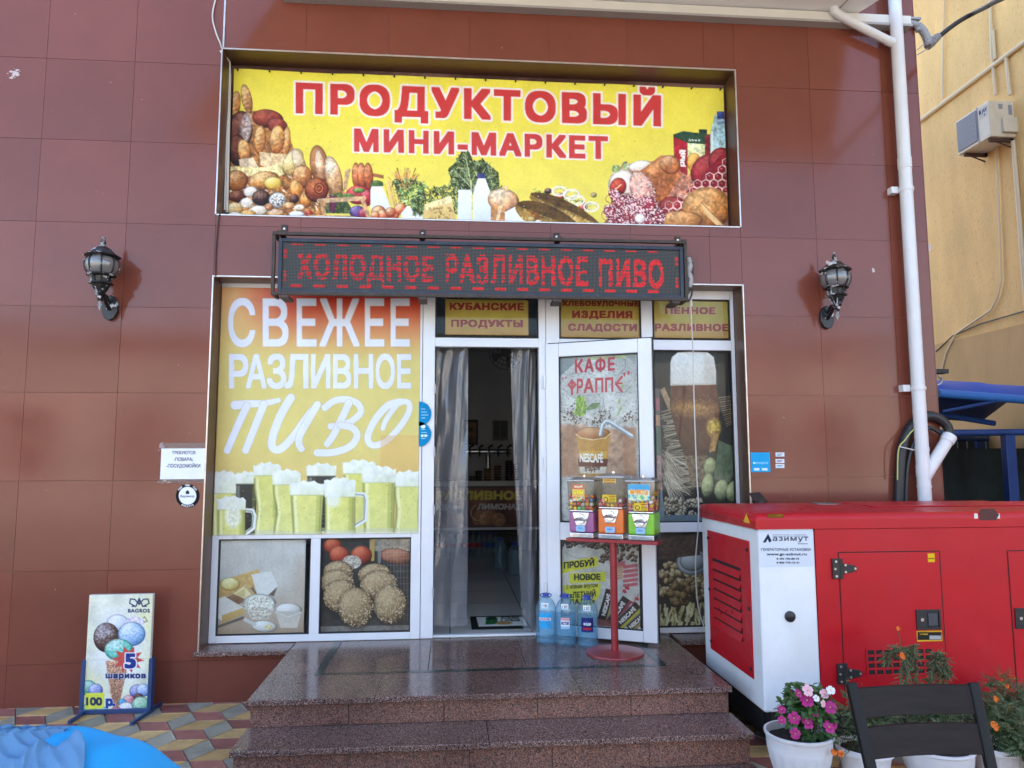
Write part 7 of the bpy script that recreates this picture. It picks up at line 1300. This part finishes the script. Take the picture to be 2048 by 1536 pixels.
# marigold pots
def mari(x, y, h, r, rib, lab, bc, br, n, fl, prof=tub, seed=1, L=.075, mats=MF, droop=.5):
    t = thing('flower_pot', lab, 'flower pot', (x, y, 0), G_); pot(t, x, y, prof(h, r, rib), zsoil=h*.86, rin=r*.85); bush('foliage', t, bc, *br, n, L, .01, mats, seed, True, droop)
    for k, (px, py, yy, rr_) in enumerate(fl): blossom(t, W(px, py, yy), rr_, 'orange', seed*10+k, True)
    return t
mari(2.03, -1.60, .20, .135, 0, 'white pot of trailing orange marigolds between the magenta bowl and the chair', (2.02, -1.62, .27), (.14, .13, .18), 260, [(1667, 1505, -1.78, .014), (1681, 1507, -1.78, .014), (1660, 1445, -1.7, .012)], seed=4)
mari(2.36, -1.66, .215, .17, 0, 'wide white pot with wilting tall marigolds standing behind the dark chair', (2.38, -1.60, .30), (.24, .1, .10), 170, [(1760, 1475, -1.72, .012)], seed=5, prof=bowl)
t5 = mari(2.69, -1.64, .20, .125, 1, 'fluted white pot with marigolds right behind the chair back', (2.72, -1.66, .26), (.12, .11, .15), 260, [(1988, 1450, -1.76, .016), (1958, 1395, -1.7, .014), (1990, 1398, -1.7, .015), (1951, 1385, -1.7, .012)], seed=6)
t6 = mari(2.86, -1.80, .20, .105, 0, 'white round-rimmed pot with green marigold foliage at the right edge of the photo', (2.76, -1.80, .25), (.14, .10, .13), 240, [(1990, 1455, -1.9, .015)], seed=7)
mari(2.99, -1.47, .27, .135, 1, 'tallest fluted white pot with sprawling orange marigolds near the generator', (2.95, -1.45, .33), (.17, .12, .14), 230, [(2003, 1352, -1.45, .012), (2006, 1365, -1.45, .014), (2026, 1355, -1.45, .009), (2012, 1372, -1.5, .013), (2020, 1415, -1.55, .014)], seed=8)
# tall wilted plant in the wide pot
tall = [o for o in COL.objects if o.get('label', '').startswith('wide white pot')][0]; g = random.Random(9); b = MB()
for path in ([(1800, 1500), (1796, 1420), (1805, 1340), (1815, 1300), (1830, 1290)], [(1812, 1500), (1815, 1400), (1812, 1330), (1818, 1302), (1800, 1296), (1780, 1304), (1772, 1320)], [(1822, 1500), (1828, 1420), (1822, 1340), (1826, 1305), (1832, 1330), (1834, 1400)], [(1845, 1480), (1855, 1390), (1866, 1330), (1875, 1305), (1888, 1320), (1893, 1345)], [(1850, 1480), (1862, 1370), (1872, 1318), (1866, 1340), (1858, 1380)], [(1875, 1430), (1884, 1360), (1890, 1330), (1886, 1350)]):
    cp_ = catmull([W(px, py, -1.6+g.uniform(-.05, .05)) for px, py in path], 9); b.tube(cp_, .0032, 5, 2)
    for i, p in enumerate(cp_):
        if i < 8: continue
        for _ in range(7): d = Vector((g.uniform(-1, 1), g.uniform(-1, 1), g.uniform(-1.6, .3))).normalized(); n_ = rnd(g); leaf(b, p, d, n_, g.uniform(.02, .06), .0032, int(g.random() > .5), .2)
b.build('wilted_stem', [DF[0], MF[1], STEM], tall, fix=False, smooth=False)
blossom(tall, W(1804, 1312, -1.66), .016, 'orange', 77, True); blossom(tall, W(1795, 1257, -1.6), .011, 'orange', 78, True); b = MB(); b.tube([W(1803, 1310, -1.6), W(1800, 1280, -1.6), W(1795, 1258, -1.6)], .002, 5); b.build('stem', STEM, tall)
# ================================================================== CHAIR
ch = thing('folding_chair', 'dark brown wooden chair with two wide back slats in front of the flower pots', 'chair', (1.69, -2.65, 0)); DW = M('dark_stained_wood', (.016, .0105, .0095), .6, spec=.22, var=.4, scale=10, stretch=(.5, 1, 4), bump=.05, bscale=50); BK = M('black_painted_post', (.006, .006, .007), .5, spec=.25)
def cpst(px0, px1): return Vector(W(px0, 1372, -2.6)), Vector(W(px1, 1536, -2.68))
(lt_, lb_), (rt_, rb_) = cpst(1704, 1741), cpst(1947, 1982)
def ext(a, c, z): return a+(c-a)*((z-a.z)/(c.z-a.z))
for a, c in ((lt_, lb_), (rt_, rb_)):
    e2_ = ext(a, c, .0); b = MB(); d = (c-a).normalized(); s = Vector((1, 0, 0)); f = d.cross(s).normalized()
    b.rings([[p+s*q*.019+f*w_*.012 for q, w_ in ((-1, -1), (1, -1), (1, 1), (-1, 1))] for p in (a-d*.012, a, c, e2_)]); b.build('back_post', BK, ch, bevel=.006, seg=3)
def slat(pyt, pyb):
    za, zb = W(1820, pyt, -2.61)[2], W(1820, pyb, -2.63)[2]; A, B, C, D = ext(lt_, lb_, za), ext(rt_, rb_, za), ext(rt_, rb_, zb), ext(lt_, lb_, zb); b = MB(); n = 12; rs = []
    for k in range(n+1):
        s = k/n; bow = Vector((0, .022*math.sin(math.pi*s), 0)); T_ = A+(B-A)*s+bow; Q = D+(C-D)*s+bow; rs.append([Q+Vector((0, -.008, 0)), T_+Vector((0, -.008, 0)), T_+Vector((0, .008, 0)), Q+Vector((0, .008, 0))])
    b.rings(rs).build('back_slat', DW, ch, bevel=.003)
slat(1375, 1433); slat(1445, 1506)
b = MB()
for k in range(5): b.box((1.50, -2.74-.085*k, .44), (1.97, -2.665-.085*k, .458))
b.build('seat', DW, ch, bevel=.003); b = MB(); b.box((1.515, -3.08, .40), (1.54, -2.68, .439)); b.box((1.93, -3.08, .40), (1.955, -2.68, .439)); b.build('seat_rail', BK, ch)
for x_ in (1.515, 1.93): b = MB(); b.box((x_, -3.08, 0), (x_+.025, -3.05, .40)); b.build('front_leg', BK, ch)
# ================================================================== BLUE COVER AND CLOTH
TB = M('bright_blue_cover', (.006, .32, .68), .55, var=.06, scale=3, bump=.1, bscale=9); TG = M('grey_blue_cloth', (.085, .21, .37), .65, var=.1, scale=5, bump=.1, bscale=14)
def heap(name, mat_, fn, u0, u1, v0, v1, nu, nv, label, cat, th=.004):
    vs = []; fs = []
    for j in range(nv+1):
        for i in range(nu+1): vs.append(fn(u0+(u1-u0)*i/nu, v0+(v1-v0)*j/nv))
    for j in range(nv):
        for i in range(nu): a = j*(nu+1)+i; fs.append((a, a+1, a+nu+2, a+nu+1))
    o = MB().add(vs, fs).build(name, mat_, None, angle=180); m_ = o.modifiers.new('thickness', 'SOLIDIFY'); m_.thickness = th; return tag(o, label, cat)
# a mound lying on a low stack: crest measured on the plane y = -3
def crest(x): return float(np.interp(x, [-2.6, -1.6, -1.2, -1.05, -.95, -.88, -.80, -.735, -.69, -.64, -.58], [.80, .87, .884, .885, .872, .852, .815, .755, .69, .58, .0]))
def cover(x, v):            # v: 0 back hem .. 1 front hem
    y = -2.72-.75*v; side = math.sin(math.pi*min(1, max(0, v*.92+.08)))
    z = crest(x)*(1-(abs((v-.38)/.62)**3.2 if v > .38 else .8*abs((v-.38)/.38)**1.6))*.985; z += .006*math.sin(x*17+v*5)*side+.004*math.sin(x*41+v*13)-.012*abs(math.sin(x*9+v*7+.6*math.sin(v*9)))**6*side
    return Vector((x, y, max(.01, z)))
heap('blue_cover', TB, cover, -2.4, -.585, 0, 1, 90, 50, 'bright blue fabric cover over a low heap at the bottom left', 'cover')
def cloth(u, v):            # crumpled grey blue cloth on the near slope of the cover; its hem runs down to the right
    y = -3.03-.36*v; x = -1.75+u*(.70+.34*v+.02*math.sin(v*11)); vv = (-y-2.72)/.75; q = max(0, (u-.6)/.4)
    base = crest(min(x, -.60))*(1-abs((vv-.38)/.62)**3.2)*.985
    rid = lambda t: 1-abs(2*(t % 1)-1)
    lean = x*9.5+v*3.4+.45*math.sin(v*7+x*6)
    f = .046*rid(lean)**1.25*(.45+.55*math.sin(x*7+1.2)**2)+.013*rid(x*21-v*6.5+.5*math.sin(x*13))**1.2+.006*math.sin(x*60+v*23)
    hole = -.05*math.exp(-((x+1.0+.10*v)/.028)**2-((v-.19)/.09)**2); lip = .028*math.exp(-((x+.955+.05*v)/.018)**2-((v-.16)/.12)**2)
    return Vector((x+.015*math.sin(lean*6.28), y, base+.008+f*min(1, .15+v*3.2)*(1-.75*q**4)+hole+lip))
heap('folded_cloth', TG, cloth, 0, 1, 0, 1, 260, 130, 'crumpled grey-blue cloth lying over the bright blue cover at bottom left', 'cloth', .003)
# ================================================================== ACROSS THE STREET (seen in the glazed tiles)
op = thing('opposite_building', 'low pale building across the street mirrored faintly in the shop tiles', 'building', (0, -17, 0)); OPM = M('pale_plaster', (.52, .48, .42), .9, var=.12, scale=.6); OPD = M('dark_window_glass', (.03, .035, .04), .1)
b = MB(); b.box((-16, -24, 0), (14, -17, 5.2)); b.build('wall', OPM, op, smooth=False)
for x in (-13, -9.6, -6.2, -2.4, 1.2, 4.6, 8.4, 11): MB().box((x, -16.99, 1.2), (x+1.5, -16.9, 3.1)).build('window', OPD, op)
b = MB(); b.box((-16.3, -24.2, 5.2), (14.2, -16.6, 5.45)); b.build('roof', M('grey_roof', (.2, .19, .18), .8), op)
